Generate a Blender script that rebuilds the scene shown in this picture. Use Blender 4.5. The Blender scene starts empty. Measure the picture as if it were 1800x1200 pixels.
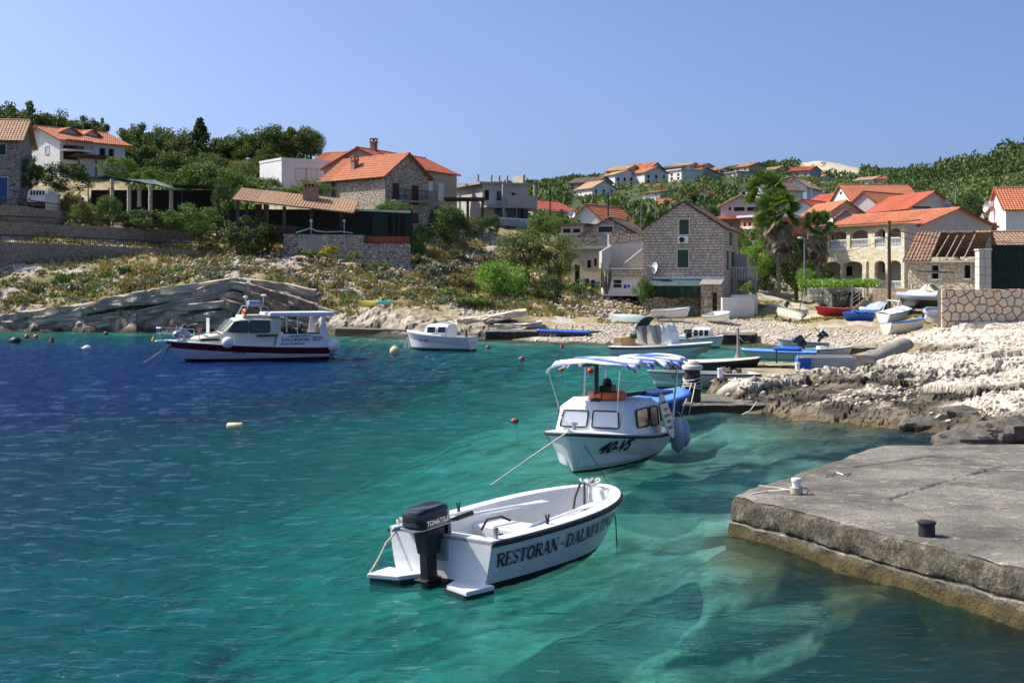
import bpy, bmesh, math, random
import numpy as np
from mathutils import Vector, Matrix

R = math.radians
SC = bpy.context.scene
COL = SC.collection

# ---------------------------------------------------------------- camera, sky, sun, exposure
FPX, EYE, HY, CX = 2300.0, 3.5, 492.0, 900.0        # focal length in photo pixels, eye height, horizon row
cam_d = bpy.data.cameras.new('camera')
cam = bpy.data.objects.new('camera', cam_d)
COL.objects.link(cam)
cam.location = (0, 0, EYE)
cam.rotation_euler = (R(90), 0, 0)
cam_d.sensor_width = 36.0
cam_d.lens = 36.0 * FPX / 1800.0
cam_d.shift_y = -(600.0 - HY) / 1800.0
cam_d.clip_start = 0.1
cam_d.clip_end = 5000
SC.camera = cam

SUN_AZ = Vector((-0.94, 0.34, 0)).normalized()
SUN_EL = R(48)
world = bpy.data.worlds.new('World')
SC.world = world
world.use_nodes = True
wn = world.node_tree
bg = wn.nodes['Background']
sky = wn.nodes.new('ShaderNodeTexSky')
sky.sky_type = 'NISHITA'
sky.sun_disc = False
sky.sun_elevation = SUN_EL
sky.sun_rotation = math.atan2(SUN_AZ.x, SUN_AZ.y)
sky.altitude = 0
sky.air_density = 0.5
sky.dust_density = 3.0
sky.ozone_density = 8.0
wn.links.new(sky.outputs[0], bg.inputs['Color'])
bg.inputs['Strength'].default_value = 0.148
sun_d = bpy.data.lights.new('sun', 'SUN')
sun_d.energy = 4.2
sun_d.angle = R(0.5)
sun_d.color = (1.0, 0.93, 0.82)
sun = bpy.data.objects.new('sun', sun_d)
COL.objects.link(sun)
sdir = Vector((SUN_AZ.x * math.cos(SUN_EL), SUN_AZ.y * math.cos(SUN_EL), math.sin(SUN_EL)))
sun.rotation_euler = sdir.to_track_quat('Z', 'Y').to_euler()
sun.location = (-30, 20, 60)
SC.view_settings.view_transform = 'Standard'
SC.view_settings.look = 'None'
SC.view_settings.gamma = 1.0
SC.view_settings.use_curve_mapping = False
SC.view_settings.exposure = 0.56
SC.render.engine = 'CYCLES'
SC.cycles.use_denoising = True
SC.cycles.max_bounces = 10
SC.cycles.diffuse_bounces = 3
SC.cycles.glossy_bounces = 3
SC.cycles.transmission_bounces = 4
SC.cycles.transparent_max_bounces = 12
SC.cycles.caustics_reflective = False
SC.cycles.caustics_refractive = False
SC.cycles.use_adaptive_sampling = True
SC.cycles.adaptive_threshold = 0.02

# ---------------------------------------------------------------- geometry helpers
def P(px, py, d):
    """point at depth d that projects to photo pixel (px, py)"""
    return Vector(((px - CX) * d / FPX, d, EYE - (py - HY) * d / FPX))
def G(px, py, z=0.0):
    return P(px, py, FPX * (EYE - z) / (py - HY))
def S(d):
    return FPX / d

class MB:
    """collects vertices and faces, then becomes one mesh object"""
    def __init__(s):
        s.v = []; s.f = []; s.sm = False
    def add(s, vs, fs):
        o = len(s.v)
        s.v.extend([tuple(v) for v in vs])
        s.f.extend([tuple(i + o for i in f) for f in fs])
        return s
    def box(s, x0, x1, y0, y1, z0, z1, M=None):
        vs = [Vector(p) for p in ((x0,y0,z0),(x1,y0,z0),(x1,y1,z0),(x0,y1,z0),(x0,y0,z1),(x1,y0,z1),(x1,y1,z1),(x0,y1,z1))]
        if M is not None: vs = [M @ v for v in vs]
        return s.add(vs, [(3,2,1,0),(4,5,6,7),(0,1,5,4),(1,2,6,5),(2,3,7,6),(3,0,4,7)])
    def cbox(s, c, size, M=None):
        return s.box(c[0]-size[0]/2, c[0]+size[0]/2, c[1]-size[1]/2, c[1]+size[1]/2, c[2]-size[2]/2, c[2]+size[2]/2, M)
    def prism(s, poly, off):
        """planar polygon (list of 3D) extruded by vector off"""
        n = len(poly); off = Vector(off)
        vs = [Vector(p) for p in poly] + [Vector(p) + off for p in poly]
        fs = [tuple(range(n))[::-1], tuple(range(n, 2*n))] + [(i, (i+1) % n, n + (i+1) % n, n + i) for i in range(n)]
        return s.add(vs, fs)
    def tube(s, pts, r, n=6, cap=True):
        pts = [Vector(p) for p in pts]
        rs = r if isinstance(r, (list, tuple)) else [r] * len(pts)
        rings = []; up = None
        for i, p in enumerate(pts):
            t = (pts[min(i+1, len(pts)-1)] - pts[max(i-1, 0)])
            if t.length < 1e-9: t = Vector((0, 0, 1))
            t.normalize()
            if up is None:
                a = Vector((0, 0, 1)) if abs(t.z) < .9 else Vector((1, 0, 0))
                up = t.cross(a).normalized()
            up = (up - t * up.dot(t))
            if up.length < 1e-6: up = t.cross(Vector((.3, .5, .8)))
            up.normalize()
            w = t.cross(up)
            rings.append([p + (up * math.cos(2*math.pi*k/n) + w * math.sin(2*math.pi*k/n)) * rs[i] for k in range(n)])
        vs = [v for ring in rings for v in ring]
        fs = []
        for i in range(len(pts)-1):
            for k in range(n):
                fs.append((i*n+k, i*n+(k+1) % n, (i+1)*n+(k+1) % n, (i+1)*n+k))
        if cap:
            fs.append(tuple(range(n))[::-1]); m = (len(pts)-1)*n
            fs.append(tuple(range(m, m+n)))
        return s.add(vs, fs)
    def lathe(s, prof, c=(0,0,0), n=14, M=None):
        """profile of (radius, z) turned about the vertical through c"""
        vs = []; fs = []; c = Vector(c)
        for r, z in prof:
            for k in range(n):
                a = 2*math.pi*k/n
                v = Vector((r*math.cos(a), r*math.sin(a), z))
                vs.append(c + (M @ v if M is not None else v))
        for i in range(len(prof)-1):
            for k in range(n):
                fs.append((i*n+k, i*n+(k+1) % n, (i+1)*n+(k+1) % n, (i+1)*n+k))
        fs.append(tuple(range(n))[::-1]); m = (len(prof)-1)*n
        fs.append(tuple(range(m, m+n)))
        return s.add(vs, fs)
    def ball(s, c, r, n=12, m=8, sc=(1,1,1), M=None):
        prof = [(max(1e-4, r*math.sin(math.pi*i/m)), -r*math.cos(math.pi*i/m)) for i in range(m+1)]
        S3 = Matrix.Diagonal(sc)
        return s.lathe(prof, c, n, (M.to_3x3() @ S3) if M is not None else S3)
    def grid(s, rows, closed=False):
        """rows: list of lists of points"""
        n = len(rows[0]); vs = [p for r in rows for p in r]; fs = []
        for i in range(len(rows)-1):
            for k in range(n if closed else n-1):
                fs.append((i*n+k, i*n+(k+1) % n, (i+1)*n+(k+1) % n, (i+1)*n+k))
        return s.add(vs, fs)
    def mesh(s, name):
        me = bpy.data.meshes.new(name)
        me.from_pydata(s.v, [], s.f)
        me.update()
        return me
    def build(s, name, mat, parent=None, smooth=False, bevel=0, loc=None, rz=0, fixn=True):
        me = s.mesh(name)
        if fixn:
            bm = bmesh.new(); bm.from_mesh(me)
            bmesh.ops.recalc_face_normals(bm, faces=bm.faces)
            bm.to_mesh(me); bm.free()
        if smooth:
            me.shade_smooth() if smooth is True else me.shade_auto(smooth) if hasattr(me, 'shade_auto') else me.shade_smooth()
            if smooth is not True:
                try: me.set_sharp_from_angle(angle=R(smooth))
                except Exception: pass
        o = bpy.data.objects.new(name, me)
        COL.objects.link(o)
        if mat is not None: me.materials.append(mat)
        if parent is not None: o.parent = parent
        if loc is not None: o.location = loc
        if rz: o.rotation_euler[2] = rz
        if bevel:
            b = o.modifiers.new('bevel', 'BEVEL'); b.width = bevel; b.segments = 2; b.limit_method = 'ANGLE'; b.angle_limit = R(35)
        return o

def tag(o, label=None, cat=None, group=None, kind=None):
    if label: o['label'] = label
    if cat: o['category'] = cat
    if group: o['group'] = group
    if kind: o['kind'] = kind
    return o
def thing(name, label, cat, loc=(0,0,0), rz=0, group=None):
    o = bpy.data.objects.new(name, None)
    o.empty_display_size = 0.3
    COL.objects.link(o)
    o.location = loc; o.rotation_euler = (0, 0, rz)
    return tag(o, label, cat, group)
def copy_tree(o, parent=None):
    c = o.copy(); COL.objects.link(c); c.parent = parent
    for ch in o.children: copy_tree(ch, c)
    return c

# ---------------------------------------------------------------- numpy noise
def _hash(ix, iy, seed):
    h = (ix.astype(np.int64) * 374761393 + iy.astype(np.int64) * 668265263 + seed * 982451653) & 0x7fffffff
    h = ((h ^ (h >> 13)) * 1274126177) & 0x7fffffff
    h = h ^ (h >> 16)
    return (h & 0xffff) / 65535.0
def vnoise(x, y, seed=0):
    x = np.asarray(x, float); y = np.asarray(y, float)
    ix = np.floor(x); iy = np.floor(y); fx = x - ix; fy = y - iy
    fx = fx*fx*fx*(fx*(fx*6-15)+10); fy = fy*fy*fy*(fy*(fy*6-15)+10)
    a = _hash(ix, iy, seed); b = _hash(ix+1, iy, seed); c = _hash(ix, iy+1, seed); d = _hash(ix+1, iy+1, seed)
    return (a*(1-fx)+b*fx)*(1-fy) + (c*(1-fx)+d*fx)*fy
def fbm(x, y, oct=4, seed=0, gain=.5):
    t = 0; amp = 1; tot = 0
    for i in range(oct):
        t = t + amp * vnoise(x*2**i, y*2**i, seed+i*17); tot += amp; amp *= gain
    return t / tot
def ridged(x, y, oct=4, seed=0):
    t = 0; amp = 1; tot = 0
    for i in range(oct):
        t = t + amp * (1 - np.abs(2*vnoise(x*2**i, y*2**i, seed+i*13) - 1)); tot += amp; amp *= .5
    return t / tot
def sstep(a, b, x):
    t = np.clip((x - a) / (b - a), 0, 1)
    return t*t*(3-2*t)

# ---------------------------------------------------------------- material helpers
def _nt(name):
    m = bpy.data.materials.new(name); m.use_nodes = True
    nt = m.node_tree
    return m, nt, nt.nodes['Principled BSDF']
def N(nt, typ, **kw):
    n = nt.nodes.new(typ)
    for k, v in kw.items():
        if hasattr(n, k): setattr(n, k, v)
    return n
def L(nt, a, b): nt.links.new(a, b)
def coords(nt, scale=(1,1,1), space='Object', rot=(0,0,0)):
    tc = N(nt, 'ShaderNodeTexCoord'); mp = N(nt, 'ShaderNodeMapping')
    L(nt, tc.outputs[space], mp.inputs['Vector'])
    mp.inputs['Scale'].default_value = scale
    mp.inputs['Rotation'].default_value = rot
    return mp.outputs[0]
def noise(nt, vec, scale, detail=4, rough=.55, dist=0):
    n = N(nt, 'ShaderNodeTexNoise'); L(nt, vec, n.inputs['Vector'])
    n.inputs['Scale'].default_value = scale; n.inputs['Detail'].default_value = detail
    n.inputs['Roughness'].default_value = rough; n.inputs['Distortion'].default_value = dist
    return n.outputs['Fac']
def ramp(nt, fac, stops, interp='LINEAR'):
    r = N(nt, 'ShaderNodeValToRGB'); L(nt, fac, r.inputs['Fac'])
    cr = r.color_ramp; cr.interpolation = interp
    while len(cr.elements) > 1: cr.elements.remove(cr.elements[-1])
    for i, (p, c) in enumerate(stops):
        e = cr.elements[0] if i == 0 else cr.elements.new(p)
        e.position = p
        e.color = (c, c, c, 1) if isinstance(c, (int, float)) else (*c, 1)
    return r.outputs['Color']
def mix(nt, a, b, fac, mode='MIX'):
    m = N(nt, 'ShaderNodeMix', data_type='RGBA', blend_type=mode)
    for k, v in ((0, fac), (6, a), (7, b)):
        sock = m.inputs[k]
        if isinstance(v, bpy.types.NodeSocket): L(nt, v, sock)
        elif k == 0: sock.default_value = v
        elif isinstance(v, (int, float)): sock.default_value = (v, v, v, 1)
        else: sock.default_value = (*v, 1)
    return m.outputs[2]
def bump(nt, h, strength=.3, dist=.02, bsdf=None):
    b = N(nt, 'ShaderNodeBump'); L(nt, h, b.inputs['Height'])
    b.inputs['Strength'].default_value = strength; b.inputs['Distance'].default_value = dist
    if bsdf is not None: L(nt, b.outputs[0], bsdf.inputs['Normal'])
    return b.outputs[0]
def math_n(nt, op, a, b=0.0):
    m = N(nt, 'ShaderNodeMath', operation=op)
    for s_, v in ((m.inputs[0], a), (m.inputs[1], b)):
        if isinstance(v, bpy.types.NodeSocket): L(nt, v, s_)
        else: s_.default_value = v
    return m.outputs[0]

_MC = {}
def plain(name, col, rough=.6, metal=0, var=.12, scale=4, bmp=0, dirt=0, dirt_col=(.09,.08,.06), spec=.5, coat=0):
    """painted, plastic or metal surface with uneven tone, a little dirt and relief"""
    if name in _MC: return _MC[name]
    m, nt, b = _nt(name)
    v = coords(nt)
    n1 = noise(nt, v, scale, 5, .6)
    dark = tuple(c*(1-var) for c in col); lite = tuple(min(1, c*(1+var*.6)) for c in col)
    c = ramp(nt, n1, [(.3, dark), (.7, lite)])
    if dirt:
        n2 = noise(nt, v, scale*2.7, 8, .7)
        c = mix(nt, c, dirt_col, ramp(nt, n2, [(.52, 0.0), (.78, dirt)]))
    L(nt, c, b.inputs['Base Color'])
    rr = noise(nt, v, scale*1.7, 3)
    L(nt, ramp(nt, rr, [(.3, max(.03, rough-.08)), (.7, min(1, rough+.1))]), b.inputs['Roughness'])
    b.inputs['Metallic'].default_value = metal
    b.inputs['Specular IOR Level'].default_value = spec
    if coat: b.inputs['Coat Weight'].default_value = coat
    if bmp: bump(nt, noise(nt, v, scale*6, 6, .65), bmp, .02, b)
    _MC[name] = m
    return m
# ---------------------------------------------------------------- terrain: one height field through surveyed ground points
CP = [  # (photo x, photo y, depth in metres)
 (560,586,85.6),(640,590,82),(700,594,79),(760,597,76.7),
 (850,596,77.4),(950,600,74.5),(1070,603,72.5),(1200,604,72),(1330,604,72),(1420,610,68.2),(1475,622,62),(1490,634,56.7),(1440,650,51),
 (1300,722,35.0),(1400,734,33.3),(1500,747,31.6),(1600,757,30.4),(1650,768,29.1),(1260,705,37.8),(1250,690,40.7),(1330,660,47.9),(1420,645,52.6),
 # left slope
 (-200,480,96),(0,480,96),(150,485,96),(300,478,96),(420,470,97),(380,448,104),(450,440,104),
 (520,470,97),(600,448,103),(600,490,94),(600,540,88),(660,515,90),(700,548,84),(740,500,95),(720,458,103),(800,470,105),(850,440,115),
 (800,545,86),(880,562,82.5),(950,548,87),(900,510,97),(1000,520,97),(1050,522,98),(1050,560,84),(950,577,81),(850,585,79),
 (1150,562,87),(1130,552,94),(1290,553,95),(1200,583,80.5),(1350,580,80),(1350,548,95),(1340,512,125),(1440,565,79),(1450,538,105),(1500,555,88),(1600,558,84),
 (1560,590,69),(1500,605,65),(1655,573,61.5),(1800,567,62.5),(1950,560,64),(2100,555,64),(1700,552,85),(1800,550,86),(2000,545,88),
 # right rocks
 (1540,625,57),(1600,622,52),(1700,612,52),(1800,600,52),(1950,592,52),(1540,660,45),(1600,682,40),(1700,690,38),(1800,692,37),(1950,680,37),(1700,650,44),(1800,645,44),(1950,635,44),
 (1480,690,38),(1400,695,38),(1350,707,36.8),(1440,672,42),(1500,715,35),(1600,722,33.5),(1700,735,30.5),(1800,745,28.5),(1700,772,25.2),(1800,762,26),(1950,745,26),(1950,800,22),
 # upper left
 (-100,440,99),(100,440,100),(250,442,102),(-100,398,104),(100,400,106),(250,405,110),(-100,362,109),(0,362,109),(300,395,114),(400,400,115),(550,402,112),(700,402,113),(150,302,140),(0,330,125),(300,305,150),(530,327,128),(450,335,140),
 (800,388,125),(900,402,125),(960,392,140),(700,345,140),(-200,250,180),(0,248,190),(150,255,190),(300,268,180),(500,290,170),(620,310,180),(760,332,175),(880,345,220),
 (-200,280,300),(0,290,300),(300,320,300),(600,340,320),
 # town and hills
 (1030,398,150),(1100,405,150),(1200,405,140),(1300,440,125),(1400,500,128),(1470,528,121),(1620,530,108),(1700,480,130),(1500,425,155),(1450,395,175),(1570,385,170),(1670,400,160),(1780,425,120),(1850,430,120),
 (1100,342,270),(1200,335,280),(1300,325,300),(1000,348,285),(920,352,290),(1050,325,330),(1120,318,340),(1200,318,345),(1300,305,370),(1400,312,400),
 (1420,316,430),(1450,300,520),(1450,283,610),(1400,289,620),(1500,303,540),(1525,318,470),(1350,295,660),(1280,305,680),(1560,335,400),(1600,320,560),(1535,303,640),(1640,330,340),(1700,306,315),(1750,292,300),(1800,270,290),(1900,240,290),(2050,225,285),
 (1700,385,205),(1800,372,205),(1950,360,205),(1650,372,230),
 (1100,345,600),(900,350,600),(1800,300,600),(1600,330,900),(1200,340,900),(800,350,900),(300,350,900),
]
SEA = [  # (X, Y, Z) of the sea bed
 (-6,8,-3.1),(0,8,-1.5),(3,9,-1.15),(6,9,-.75),(-3,14,-2.2),(0,14,-1.15),(2.5,14,-.85),(4.5,14,-.55),(-10,18,-3.7),(-5,20,-2.6),(0,20,-1.2),(2.5,20,-.85),(3.4,24,-.8),(6,26,-.55),(8,27.5,-.45),
 (-14,28,-4.1),(-6,30,-2.5),(0,28,-1.0),(3,30,-.8),(5,33,-.8),(-20,42,-4.8),(-8,44,-4.3),(0,42,-1.1),(5,42,-1.4),(10,45,-.9),(-25,58,-4.8),(-10,60,-4.2),(0,58,-2.2),(8,58,-1.4),(13,60,-.9),(17,57,-.5),
 (-34,74,-4.0),(-20,74,-3.6),(-6,68,-2.8),(3,67,-1.5),(10,67,-.8),(-30,82,-1.6),(-12,78,-1.0),(-24,85,-.55),(-5,74,-.9),(-36,84,-1.2),(-60,70,-4.5),(-40,40,-5),
 (4.6,20,-.6),(7.5,15,-.3),(9,18,-.3),(10,22,-.2),(2.95,17.95,-.20),(3.45,16.9,-.17),(3.95,15.8,-.15),(4.45,14.7,-.15),(4.95,13.6,-.15),(5.4,12.5,-.15),(5.95,11.3,-.15),(6.8,9.4,-.15),(3.3,15.2,-.42),(4.2,12.8,-.42),(2.3,17,-.6),(5.2,10.6,-.42),
]
def ledge_top(X): return max(.15, 1.05+.172*(X+36)) if X < -19 else 3.98-.17*(X+19)
for X_ in (-44,-40,-36,-33,-30,-27,-24,-21,-19,-17,-15):
    SEA.append((X_, 87.3, -.7)); SEA.append((X_, 88.2, -.35)); SEA.append((X_, 89.7, ledge_top(X_)-.25)); SEA.append((X_, 91.2, ledge_top(X_)+.1))
_pts = [P(*c) for c in CP] + [Vector(s) for s in SEA]
def _uv(x, y): return np.stack([x / y * 11.0, np.log(y) * 6.0], -1)
_A = _uv(np.array([p.x for p in _pts]), np.array([p.y for p in _pts]))
_Z = np.array([p.z for p in _pts])
_D = np.sqrt(((_A[:, None] - _A[None]) ** 2).sum(-1) + .004)
_n = len(_pts)
_K = np.zeros((_n+3, _n+3)); _K[:_n, :_n] = _D + np.eye(_n)*-.004; _K[:_n, _n] = 1; _K[:_n, _n+1:_n+2] = _A[:, :1]; _K[:_n, _n+2] = _A[:, 1]
_K[_n:, :_n] = _K[:_n, _n:].T
_W = np.linalg.solve(_K, np.concatenate([_Z, np.zeros(3)]))
def base_h(x, y):
    x = np.atleast_1d(np.asarray(x, float)); y = np.atleast_1d(np.asarray(y, float))
    sh = x.shape; q = _uv(x.ravel(), y.ravel()); out = np.empty(len(q))
    for i in range(0, len(q), 20000):
        qq = q[i:i+20000]
        d = np.sqrt(((qq[:, None] - _A[None]) ** 2).sum(-1) + .004)
        out[i:i+20000] = d @ _W[:_n] + _W[_n] + qq @ _W[_n+1:]
    return out.reshape(sh)
def masks(x, y, z):
    px = x / y * FPX + CX
    n = fbm(x*.25, y*.25, 3, 5) - .5
    rock_r = sstep(1180, 1260, px) * (1 - sstep(57, 66, y + n*12)) * sstep(-.6, -.1, z)
    rock_r = np.maximum(rock_r, sstep(1600, 1660, px) * (1 - sstep(62, 68, y)))
    rock_r = rock_r * sstep(20, 24, y)
    shore_l = (1 - sstep(840, 930, px)) * sstep(74, 78, y) * (1 - sstep(.9, 2.3, z + n*2.2)) * (1 - sstep(96, 100, y))
    beach = sstep(880, 980, px + n*60) * (1 - sstep(1560, 1640, px)) * sstep(60, 66, y) * (1 - sstep(.5, .95, z + n*.5)) * (1 - sstep(92, 96, y))
    hill = sstep(128, 150, y + n*20)
    return rock_r, shore_l, beach, hill
def cells(x, y, seed):
    """fractured plates: every cell has its own height and tilt; also the distance to the nearest joint"""
    ix = np.floor(x); iy = np.floor(y); b1 = np.full(np.shape(x), 1e9); b2 = b1.copy(); val = np.zeros(np.shape(x))
    for dx in (-1, 0, 1):
        for dy in (-1, 0, 1):
            cx = ix+dx; cy = iy+dy
            px_ = cx+.15+.7*_hash(cx, cy, seed); py_ = cy+.15+.7*_hash(cx, cy, seed+1)
            d = (x-px_)**2+(y-py_)**2
            h = (_hash(cx, cy, seed+2)-.5) + (x-px_)*(_hash(cx, cy, seed+3)-.5)*.9 + (y-py_)*(_hash(cx, cy, seed+4)-.5)*.9
            nw = d < b1
            b2 = np.where(nw, b1, np.minimum(b2, d)); val = np.where(nw, h, val); b1 = np.where(nw, d, b1)
    e = np.sqrt(b2)-np.sqrt(b1)
    return val*sstep(-.06, .15, e), e
def height(x, y):
    z = base_h(x, y)
    rk, sl, be, hi = masks(x, y, z)
    wx = x+(fbm(x*.5, y*.5, 2, 7)-.5)*1.2; wy = y+(fbm(x*.5, y*.5, 2, 9)-.5)*1.2
    u = wx*.8 + wy*.6; v = -wx*.6 + wy*.8           # beds run obliquely to the shore
    z = z + rk*.30*sstep(-.05, .12, z)*(1-sstep(44, 52, y))*sstep(29, 31.5, y)
    c1, e1 = cells(u*.26, v*.75, 11); c2, e2 = cells(u*.8, v*1.8, 23); c3, e3 = cells(wx*2.3, wy*2.3, 37)
    big = fbm(u*.16, v*.4, 3, 13) - .5
    crag = .30+.70*(1-sstep(.45, .75, z + (fbm(x*.6, y*.6, 2, 35)-.5)*.5))
    rough = big*.36 + c1*.30 - .22*(1-sstep(0, .06, e1)) + c2*.15*(.45+.55*crag) - .06*(1-sstep(0, .10, e2)) + crag*(c3*.13 + cells(wx*5.1, wy*5.1, 39)[0]*.08) + (fbm(x*6, y*6, 2, 33)-.5)*.04
    z = z + rk * rough * sstep(-.5, .25, z) * (.55 + .45*sstep(30, 40, y))
    z = z + sl * (c2*.35 + c3*.15)
    slope = (1-rk)*(1-sl)*(1-be)*(1-hi)*sstep(.4, 1.2, z)*sstep(60, 70, y)
    z = z + slope * ((fbm(x*.5, y*.5, 4, 51) - .5)*.7 + c3*.08)
    z = z + be * (c3*.04)
    z = z + hi * ((fbm(x*.05, y*.05, 4, 61) - .5)*3.0)*sstep(140, 220, y)
    z = z + sstep(.15, .5, -z) * (fbm(x*.7, y*.7, 3, 71) - .5)*.35 * (1-hi)
    return z
def gz(x, y): return float(height(np.array([x]), np.array([y]))[0])
def on_ground(px, d, dz=0.0):
    x = (px - CX) * d / FPX
    return Vector((x, d, gz(x, d) + dz))

yy = np.concatenate([np.exp(np.linspace(math.log(8.0), math.log(24.0), 90, endpoint=False)), np.linspace(24.0, 66.0, 300, endpoint=False), np.linspace(66.0, 112.0, 170, endpoint=False), np.exp(np.linspace(math.log(112.0), math.log(950.0), 130))])
NR, NC = len(yy), 560; tt = np.linspace(-.5, .5, NC)
GX = yy[:, None] * tt[None]; GY = np.repeat(yy[:, None], NC, 1)
GZ = height(GX, GY)
# real colour of the ground by what it is made of
rk, sl, be, hi = masks(GX, GY, GZ)
PXg = GX / GY * FPX + CX
n_a = fbm(GX*.35, GY*.35, 4, 81); n_b = fbm(GX*1.7, GY*1.7, 4, 91); n_c = fbm(GX*.12, GY*.12, 3, 95)
def C3(*c): return np.array(c)[None, None]
def mixc(a, b, m): return a*(1-m[..., None]) + b*m[..., None]
colr = mixc(C3(.34,.26,.13), C3(.17,.165,.065), sstep(.46, .64, n_a))          # dry grass and green grass
colr = mixc(colr, C3(.36,.30,.21), sstep(.58, .72, n_b)*.7)
colr = mixc(colr, C3(.50,.46,.40), sstep(.63, .70, fbm(GX*.6, GY*.6, 4, 99))*.8)   # stones showing
red = np.exp(-(((PXg-1110)/55)**2 + ((GY-93)/4.5)**2)) ; colr = mixc(colr, C3(.33,.15,.075), np.clip(red*1.4*sstep(.35,.6,n_b), 0, 1))
colr = mixc(colr, mixc(C3(.055,.075,.026), C3(.095,.11,.042), sstep(.45, .7, n_a)), hi)
quarry = sstep(1392, 1420, PXg + (n_c-.5)*40)*(1-sstep(1500, 1535, PXg))*sstep(425, 455, GY); colr = mixc(colr, C3(.55,.47,.33), quarry*sstep(.25,.4,n_a))
colr = mixc(colr, mixc(C3(.50,.43,.33), C3(.36,.29,.20), sstep(.4, .7, n_b)), be)
rockc = mixc(C3(.64,.575,.46), C3(.44,.38,.29), sstep(.48, .70, n_b)); rockc = mixc(rockc, C3(.70,.62,.50), sstep(.5,.7,n_a)*.6)
dk = (1-sstep(.40, .66, GZ + (n_a-.5)*.7 + (n_b-.5)*.3))
rockr = mixc(rockc, mixc(C3(.055,.046,.034), C3(.17,.14,.095), sstep(.4,.7,n_b)), dk)
rockr = mixc(rockr, C3(.13,.09,.035), (1-sstep(.02, .13, GZ + (n_b-.5)*.12))*.8)
colr = mixc(colr, rockr, np.clip(rk, 0, 1))
rockl = mixc(mixc(C3(.46,.40,.31), C3(.26,.21,.15), sstep(.4,.65,n_b)), C3(.05,.045,.04), 1-sstep(.2, .7, GZ+(n_a-.5)*.6)); colr = mixc(colr, rockl, np.clip(sl, 0, 1))
# paths trodden in the slope and the lane between the houses
def lane(pts, w, col, base):
    q = np.full(GX.shape, 1e9)
    pw = [P(*p) for p in pts]
    for a, b in zip(pw[:-1], pw[1:]):
        ax, ay, bx, by = a.x, a.y, b.x, b.y
        t = np.clip(((GX-ax)*(bx-ax)+(GY-ay)*(by-ay))/((bx-ax)**2+(by-ay)**2), 0, 1)
        q = np.minimum(q, np.hypot(GX-ax-t*(bx-ax), GY-ay-t*(by-ay)))
    return mixc(base, col, (1-sstep(w*.5, w, q + (n_b-.5)*w*.9)))
colr = lane([(640,470,99),(740,500,95),(860,520,93),(960,545,88),(1040,556,86),(1100,566,84)], 1.3, C3(.42,.32,.19), colr)
colr = lane([(1335,512,122),(1370,530,108),(1400,545,97),(1440,556,88),(1560,556,85)], 1.7, C3(.52,.45,.34), colr)
colr = lane([(370,440,106),(430,432,108),(520,448,103)], 2.6, C3(.42,.32,.19), colr)
# sea bed: pale sand with sea-grass beds and stones
def blob(x, y, rx, ry): return np.exp(-(((GX-x)/rx)**2 + ((GY-y)/ry)**2))
grassm = blob(-12,41,8,5)*1.3+blob(-5,50,6,6)*1.1+blob(-24,60,16,14)*1.3+blob(-19,52,13,9)+blob(-6,60,8,6)*1.0+blob(-16,66,16,6)+blob(-26,44,8,12)+blob(3,60,5,5)*.9
grassm = grassm + blob(3.6,15.6,.9,1.1)*1.0+blob(5.2,13.2,1.6,1.1)+blob(2.6,12.6,.9,.5)*.9+blob(4.6,11.4,1.5,.9)+blob(6.5,12.0,2,1.2)+blob(1.0,11.6,.7,.5)*.7
grassm = grassm + blob(5.6,23.2,1.8,.8)*1.0+blob(7.8,26.6,2.2,1.6)+blob(4.4,20.6,1.3,.7)*.9+blob(3.2,21.9,.9,.6)*.8+blob(9,28.5,2.5,1.3)+blob(-1.2,17.5,1.4,.9)*.75+blob(1.5,31,1.3,1.0)*.5
grassm = grassm + blob(6.3,27.3,3.6,1.7)*1.5+blob(8.8,28.6,2.4,1.2)*1.5+blob(3.1,21.6,1.5,.8)*1.2+blob(3.7,12.9,1.7,1.0)*2.4+blob(4.6,11.2,1.9,.9)*2.4+blob(2.9,15.6,.7,.5)*1.6+blob(2.0,11.2,.8,.4)*1.5+blob(2.1,14.9,.7,.35)*1.3
grassm = grassm + blob(-5,19,3.5,2.0)*.8+blob(-8,25,3,2)*.7+blob(-4,14.5,2.2,1.2)*.9+blob(-7,13,3,1.6)*.9
gr = sstep(.42, .66, grassm*.8 + (n_a-.5)*.9 + (n_b-.5)*.7 + (fbm(GX*1.6, GY*3.2, 4, 121)-.5)*1.5)
bed = mixc(C3(.88,.86,.68), C3(.60,.60,.42), sstep(.4, .65, n_b)); bed = mixc(bed, C3(.30,.31,.20), sstep(.52, .62, fbm(GX*1.3, GY*2.2, 4, 133))*.7); bed = mixc(bed, mixc(C3(.16,.13,.045), C3(.05,.05,.03), sstep(.42,.6,n_b)), sstep(-.6, -.25, GZ)*.92); bed = mixc(bed, C3(.016,.021,.024), gr*.97)
wet = 1 - sstep(-.06, .04, GZ)
colr = mixc(colr, bed, wet*(1-hi))
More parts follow.
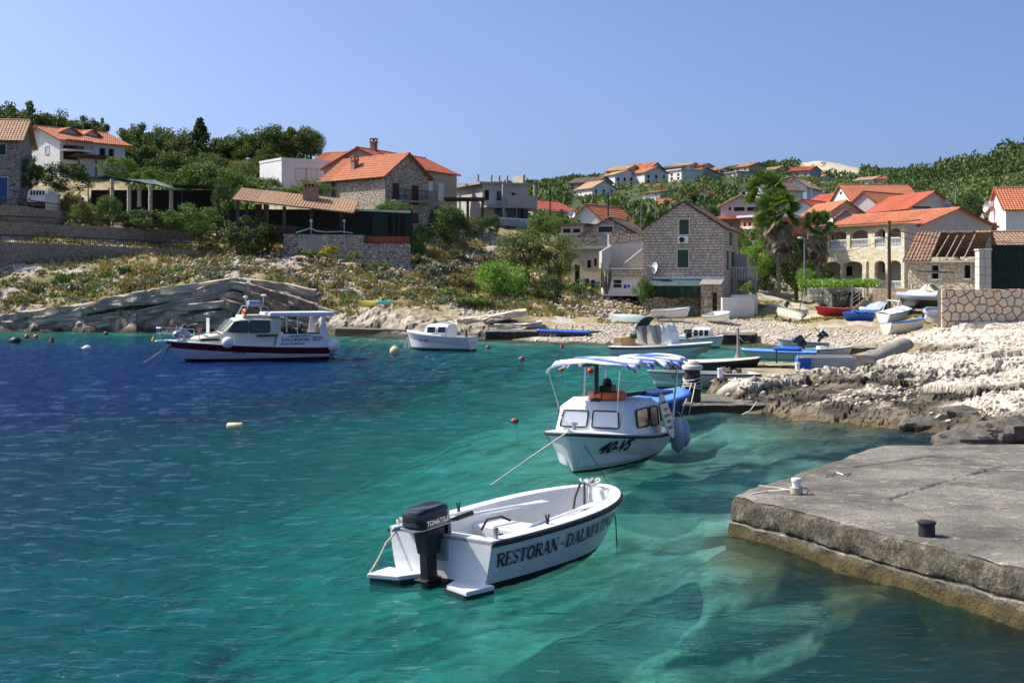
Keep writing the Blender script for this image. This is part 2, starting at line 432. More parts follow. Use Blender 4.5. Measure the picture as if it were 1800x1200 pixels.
def height_mesh(name, sel):
    idx = np.full(NR*NC, -1, int)
    i, j = np.nonzero(sel)
    a = i*NC+j
    quads = np.stack([a, a+1, a+NC+1, a+NC], 1)
    used = np.unique(quads); idx[used] = np.arange(len(used))
    me = bpy.data.meshes.new(name)
    vs = np.stack([GX.ravel()[used], GY.ravel()[used], GZ.ravel()[used]], 1)
    me.from_pydata(vs, [], idx[quads].tolist()) if False else None
    me.vertices.add(len(used)); me.vertices.foreach_set('co', vs.ravel())
    me.loops.add(len(quads)*4); me.loops.foreach_set('vertex_index', idx[quads].ravel())
    me.polygons.add(len(quads)); me.polygons.foreach_set('loop_start', np.arange(0, len(quads)*4, 4)); me.polygons.foreach_set('loop_total', np.full(len(quads), 4))
    me.polygons.foreach_set('use_smooth', ~((rk[i, j] > .35) | (sl[i, j] > .2)))
    ca = me.color_attributes.new('albedo', 'FLOAT_COLOR', 'POINT')
    cc = np.concatenate([colr.reshape(-1, 3)[used], np.ones((len(used), 1))], 1)
    ca.data.foreach_set('color', cc.ravel())
    me.update(); me.validate()
    o = bpy.data.objects.new(name, me); COL.objects.link(o)
    return o
def ground_mat(name, bs):
    m, nt, b = _nt(name)
    at = N(nt, 'ShaderNodeVertexColor', layer_name='albedo')
    v = coords(nt)
    f1 = noise(nt, v, 1.6, 4, .65); f2 = noise(nt, v, 9, 3, .7)
    c = mix(nt, at.outputs[0], ramp(nt, f1, [(.25, .62), (.5, 1.0), (.75, 1.3)]), 1.0, 'MULTIPLY')
    c = mix(nt, c, ramp(nt, f2, [(.25, .65), (.5, 1.0), (.75, 1.25)]), 1.0, 'MULTIPLY')
    L(nt, c, b.inputs['Base Color']); b.inputs['Roughness'].default_value = .9
    b.inputs['Specular IOR Level'].default_value = .2
    h = math_n(nt, 'ADD', f1, math_n(nt, 'MULTIPLY', f2, .35))
    bump(nt, h, bs, .12, b)
    return m
_cell = (GZ[:-1, :-1] + GZ[1:, :-1] + GZ[:-1, 1:] + GZ[1:, 1:]) / 4
_under = (_cell < -.03) & (GY[:-1, :-1] < 110)
terr = height_mesh('terrain', ~_under); terr.data.materials.append(ground_mat('ground_rock_grass', .55)); tag(terr, kind='structure')
seab = height_mesh('seabed', _under); seab.data.materials.append(ground_mat('seabed_sand_weed', .3)); tag(seab, kind='structure')

# ---------------------------------------------------------------- sea water: a closed body with rippled top
def water_body():
    nr, nc = 520, 420
    y = np.exp(np.linspace(math.log(7.0), math.log(100.0), nr)); t = np.linspace(-.62, .62, nc)
    X = y[:, None]*t[None]; Y = np.repeat(y[:, None], nc, 1)
    w = (fbm(X*.55+3, Y*1.15, 2, 201)-.5)*.12 + (fbm(X*1.5, Y*3.1, 2, 211)-.5)*.065 + (vnoise(X*3.4, Y*7.0, 221)-.5)*.022
    Z = w * (.55 + .9*fbm(X*.09, Y*.12, 2, 231))
    V = np.stack([X, Y, Z], -1).reshape(-1, 3)
    depth = np.clip(-height(X, Y), 0, 8).ravel()
    a = (np.arange(nr-1)[:, None]*nc + np.arange(nc-1)[None]).ravel()
    F = np.stack([a, a+1, a+nc+1, a+nc], 1).tolist()
    ring = [j for j in range(nc)] + [i*nc+nc-1 for i in range(1, nr)] + [(nr-1)*nc+j for j in range(nc-2, -1, -1)] + [i*nc for i in range(nr-2, 0, -1)]
    base = len(V); low = V[ring].copy(); low[:, 2] = -8.0
    V = np.concatenate([V, low]); n = len(ring)
    F += [(ring[k], base+k, base+(k+1) % n, ring[(k+1) % n]) for k in range(n)]
    F.append(tuple(base+k for k in range(n-1, -1, -1)))
    me = bpy.data.meshes.new('sea_water'); me.from_pydata(V.tolist(), [], F); me.update()
    me.polygons.foreach_set('use_smooth', np.ones(len(me.polygons), bool))
    dl = np.zeros(len(me.vertices)); dl[:len(depth)] = depth
    da = me.attributes.new('depth', 'FLOAT', 'POINT'); da.data.foreach_set('value', dl)
    o = bpy.data.objects.new('sea_water', me); COL.objects.link(o)
    m = bpy.data.materials.new('sea_water'); m.use_nodes = True; nt = m.node_tree
    nt.nodes.remove(nt.nodes['Principled BSDF']); out = nt.nodes['Material Output']
    v1 = coords(nt, (.8, 2.1, 1)); v2 = coords(nt, (.85, 2.2, 1), rot=(0, 0, .2))
    h = math_n(nt, 'ADD', noise(nt, v1, 1.9, 4, .55), math_n(nt, 'MULTIPLY', noise(nt, v2, 6.5, 3, .6), .38))
    bn = N(nt, 'ShaderNodeBump'); L(nt, h, bn.inputs['Height']); bn.inputs['Strength'].default_value = .95; bn.inputs['Distance'].default_value = .10
    fr = N(nt, 'ShaderNodeFresnel'); fr.inputs['IOR'].default_value = 1.33; L(nt, bn.outputs[0], fr.inputs['Normal'])
    gl = N(nt, 'ShaderNodeBsdfGlossy'); gl.inputs['Roughness'].default_value = .03; gl.inputs['Color'].default_value = (.9, .95, 1, 1); L(nt, bn.outputs[0], gl.inputs['Normal'])
    # what the water column lets through (Beer's law on the depth below the surface) and what it scatters back
    at = N(nt, 'ShaderNodeAttribute', attribute_name='depth'); dep = at.outputs['Fac']
    cc = N(nt, 'ShaderNodeCombineColor')
    for k, a_ in enumerate((.85, .17, .15)):
        L(nt, math_n(nt, 'EXPONENT', math_n(nt, 'MULTIPLY', dep, -a_)), cc.inputs[k])
    tr = N(nt, 'ShaderNodeBsdfTransparent'); L(nt, cc.outputs[0], tr.inputs['Color'])
    df = N(nt, 'ShaderNodeBsdfDiffuse'); L(nt, bn.outputs[0], df.inputs['Normal'])
    L(nt, ramp(nt, math_n(nt, 'MULTIPLY', dep, .22), [(0, (.020, .160, .140)), (.25, (.011, .130, .130)), (.5, (.006, .066, .084)), (.72, (.005, .036, .085)), (1, (.005, .022, .112))]), df.inputs['Color'])
    body = N(nt, 'ShaderNodeMixShader'); L(nt, math_n(nt, 'SUBTRACT', 1.0, math_n(nt, 'EXPONENT', math_n(nt, 'MULTIPLY', dep, -.20))), body.inputs[0])
    rfr = N(nt, 'ShaderNodeBsdfRefraction'); rfr.inputs['IOR'].default_value = 1.33; rfr.inputs['Roughness'].default_value = .0; L(nt, cc.outputs[0], rfr.inputs['Color']); L(nt, bn.outputs[0], rfr.inputs['Normal'])
    clr = N(nt, 'ShaderNodeMixShader'); clr.inputs[0].default_value = .50; L(nt, tr.outputs[0], clr.inputs[1]); L(nt, rfr.outputs[0], clr.inputs[2])
    L(nt, clr.outputs[0], body.inputs[1]); L(nt, df.outputs[0], body.inputs[2])
    ms = N(nt, 'ShaderNodeMixShader'); L(nt, math_n(nt, 'MULTIPLY', fr.outputs[0], .40), ms.inputs[0]); L(nt, body.outputs[0], ms.inputs[1]); L(nt, gl.outputs[0], ms.inputs[2])
    L(nt, ms.outputs[0], out.inputs['Surface'])
    me.materials.append(m)
    return tag(o, kind='structure')
water_body()
# ---------------------------------------------------------------- building materials
def stone_blocks(name, c1, c2, mortar, bw=.36, bh=.2, seed=0):
    m, nt, b = _nt(name)
    v = coords(nt, space='UV')
    br = N(nt, 'ShaderNodeTexBrick'); L(nt, v, br.inputs['Vector'])
    br.inputs['Color1'].default_value = (*c1, 1); br.inputs['Color2'].default_value = (*c2, 1); br.inputs['Mortar'].default_value = (*mortar, 1)
    br.inputs['Scale'].default_value = 1.0; br.inputs['Brick Width'].default_value = bw; br.inputs['Row Height'].default_value = bh
    br.inputs['Mortar Size'].default_value = .022; br.inputs['Mortar Smooth'].default_value = .3; br.inputs['Bias'].default_value = -.1
    br.offset_frequency = 2; br.squash = 1.35; br.squash_frequency = 3
    n = noise(nt, v, 3.1, 6, .65)
    L(nt, mix(nt, br.outputs['Color'], ramp(nt, n, [(.25, .62), (.5, 1.0), (.75, 1.25)]), 1.0, 'MULTIPLY'), b.inputs['Base Color'])
    b.inputs['Roughness'].default_value = .92
    bump(nt, math_n(nt, 'ADD', math_n(nt, 'SUBTRACT', 1.0, br.outputs['Fac']), math_n(nt, 'MULTIPLY', n, .6)), .8, .05, b)
    return m
def stone_rubble(name, c1, c2, mortar, scale=3.2, stretch=1.6, joint=.07):
    m, nt, b = _nt(name)
    v = coords(nt, (1, stretch, 1), space='UV')
    vo = N(nt, 'ShaderNodeTexVoronoi', feature='DISTANCE_TO_EDGE'); L(nt, v, vo.inputs['Vector']); vo.inputs['Scale'].default_value = scale
    vc = N(nt, 'ShaderNodeTexVoronoi'); L(nt, v, vc.inputs['Vector']); vc.inputs['Scale'].default_value = scale
    sep = N(nt, 'ShaderNodeSeparateColor'); L(nt, vc.outputs['Color'], sep.inputs[0])
    c = ramp(nt, sep.outputs[0], [(0, c1), (1, c2)])
    c = mix(nt, mortar, c, ramp(nt, vo.outputs['Distance'], [(joint*.4, 0.0), (joint, 1.0)]))
    n = noise(nt, v, 2.4, 6, .65)
    L(nt, mix(nt, c, ramp(nt, n, [(.25, .65), (.5, 1.0), (.75, 1.25)]), 1.0, 'MULTIPLY'), b.inputs['Base Color'])
    b.inputs['Roughness'].default_value = .93
    bump(nt, ramp(nt, vo.outputs['Distance'], [(0, 0.0), (joint*1.6, 1.0)]), .8, .05, b)
    return m
def roof_mat(name, c1, c2, c3, grime=.35):
    m, nt, b = _nt(name)
    v = coords(nt, space='UV')                      # u along the eave, v up the slope, in metres
    br = N(nt, 'ShaderNodeTexBrick'); L(nt, v, br.inputs['Vector']); br.offset = 0.0
    br.inputs['Color1'].default_value = (*c1, 1); br.inputs['Color2'].default_value = (*c2, 1); br.inputs['Mortar'].default_value = (*[c*.35 for c in c1], 1)
    br.inputs['Scale'].default_value = 1; br.inputs['Brick Width'].default_value = .25; br.inputs['Row Height'].default_value = .38; br.inputs['Mortar Size'].default_value = .018; br.inputs['Mortar Smooth'].default_value = .6
    n = noise(nt, v, .9, 6, .7); n2 = noise(nt, v, 4.5, 4, .7)
    c = mix(nt, br.outputs['Color'], c3, ramp(nt, n2, [(.45, 0.0), (.7, .7)]))
    c = mix(nt, c, (.10, .075, .06), ramp(nt, n, [(.52, 0.0), (.8, grime)]))
    L(nt, c, b.inputs['Base Color']); b.inputs['Roughness'].default_value = .85
    bump(nt, math_n(nt, 'SUBTRACT', n2, br.outputs['Fac']), .5, .03, b)
    return m
def plaster(name, col, stain=.35, stain_col=(.22,.2,.18), rough=.9):
    m, nt, b = _nt(name)
    v = coords(nt); vs = coords(nt, (2.2, 2.2, .35))
    n = noise(nt, v, 1.3, 5, .6); n2 = noise(nt, vs, 1.6, 6, .7)
    c = mix(nt, ramp(nt, n, [(.3, tuple(x*.86 for x in col)), (.7, col)]), stain_col, ramp(nt, n2, [(.52, 0.0), (.85, stain)]))
    L(nt, c, b.inputs['Base Color']); b.inputs['Roughness'].default_value = rough
    bump(nt, noise(nt, v, 14, 5, .7), .25, .02, b)
    return m
M = {}
M['block'] = stone_blocks('limestone_blocks', (.60,.52,.41), (.48,.405,.31), (.17,.15,.12))
M['rubble'] = stone_rubble('rubble_stone', (.42,.35,.265), (.60,.52,.40), (.14,.12,.095), 3.0, 1.5)
M['rubble_pale'] = stone_rubble('pale_rubble_stone', (.62,.50,.34), (.74,.64,.47), (.46,.38,.26), 2.6, 1.5, .09)
M['rubble_grey'] = stone_rubble('grey_rubble_stone', (.36,.315,.255), (.55,.49,.40), (.07,.065,.055), 3.4, 2.0)
M['drywall'] = stone_blocks('dark_walling', (.44,.365,.275), (.32,.265,.20), (.15,.125,.095), .34, .15)
M['fine_stone'] = stone_rubble('flat_stone_cladding', (.66,.56,.38), (.84,.76,.58), (.70,.63,.48), 3.6, 1.7, .05)
M['white'] = plaster('white_plaster', (.78,.77,.74), .3)
M['white_blue'] = plaster('cool_white_plaster', (.80,.80,.80), .12)
M['cream'] = plaster('cream_plaster', (.64,.55,.40), .3)
M['grey_pl'] = plaster('grey_plaster', (.42,.40,.38), .35, (.2,.19,.18))
M['grey_lt'] = plaster('light_grey_plaster', (.56,.54,.52), .25)
M['beige_pl'] = plaster('beige_plaster', (.47,.40,.30), .4)
M['conc'] = plaster('raw_concrete', (.36,.345,.315), .5, (.14,.13,.12))
M['terracotta'] = plaster('terracotta_plaster', (.50,.19,.10), .2)
M['roof'] = roof_mat('orange_roof_tiles', (.56,.18,.075), (.44,.13,.058), (.62,.29,.15), .42)
M['roof_red'] = roof_mat('red_roof_tiles', (.50,.10,.048), (.41,.08,.04), (.56,.16,.085), .30)
M['roof_old'] = roof_mat('weathered_roof_tiles', (.30,.17,.11), (.42,.23,.14), (.52,.40,.27), .55)
M['roof_mauve'] = roof_mat('faded_brown_roof_tiles', (.17,.105,.085), (.21,.13,.10), (.24,.18,.15), .5)
M['roof_pale'] = roof_mat('pale_roof_tiles', (.55,.33,.18), (.46,.26,.14), (.62,.46,.30), .35)
M['glass'] = plain('dark_window_glass', (.02,.024,.028), .08, var=.3)
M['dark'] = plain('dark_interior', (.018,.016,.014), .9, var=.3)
M['green_sh'] = plain('green_shutter_paint', (.018,.062,.032), .55, var=.25, dirt=.2)
M['brown_sh'] = plain('brown_shutter_paint', (.085,.022,.016), .6, var=.25, dirt=.2)
M['white_sh'] = plain('white_shutter_paint', (.72,.72,.70), .5, var=.06)
M['blue_sh'] = plain('blue_door_paint', (.04,.11,.28), .5)
M['frame'] = plain('window_stone_frame', (.60,.56,.48), .85, var=.1, bmp=.2)
M['wood'] = plain('weathered_wood', (.10,.07,.045), .85, var=.35, scale=7, bmp=.3)
M['wood_red'] = plain('stained_timber', (.16,.06,.03), .8, var=.3, scale=6)
M['wood_grey'] = plain('grey_driftwood', (.30,.27,.235), .92, var=.3, scale=5, bmp=.4)
M['iron'] = plain('dark_iron', (.03,.03,.032), .6, metal=.3)
M['metal'] = plain('galvanised_metal', (.42,.43,.44), .45, metal=.6)
M['white_paint'] = plain('white_gloss_paint', (.80,.80,.79), .35, var=.05, dirt=.12)
M['net'] = plain('dark_green_shade_net', (.012,.034,.026), .9, var=.35, scale=2.5)
M['net_blue'] = plain('blue_green_shade_net', (.045,.085,.095), .85, var=.35, scale=1.5)
M['canvas_cream'] = plain('cream_canvas', (.66,.60,.47), .85, var=.08)
M['brick'] = stone_blocks('chimney_brick', (.36,.17,.10), (.45,.27,.18), (.30,.26,.22), .24, .09)

# ---------------------------------------------------------------- building helpers
def with_uv(o, fn):
    """UVs in metres from local position: fn(co, normal) -> (u, v)"""
    me = o.data; uv = me.uv_layers.new(name='UVMap')
    for p in me.polygons:
        for li in p.loop_indices:
            uv.data[li].uv = fn(me.vertices[me.loops[li].vertex_index].co, p.normal)
    return o
def wall_uv(co, n):
    if abs(n.z) > .8: return (co.x, co.y)
    return (co.x, co.z) if abs(n.y) >= abs(n.x) else (co.y + 7.3, co.z)
def clip_poly(poly, a, b, c):
    """keep a*x+b*y<=c"""
    out = []
    for i, p in enumerate(poly):
        q = poly[(i+1) % len(poly)]
        dp = a*p[0]+b*p[1]-c; dq = a*q[0]+b*q[1]-c
        if dp <= 0: out.append(p)
        if dp*dq < 0:
            t = dp/(dp-dq); out.append((p[0]+(q[0]-p[0])*t, p[1]+(q[1]-p[1])*t))
    return out
def wall_cells(mb, T, w, zb, ht, gable, holes, rec=.14):
    """wall in its own plane (u right, z up), T(u, z, depth) -> 3D; gable = rise at mid or None"""
    us = sorted({0.0, w, *[h[0] for h in holes], *[h[0]+h[2] for h in holes]} | ({w/2} if gable else set()))
    top = ht + (gable or 0)
    zs = sorted({zb, top, *[h[1] for h in holes], *[h[1]+h[3] for h in holes]} | ({ht} if gable else set()))
    for u0, u1 in zip(us[:-1], us[1:]):
        for z0, z1 in zip(zs[:-1], zs[1:]):
            cu, cz = (u0+u1)/2, (z0+z1)/2
            if any(h[0] < cu < h[0]+h[2] and h[1] < cz < h[1]+h[3] for h in holes): continue
            poly = [(u0,z0),(u1,z0),(u1,z1),(u0,z1)]
            if gable:
                k = gable/(w/2)
                poly = clip_poly(poly, -k, 1, ht)
                if len(poly) >= 3: poly = clip_poly(poly, k, 1, ht + k*w)
            if len(poly) >= 3: mb.add([T(p[0], p[1], 0) for p in poly], [tuple(range(len(poly)))])
    for u, z, ww, hh in [h[:4] for h in holes]:
        c = [(u,z),(u+ww,z),(u+ww,z+hh),(u,z+hh)]
        for i in range(4):
            a, b = c[i], c[(i+1) % 4]
            mb.add([T(a[0],a[1],0), T(b[0],b[1],0), T(b[0],b[1],rec), T(a[0],a[1],rec)], [(0,1,2,3)])
KINDS_W = {'green': ('green_sh', 'shutter'), 'brown': ('brown_sh', 'shutter'), 'dark': ('dark', 'pane'), 'glass': ('glass', 'pane'), 'white': ('white_sh', 'shutter'), 'blue': ('blue_sh', 'door_leaf')}
def put_window(T, parent, u, z, w, h, kind, frame=True, rec=.14, fw=.09, frame_mat='frame'):
    mname, pname = KINDS_W[kind]
    mb = MB()
    def bx(u0, u1, z0, z1, d0, d1):
        vs = [T(a, c, d) for d in (d0, d1) for (a, c) in ((u0,z0),(u1,z0),(u1,z1),(u0,z1))]
        mb.add(vs, [(0,1,2,3),(7,6,5,4),(0,4,5,1),(1,5,6,2),(2,6,7,3),(3,7,4,0)])
    if frame:
        bx(u-fw, u, z-fw, z+h+fw, -.03, .05); bx(u+w, u+w+fw, z-fw, z+h+fw, -.03, .05)
        bx(u, u+w, z+h, z+h+fw, -.03, .05); bx(u-.02, u+w+.02, z-fw, z, -.06, .05)
    else:
        bx(u, u+w, z-.05, z, -.02, .05)
    win = mb.build('window' if pname != 'door_leaf' else 'door', M[frame_mat], parent)
    mb = MB()
    if pname == 'pane':
        bx(u, u+w, z, z+h, rec-.03, rec+.02)
        mb.build('pane', M[mname], win)
    else:
        for k in (0, 1):
            mb = MB(); a0 = u + k*w/2 + .008; a1 = u + (k+1)*w/2 - .008
            bx(a0, a1, z+.01, z+h-.01, .02, .06)
            nsl = max(3, int(h/.12))
            for i in range(nsl): bx(a0+.04, a1-.04, z+.03+i*(h-.06)/nsl, z+.03+(i+.62)*(h-.06)/nsl, .005, .02)
            mb.build(pname, M[mname], win)
    return win
def tile_slab(mb, uvs, e0, ue, us, le, ls, wave=.05, per=.25, row=.38, thick=.09):
    """corrugated tiled plane: e0 eave start, ue along eave, us up slope, lengths le, ls"""
    ue = Vector(ue).normalized(); us = Vector(us).normalized(); n = ue.cross(us).normalized()
    if n.z < 0: n = -n
    nc = max(4, int(le/per)*4); nrw = max(2, int(ls/row)) 
    e0 = Vector(e0); rows = []; o = len(mb.v)
    for r in range(nrw):
        for e in (0, 1):
            t = (r+e)/nrw*ls
            rows.append((t, .03*(1-e)))
    for t, lift in rows:
        for k in range(nc+1):
            a = k/nc*le
            mb.v.append(tuple(e0 + ue*a + us*t + n*(thick + lift + wave*math.cos(2*math.pi*a/per)*.5)))
            uvs.append((a, t))
    for i in range(len(rows)-1):
        for k in range(nc):
            a = o+i*(nc+1)+k; mb.f.append((a, a+1, a+nc+2, a+nc+1))
    o2 = len(mb.v)
    for a, t in ((0,0),(le,0),(le,ls),(0,ls)):
        mb.v.append(tuple(e0 + ue*a + us*t)); uvs.append((a, t))
        mb.v.append(tuple(e0 + ue*a + us*t + n*thick)); uvs.append((a, t))
    q = [o2, o2+2, o2+4, o2+6]
    mb.f.append((q[0], q[3], q[2], q[1]))
    for i in range(4): a, b = q[i], q[(i+1) % 4]; mb.f.append((a, b, b+1, a+1))
def finish_roof(mb, uvs, mat, parent, name='roof'):
    o = mb.build(name, mat, parent, fixn=False, smooth=50)
    uv = o.data.uv_layers.new(name='UVMap')
    idx = np.empty(len(o.data.loops), int); o.data.loops.foreach_get('vertex_index', idx)
    uv.data.foreach_set('uv', np.array(uvs)[idx].ravel())
    return o
def house(name, label, at, rz, W, D, ht, rise, wall, roof, ridge='x', holes={}, oh=.35, chim=(), group=None, frame=True, cat='house', below=2.5, ridge_caps=True, fm='frame', flat=False, foot=0.0):
    """at = base of the front-left corner; front wall along local x, depth along local y"""
    t = thing(name, label, cat, at, rz, group)
    mb = MB(); zb = -below
    Ts = {'front': (lambda u, z, d: Vector((u, d, z)), W), 'right': (lambda u, z, d: Vector((W-d, u, z)), D),
          'back': (lambda u, z, d: Vector((W-u, D-d, z)), W), 'left': (lambda u, z, d: Vector((d, D-u, z)), D)}
    for side, (T, w) in Ts.items():
        g = None if flat else (rise if (ridge == 'y') == (side in ('front', 'back')) else None)
        hs = holes.get(side, [])
        wall_cells(mb, T, w, zb, ht, g, [h[:4] for h in hs])
    w_ = mb.build('wall', M[wall], t, fixn=True)
    with_uv(w_, wall_uv)
    for side, hs in holes.items():
        for h in hs: put_window(Ts[side][0], t, *h[:4], h[4] if len(h) > 4 else 'dark', frame, frame_mat=fm)
    if flat:
        mb = MB(); mb.box(-oh, W+oh, -oh, D+oh, ht, ht+.22)
        rf = mb.build('roof', M[roof], t)
    else:
        mb = MB(); uvs = []
        run = (D if ridge == 'x' else W)/2; sl = math.hypot(run, rise); k = oh/run
        drop = rise*k; ls = sl*(1+k)
        per = .25; wv = .06
        if ridge == 'x':
            tile_slab(mb, uvs, (-oh, -oh, ht-drop), (1,0,0), (0,run,rise), W+2*oh, ls, wv, per)
            tile_slab(mb, uvs, (W+oh, D+oh, ht-drop), (-1,0,0), (0,-run,rise), W+2*oh, ls, wv, per)
        else:
            tile_slab(mb, uvs, (-oh, D+oh, ht-drop), (0,-1,0), (run,0,rise), D+2*oh, ls, wv, per)
            tile_slab(mb, uvs, (W+oh, -oh, ht-drop), (0,1,0), (-run,0,rise), D+2*oh, ls, wv, per)
        rf = finish_roof(mb, uvs, M[roof], t)
        if ridge_caps:
            mb = MB(); zr = ht+rise+.08
            a, b = ((-oh, D/2, zr), (W+oh, D/2, zr)) if ridge == 'x' else ((W/2, -oh, zr), (W/2, D+oh, zr))
            a, b = Vector(a), Vector(b); n = max(2, int((b-a).length/.4))
            pts = [a.lerp(b, i/(2*n) ) for i in range(2*n+1)]
            mb.tube(pts, [.13 if i % 2 else .10 for i in range(2*n+1)], 8)
            mb.build('ridge_tiles', M[roof], rf, smooth=True)
            with_uv(rf.children[-1], lambda co, n_: (co.x+co.y, co.z))
    for (cx, cy, cw, cz0, cz1) in chim:
        mb = MB(); mb.box(cx-cw/2, cx+cw/2, cy-cw/2, cy+cw/2, cz0, cz1); mb.box(cx-cw*.62, cx+cw*.62, cy-cw*.62, cy+cw*.62, cz1, cz1+.1)
        for sx in (-1, 1):
            for sy in (-1, 1): mb.box(cx+sx*cw*.42-.05, cx+sx*cw*.42+.05, cy+sy*cw*.42-.05, cy+sy*cw*.42+.05, cz1+.1, cz1+.32)
        mb.box(cx-cw*.6, cx+cw*.6, cy-cw*.6, cy+cw*.6, cz1+.32, cz1+.4)
        c_ = mb.build('chimney', M['brick'], rf); with_uv(c_, wall_uv)
    return t
def rail(parent, pts, h, n_mid=2, post=1.2, r=.02, mat='iron', name='railing', pickets=0):
    """hand rail through pts (local), height h"""
    mb = MB(); pts = [Vector(p) for p in pts]
    for a, b in zip(pts[:-1], pts[1:]):
        mb.tube([a+Vector((0,0,h)), b+Vector((0,0,h))], r*1.3, 5)
        for i in range(n_mid): z = h*(i+.5)/(n_mid+.3); mb.tube([a+Vector((0,0,z)), b+Vector((0,0,z))], r*.7, 4)
        n = max(1, round((b-a).length/post))
        for i in range(n+1): p = a.lerp(b, i/n); mb.tube([p, p+Vector((0,0,h))], r, 5)
        if pickets:
            k = max(2, int((b-a).length/pickets))
            for i in range(1, k): p = a.lerp(b, i/k); mb.tube([p, p+Vector((0,0,h))], r*.6, 3)
    return mb.build(name, M[mat], parent)
def masonry(name, label, path, top, thick, mat, cat='wall', depth=1.5, kind=None, caps=None):
    """free standing or retaining wall along world path [(x,y,zbase)], top heights list"""
    t = MB(); P_ = [Vector(p) for p in path]
    rows = [[], [], [], []]
    pts = []
    for i, p in enumerate(P_):
        d = (P_[min(i+1, len(P_)-1)] - P_[max(i-1, 0)]); d.z = 0; d.normalize(); n = Vector((-d.y, d.x, 0))
        pts.append((p, n))
    for (p, n), z in zip(pts, top):
        rows[0].append(Vector((p.x, p.y, p.z-depth))); rows[1].append(Vector((p.x, p.y, z)))
        rows[2].append(Vector((p.x, p.y, z)) + n*thick); rows[3].append(Vector((p.x, p.y, p.z-depth)) + n*thick)
    t.grid(rows); k = len(P_)
    t.f.append((0, k, 2*k, 3*k)); t.f.append((k-1, 4*k-1, 3*k-1, 2*k-1))
    o = t.build(name, M[mat])
    us = [0]
    for a, b in zip(P_[:-1], P_[1:]): us.append(us[-1] + (b-a).length)
    o.data.uv_layers.new(name='UVMap'); uv = o.data.uv_layers[0]
    for lp in o.data.loops:
        i = lp.vertex_index; r_, c_ = divmod(i, k); co = o.data.vertices[i].co
        uv.data[lp.index].uv = (us[c_] + (.3 if r_ in (2, 3) else 0), co.z + (thick if r_ == 2 else 0))
    return tag(o, label, cat)
# ---------------------------------------------------------------- buildings, each measured by its two front corners
def wall_pick(A, u, nrm, px, py):
    """point of the vertical plane through A (direction u) seen at pixel: returns (distance along u, world z)"""
    t = (px - CX)/FPX                                     # x = t*y
    # A + s*u : (A.x + s*ux) = t*(A.y + s*uy)
    s = (t*A.y - A.x)/(u.x - t*u.y); d = A.y + s*u.y
    return s, EYE - (py - HY)*d/FPX
def house_px(name, label, L, Rr, yb, D, ye, rise, wall, roof, ridge='x', front=(), right=(), left=(), **kw):
    """L, Rr = (photo x, depth) of front corners; yb, ye = photo rows of base and eave at the left corner"""
    A = P(L[0], yb, L[1]); B = P(Rr[0], yb, Rr[1]); u = Vector((B.x-A.x, B.y-A.y, 0)); W = u.length; u.normalize()
    v = Vector((-u.y, u.x, 0)); rz = math.atan2(u.y, u.x)
    ht = EYE - (ye - HY)*L[1]/FPX - A.z
    def conv(rects, org, dirv, flip=0):
        out = []
        for (x0, y0, x1, y1, k) in rects:
            s0, zt = wall_pick(org, dirv, None, x0, y0); s1, _ = wall_pick(org, dirv, None, x1, y0); sm, zb = wall_pick(org, dirv, None, (x0+x1)/2, y1)
            _, zt = wall_pick(org, dirv, None, (x0+x1)/2, y0)
            s0, s1 = min(s0, s1), max(s0, s1)
            if flip: s0, s1 = flip - s1, flip - s0
            out.append((s0, zb - A.z, s1 - s0, zt - zb, k))
        return out
    holes = {'front': conv(front, A, u), 'right': conv(right, A + u*W, v), 'left': conv(left, A, v, D)}
    t = house(name, label, A, rz, W, D, ht, rise, wall, roof, ridge, holes, **kw)
    t['_d'] = 0; del t['_d']
    return t, A, u, v, W, ht
def lp(A, u, v, w): d = Vector(w) - A; return Vector((d.dot(u), d.dot(v), d.z))

# stone house by the beach, gable to the water
st, sA, su, sv, sW, sH = house_px('stone_house', 'grey stone block house with green shutters, gable towards the beach', (1131, 95.1), (1273, 93.5), 556, 9.0, 403, 1.9, 'block', 'roof_mauve', 'y',
    front=[(1194,386,1211,412,'green'), (1191,439,1210,470,'green')], right=[(1281,408,1287,432,'green'), (1276,440,1281,475,'green'), (1285,442,1291,475,'green')], oh=.12)
mb = MB(); mb.box(.65, sW+.02, -.3, .0, 2.72, 2.86); mb.build('ledge', M['white_paint'], st)
mb = MB(); mb.prism([(.6,-.02,2.72),(5.0,-.02,2.72),(4.4,-1.7,2.22),(.1,-1.7,2.22)], (0,0,.02)); mb.build('awning', M['net_blue'], st)
mb = MB()
n = 14; rows = [[(.05 + 4.35*i/n, -1.72 + .04*math.sin(i*2.3), 2.24 - .85*r/3 - .05*math.sin(i*1.1)*r/3) for i in range(n+1)] for r in range(4)]
mb.grid(rows); o = mb.build('valance', M['net'], st); so = o.modifiers.new('t', 'SOLIDIFY'); so.thickness = .015
mb = MB(); mb.prism([(4.42,-1.9,-1.5),(4.42,-1.9,2.35),(4.42,-.01,2.7),(4.42,-.01,-1.5)], (1.45,0,0)); o = mb.build('stone_porch', M['rubble'], st); with_uv(o, wall_uv)
mb = MB(); mb.box(5.25, 5.55, -1.93, -1.86, 0, 1.75); mb.build('doorway', M['dark'], st)
mb = MB(); mb.box(4.36, 5.9, -1.98, -.02, 2.42, 2.5, Matrix.Rotation(.18, 4, 'X') @ Matrix.Translation((0,0,.25))); mb.build('porch_roof', M['wood_grey'], st)
mb = MB(); mb.box(.0, 4.4, -.09, -.005, -1.5, 2.68); o = mb.build('lower_wall', M['rubble'], st); with_uv(o, wall_uv)
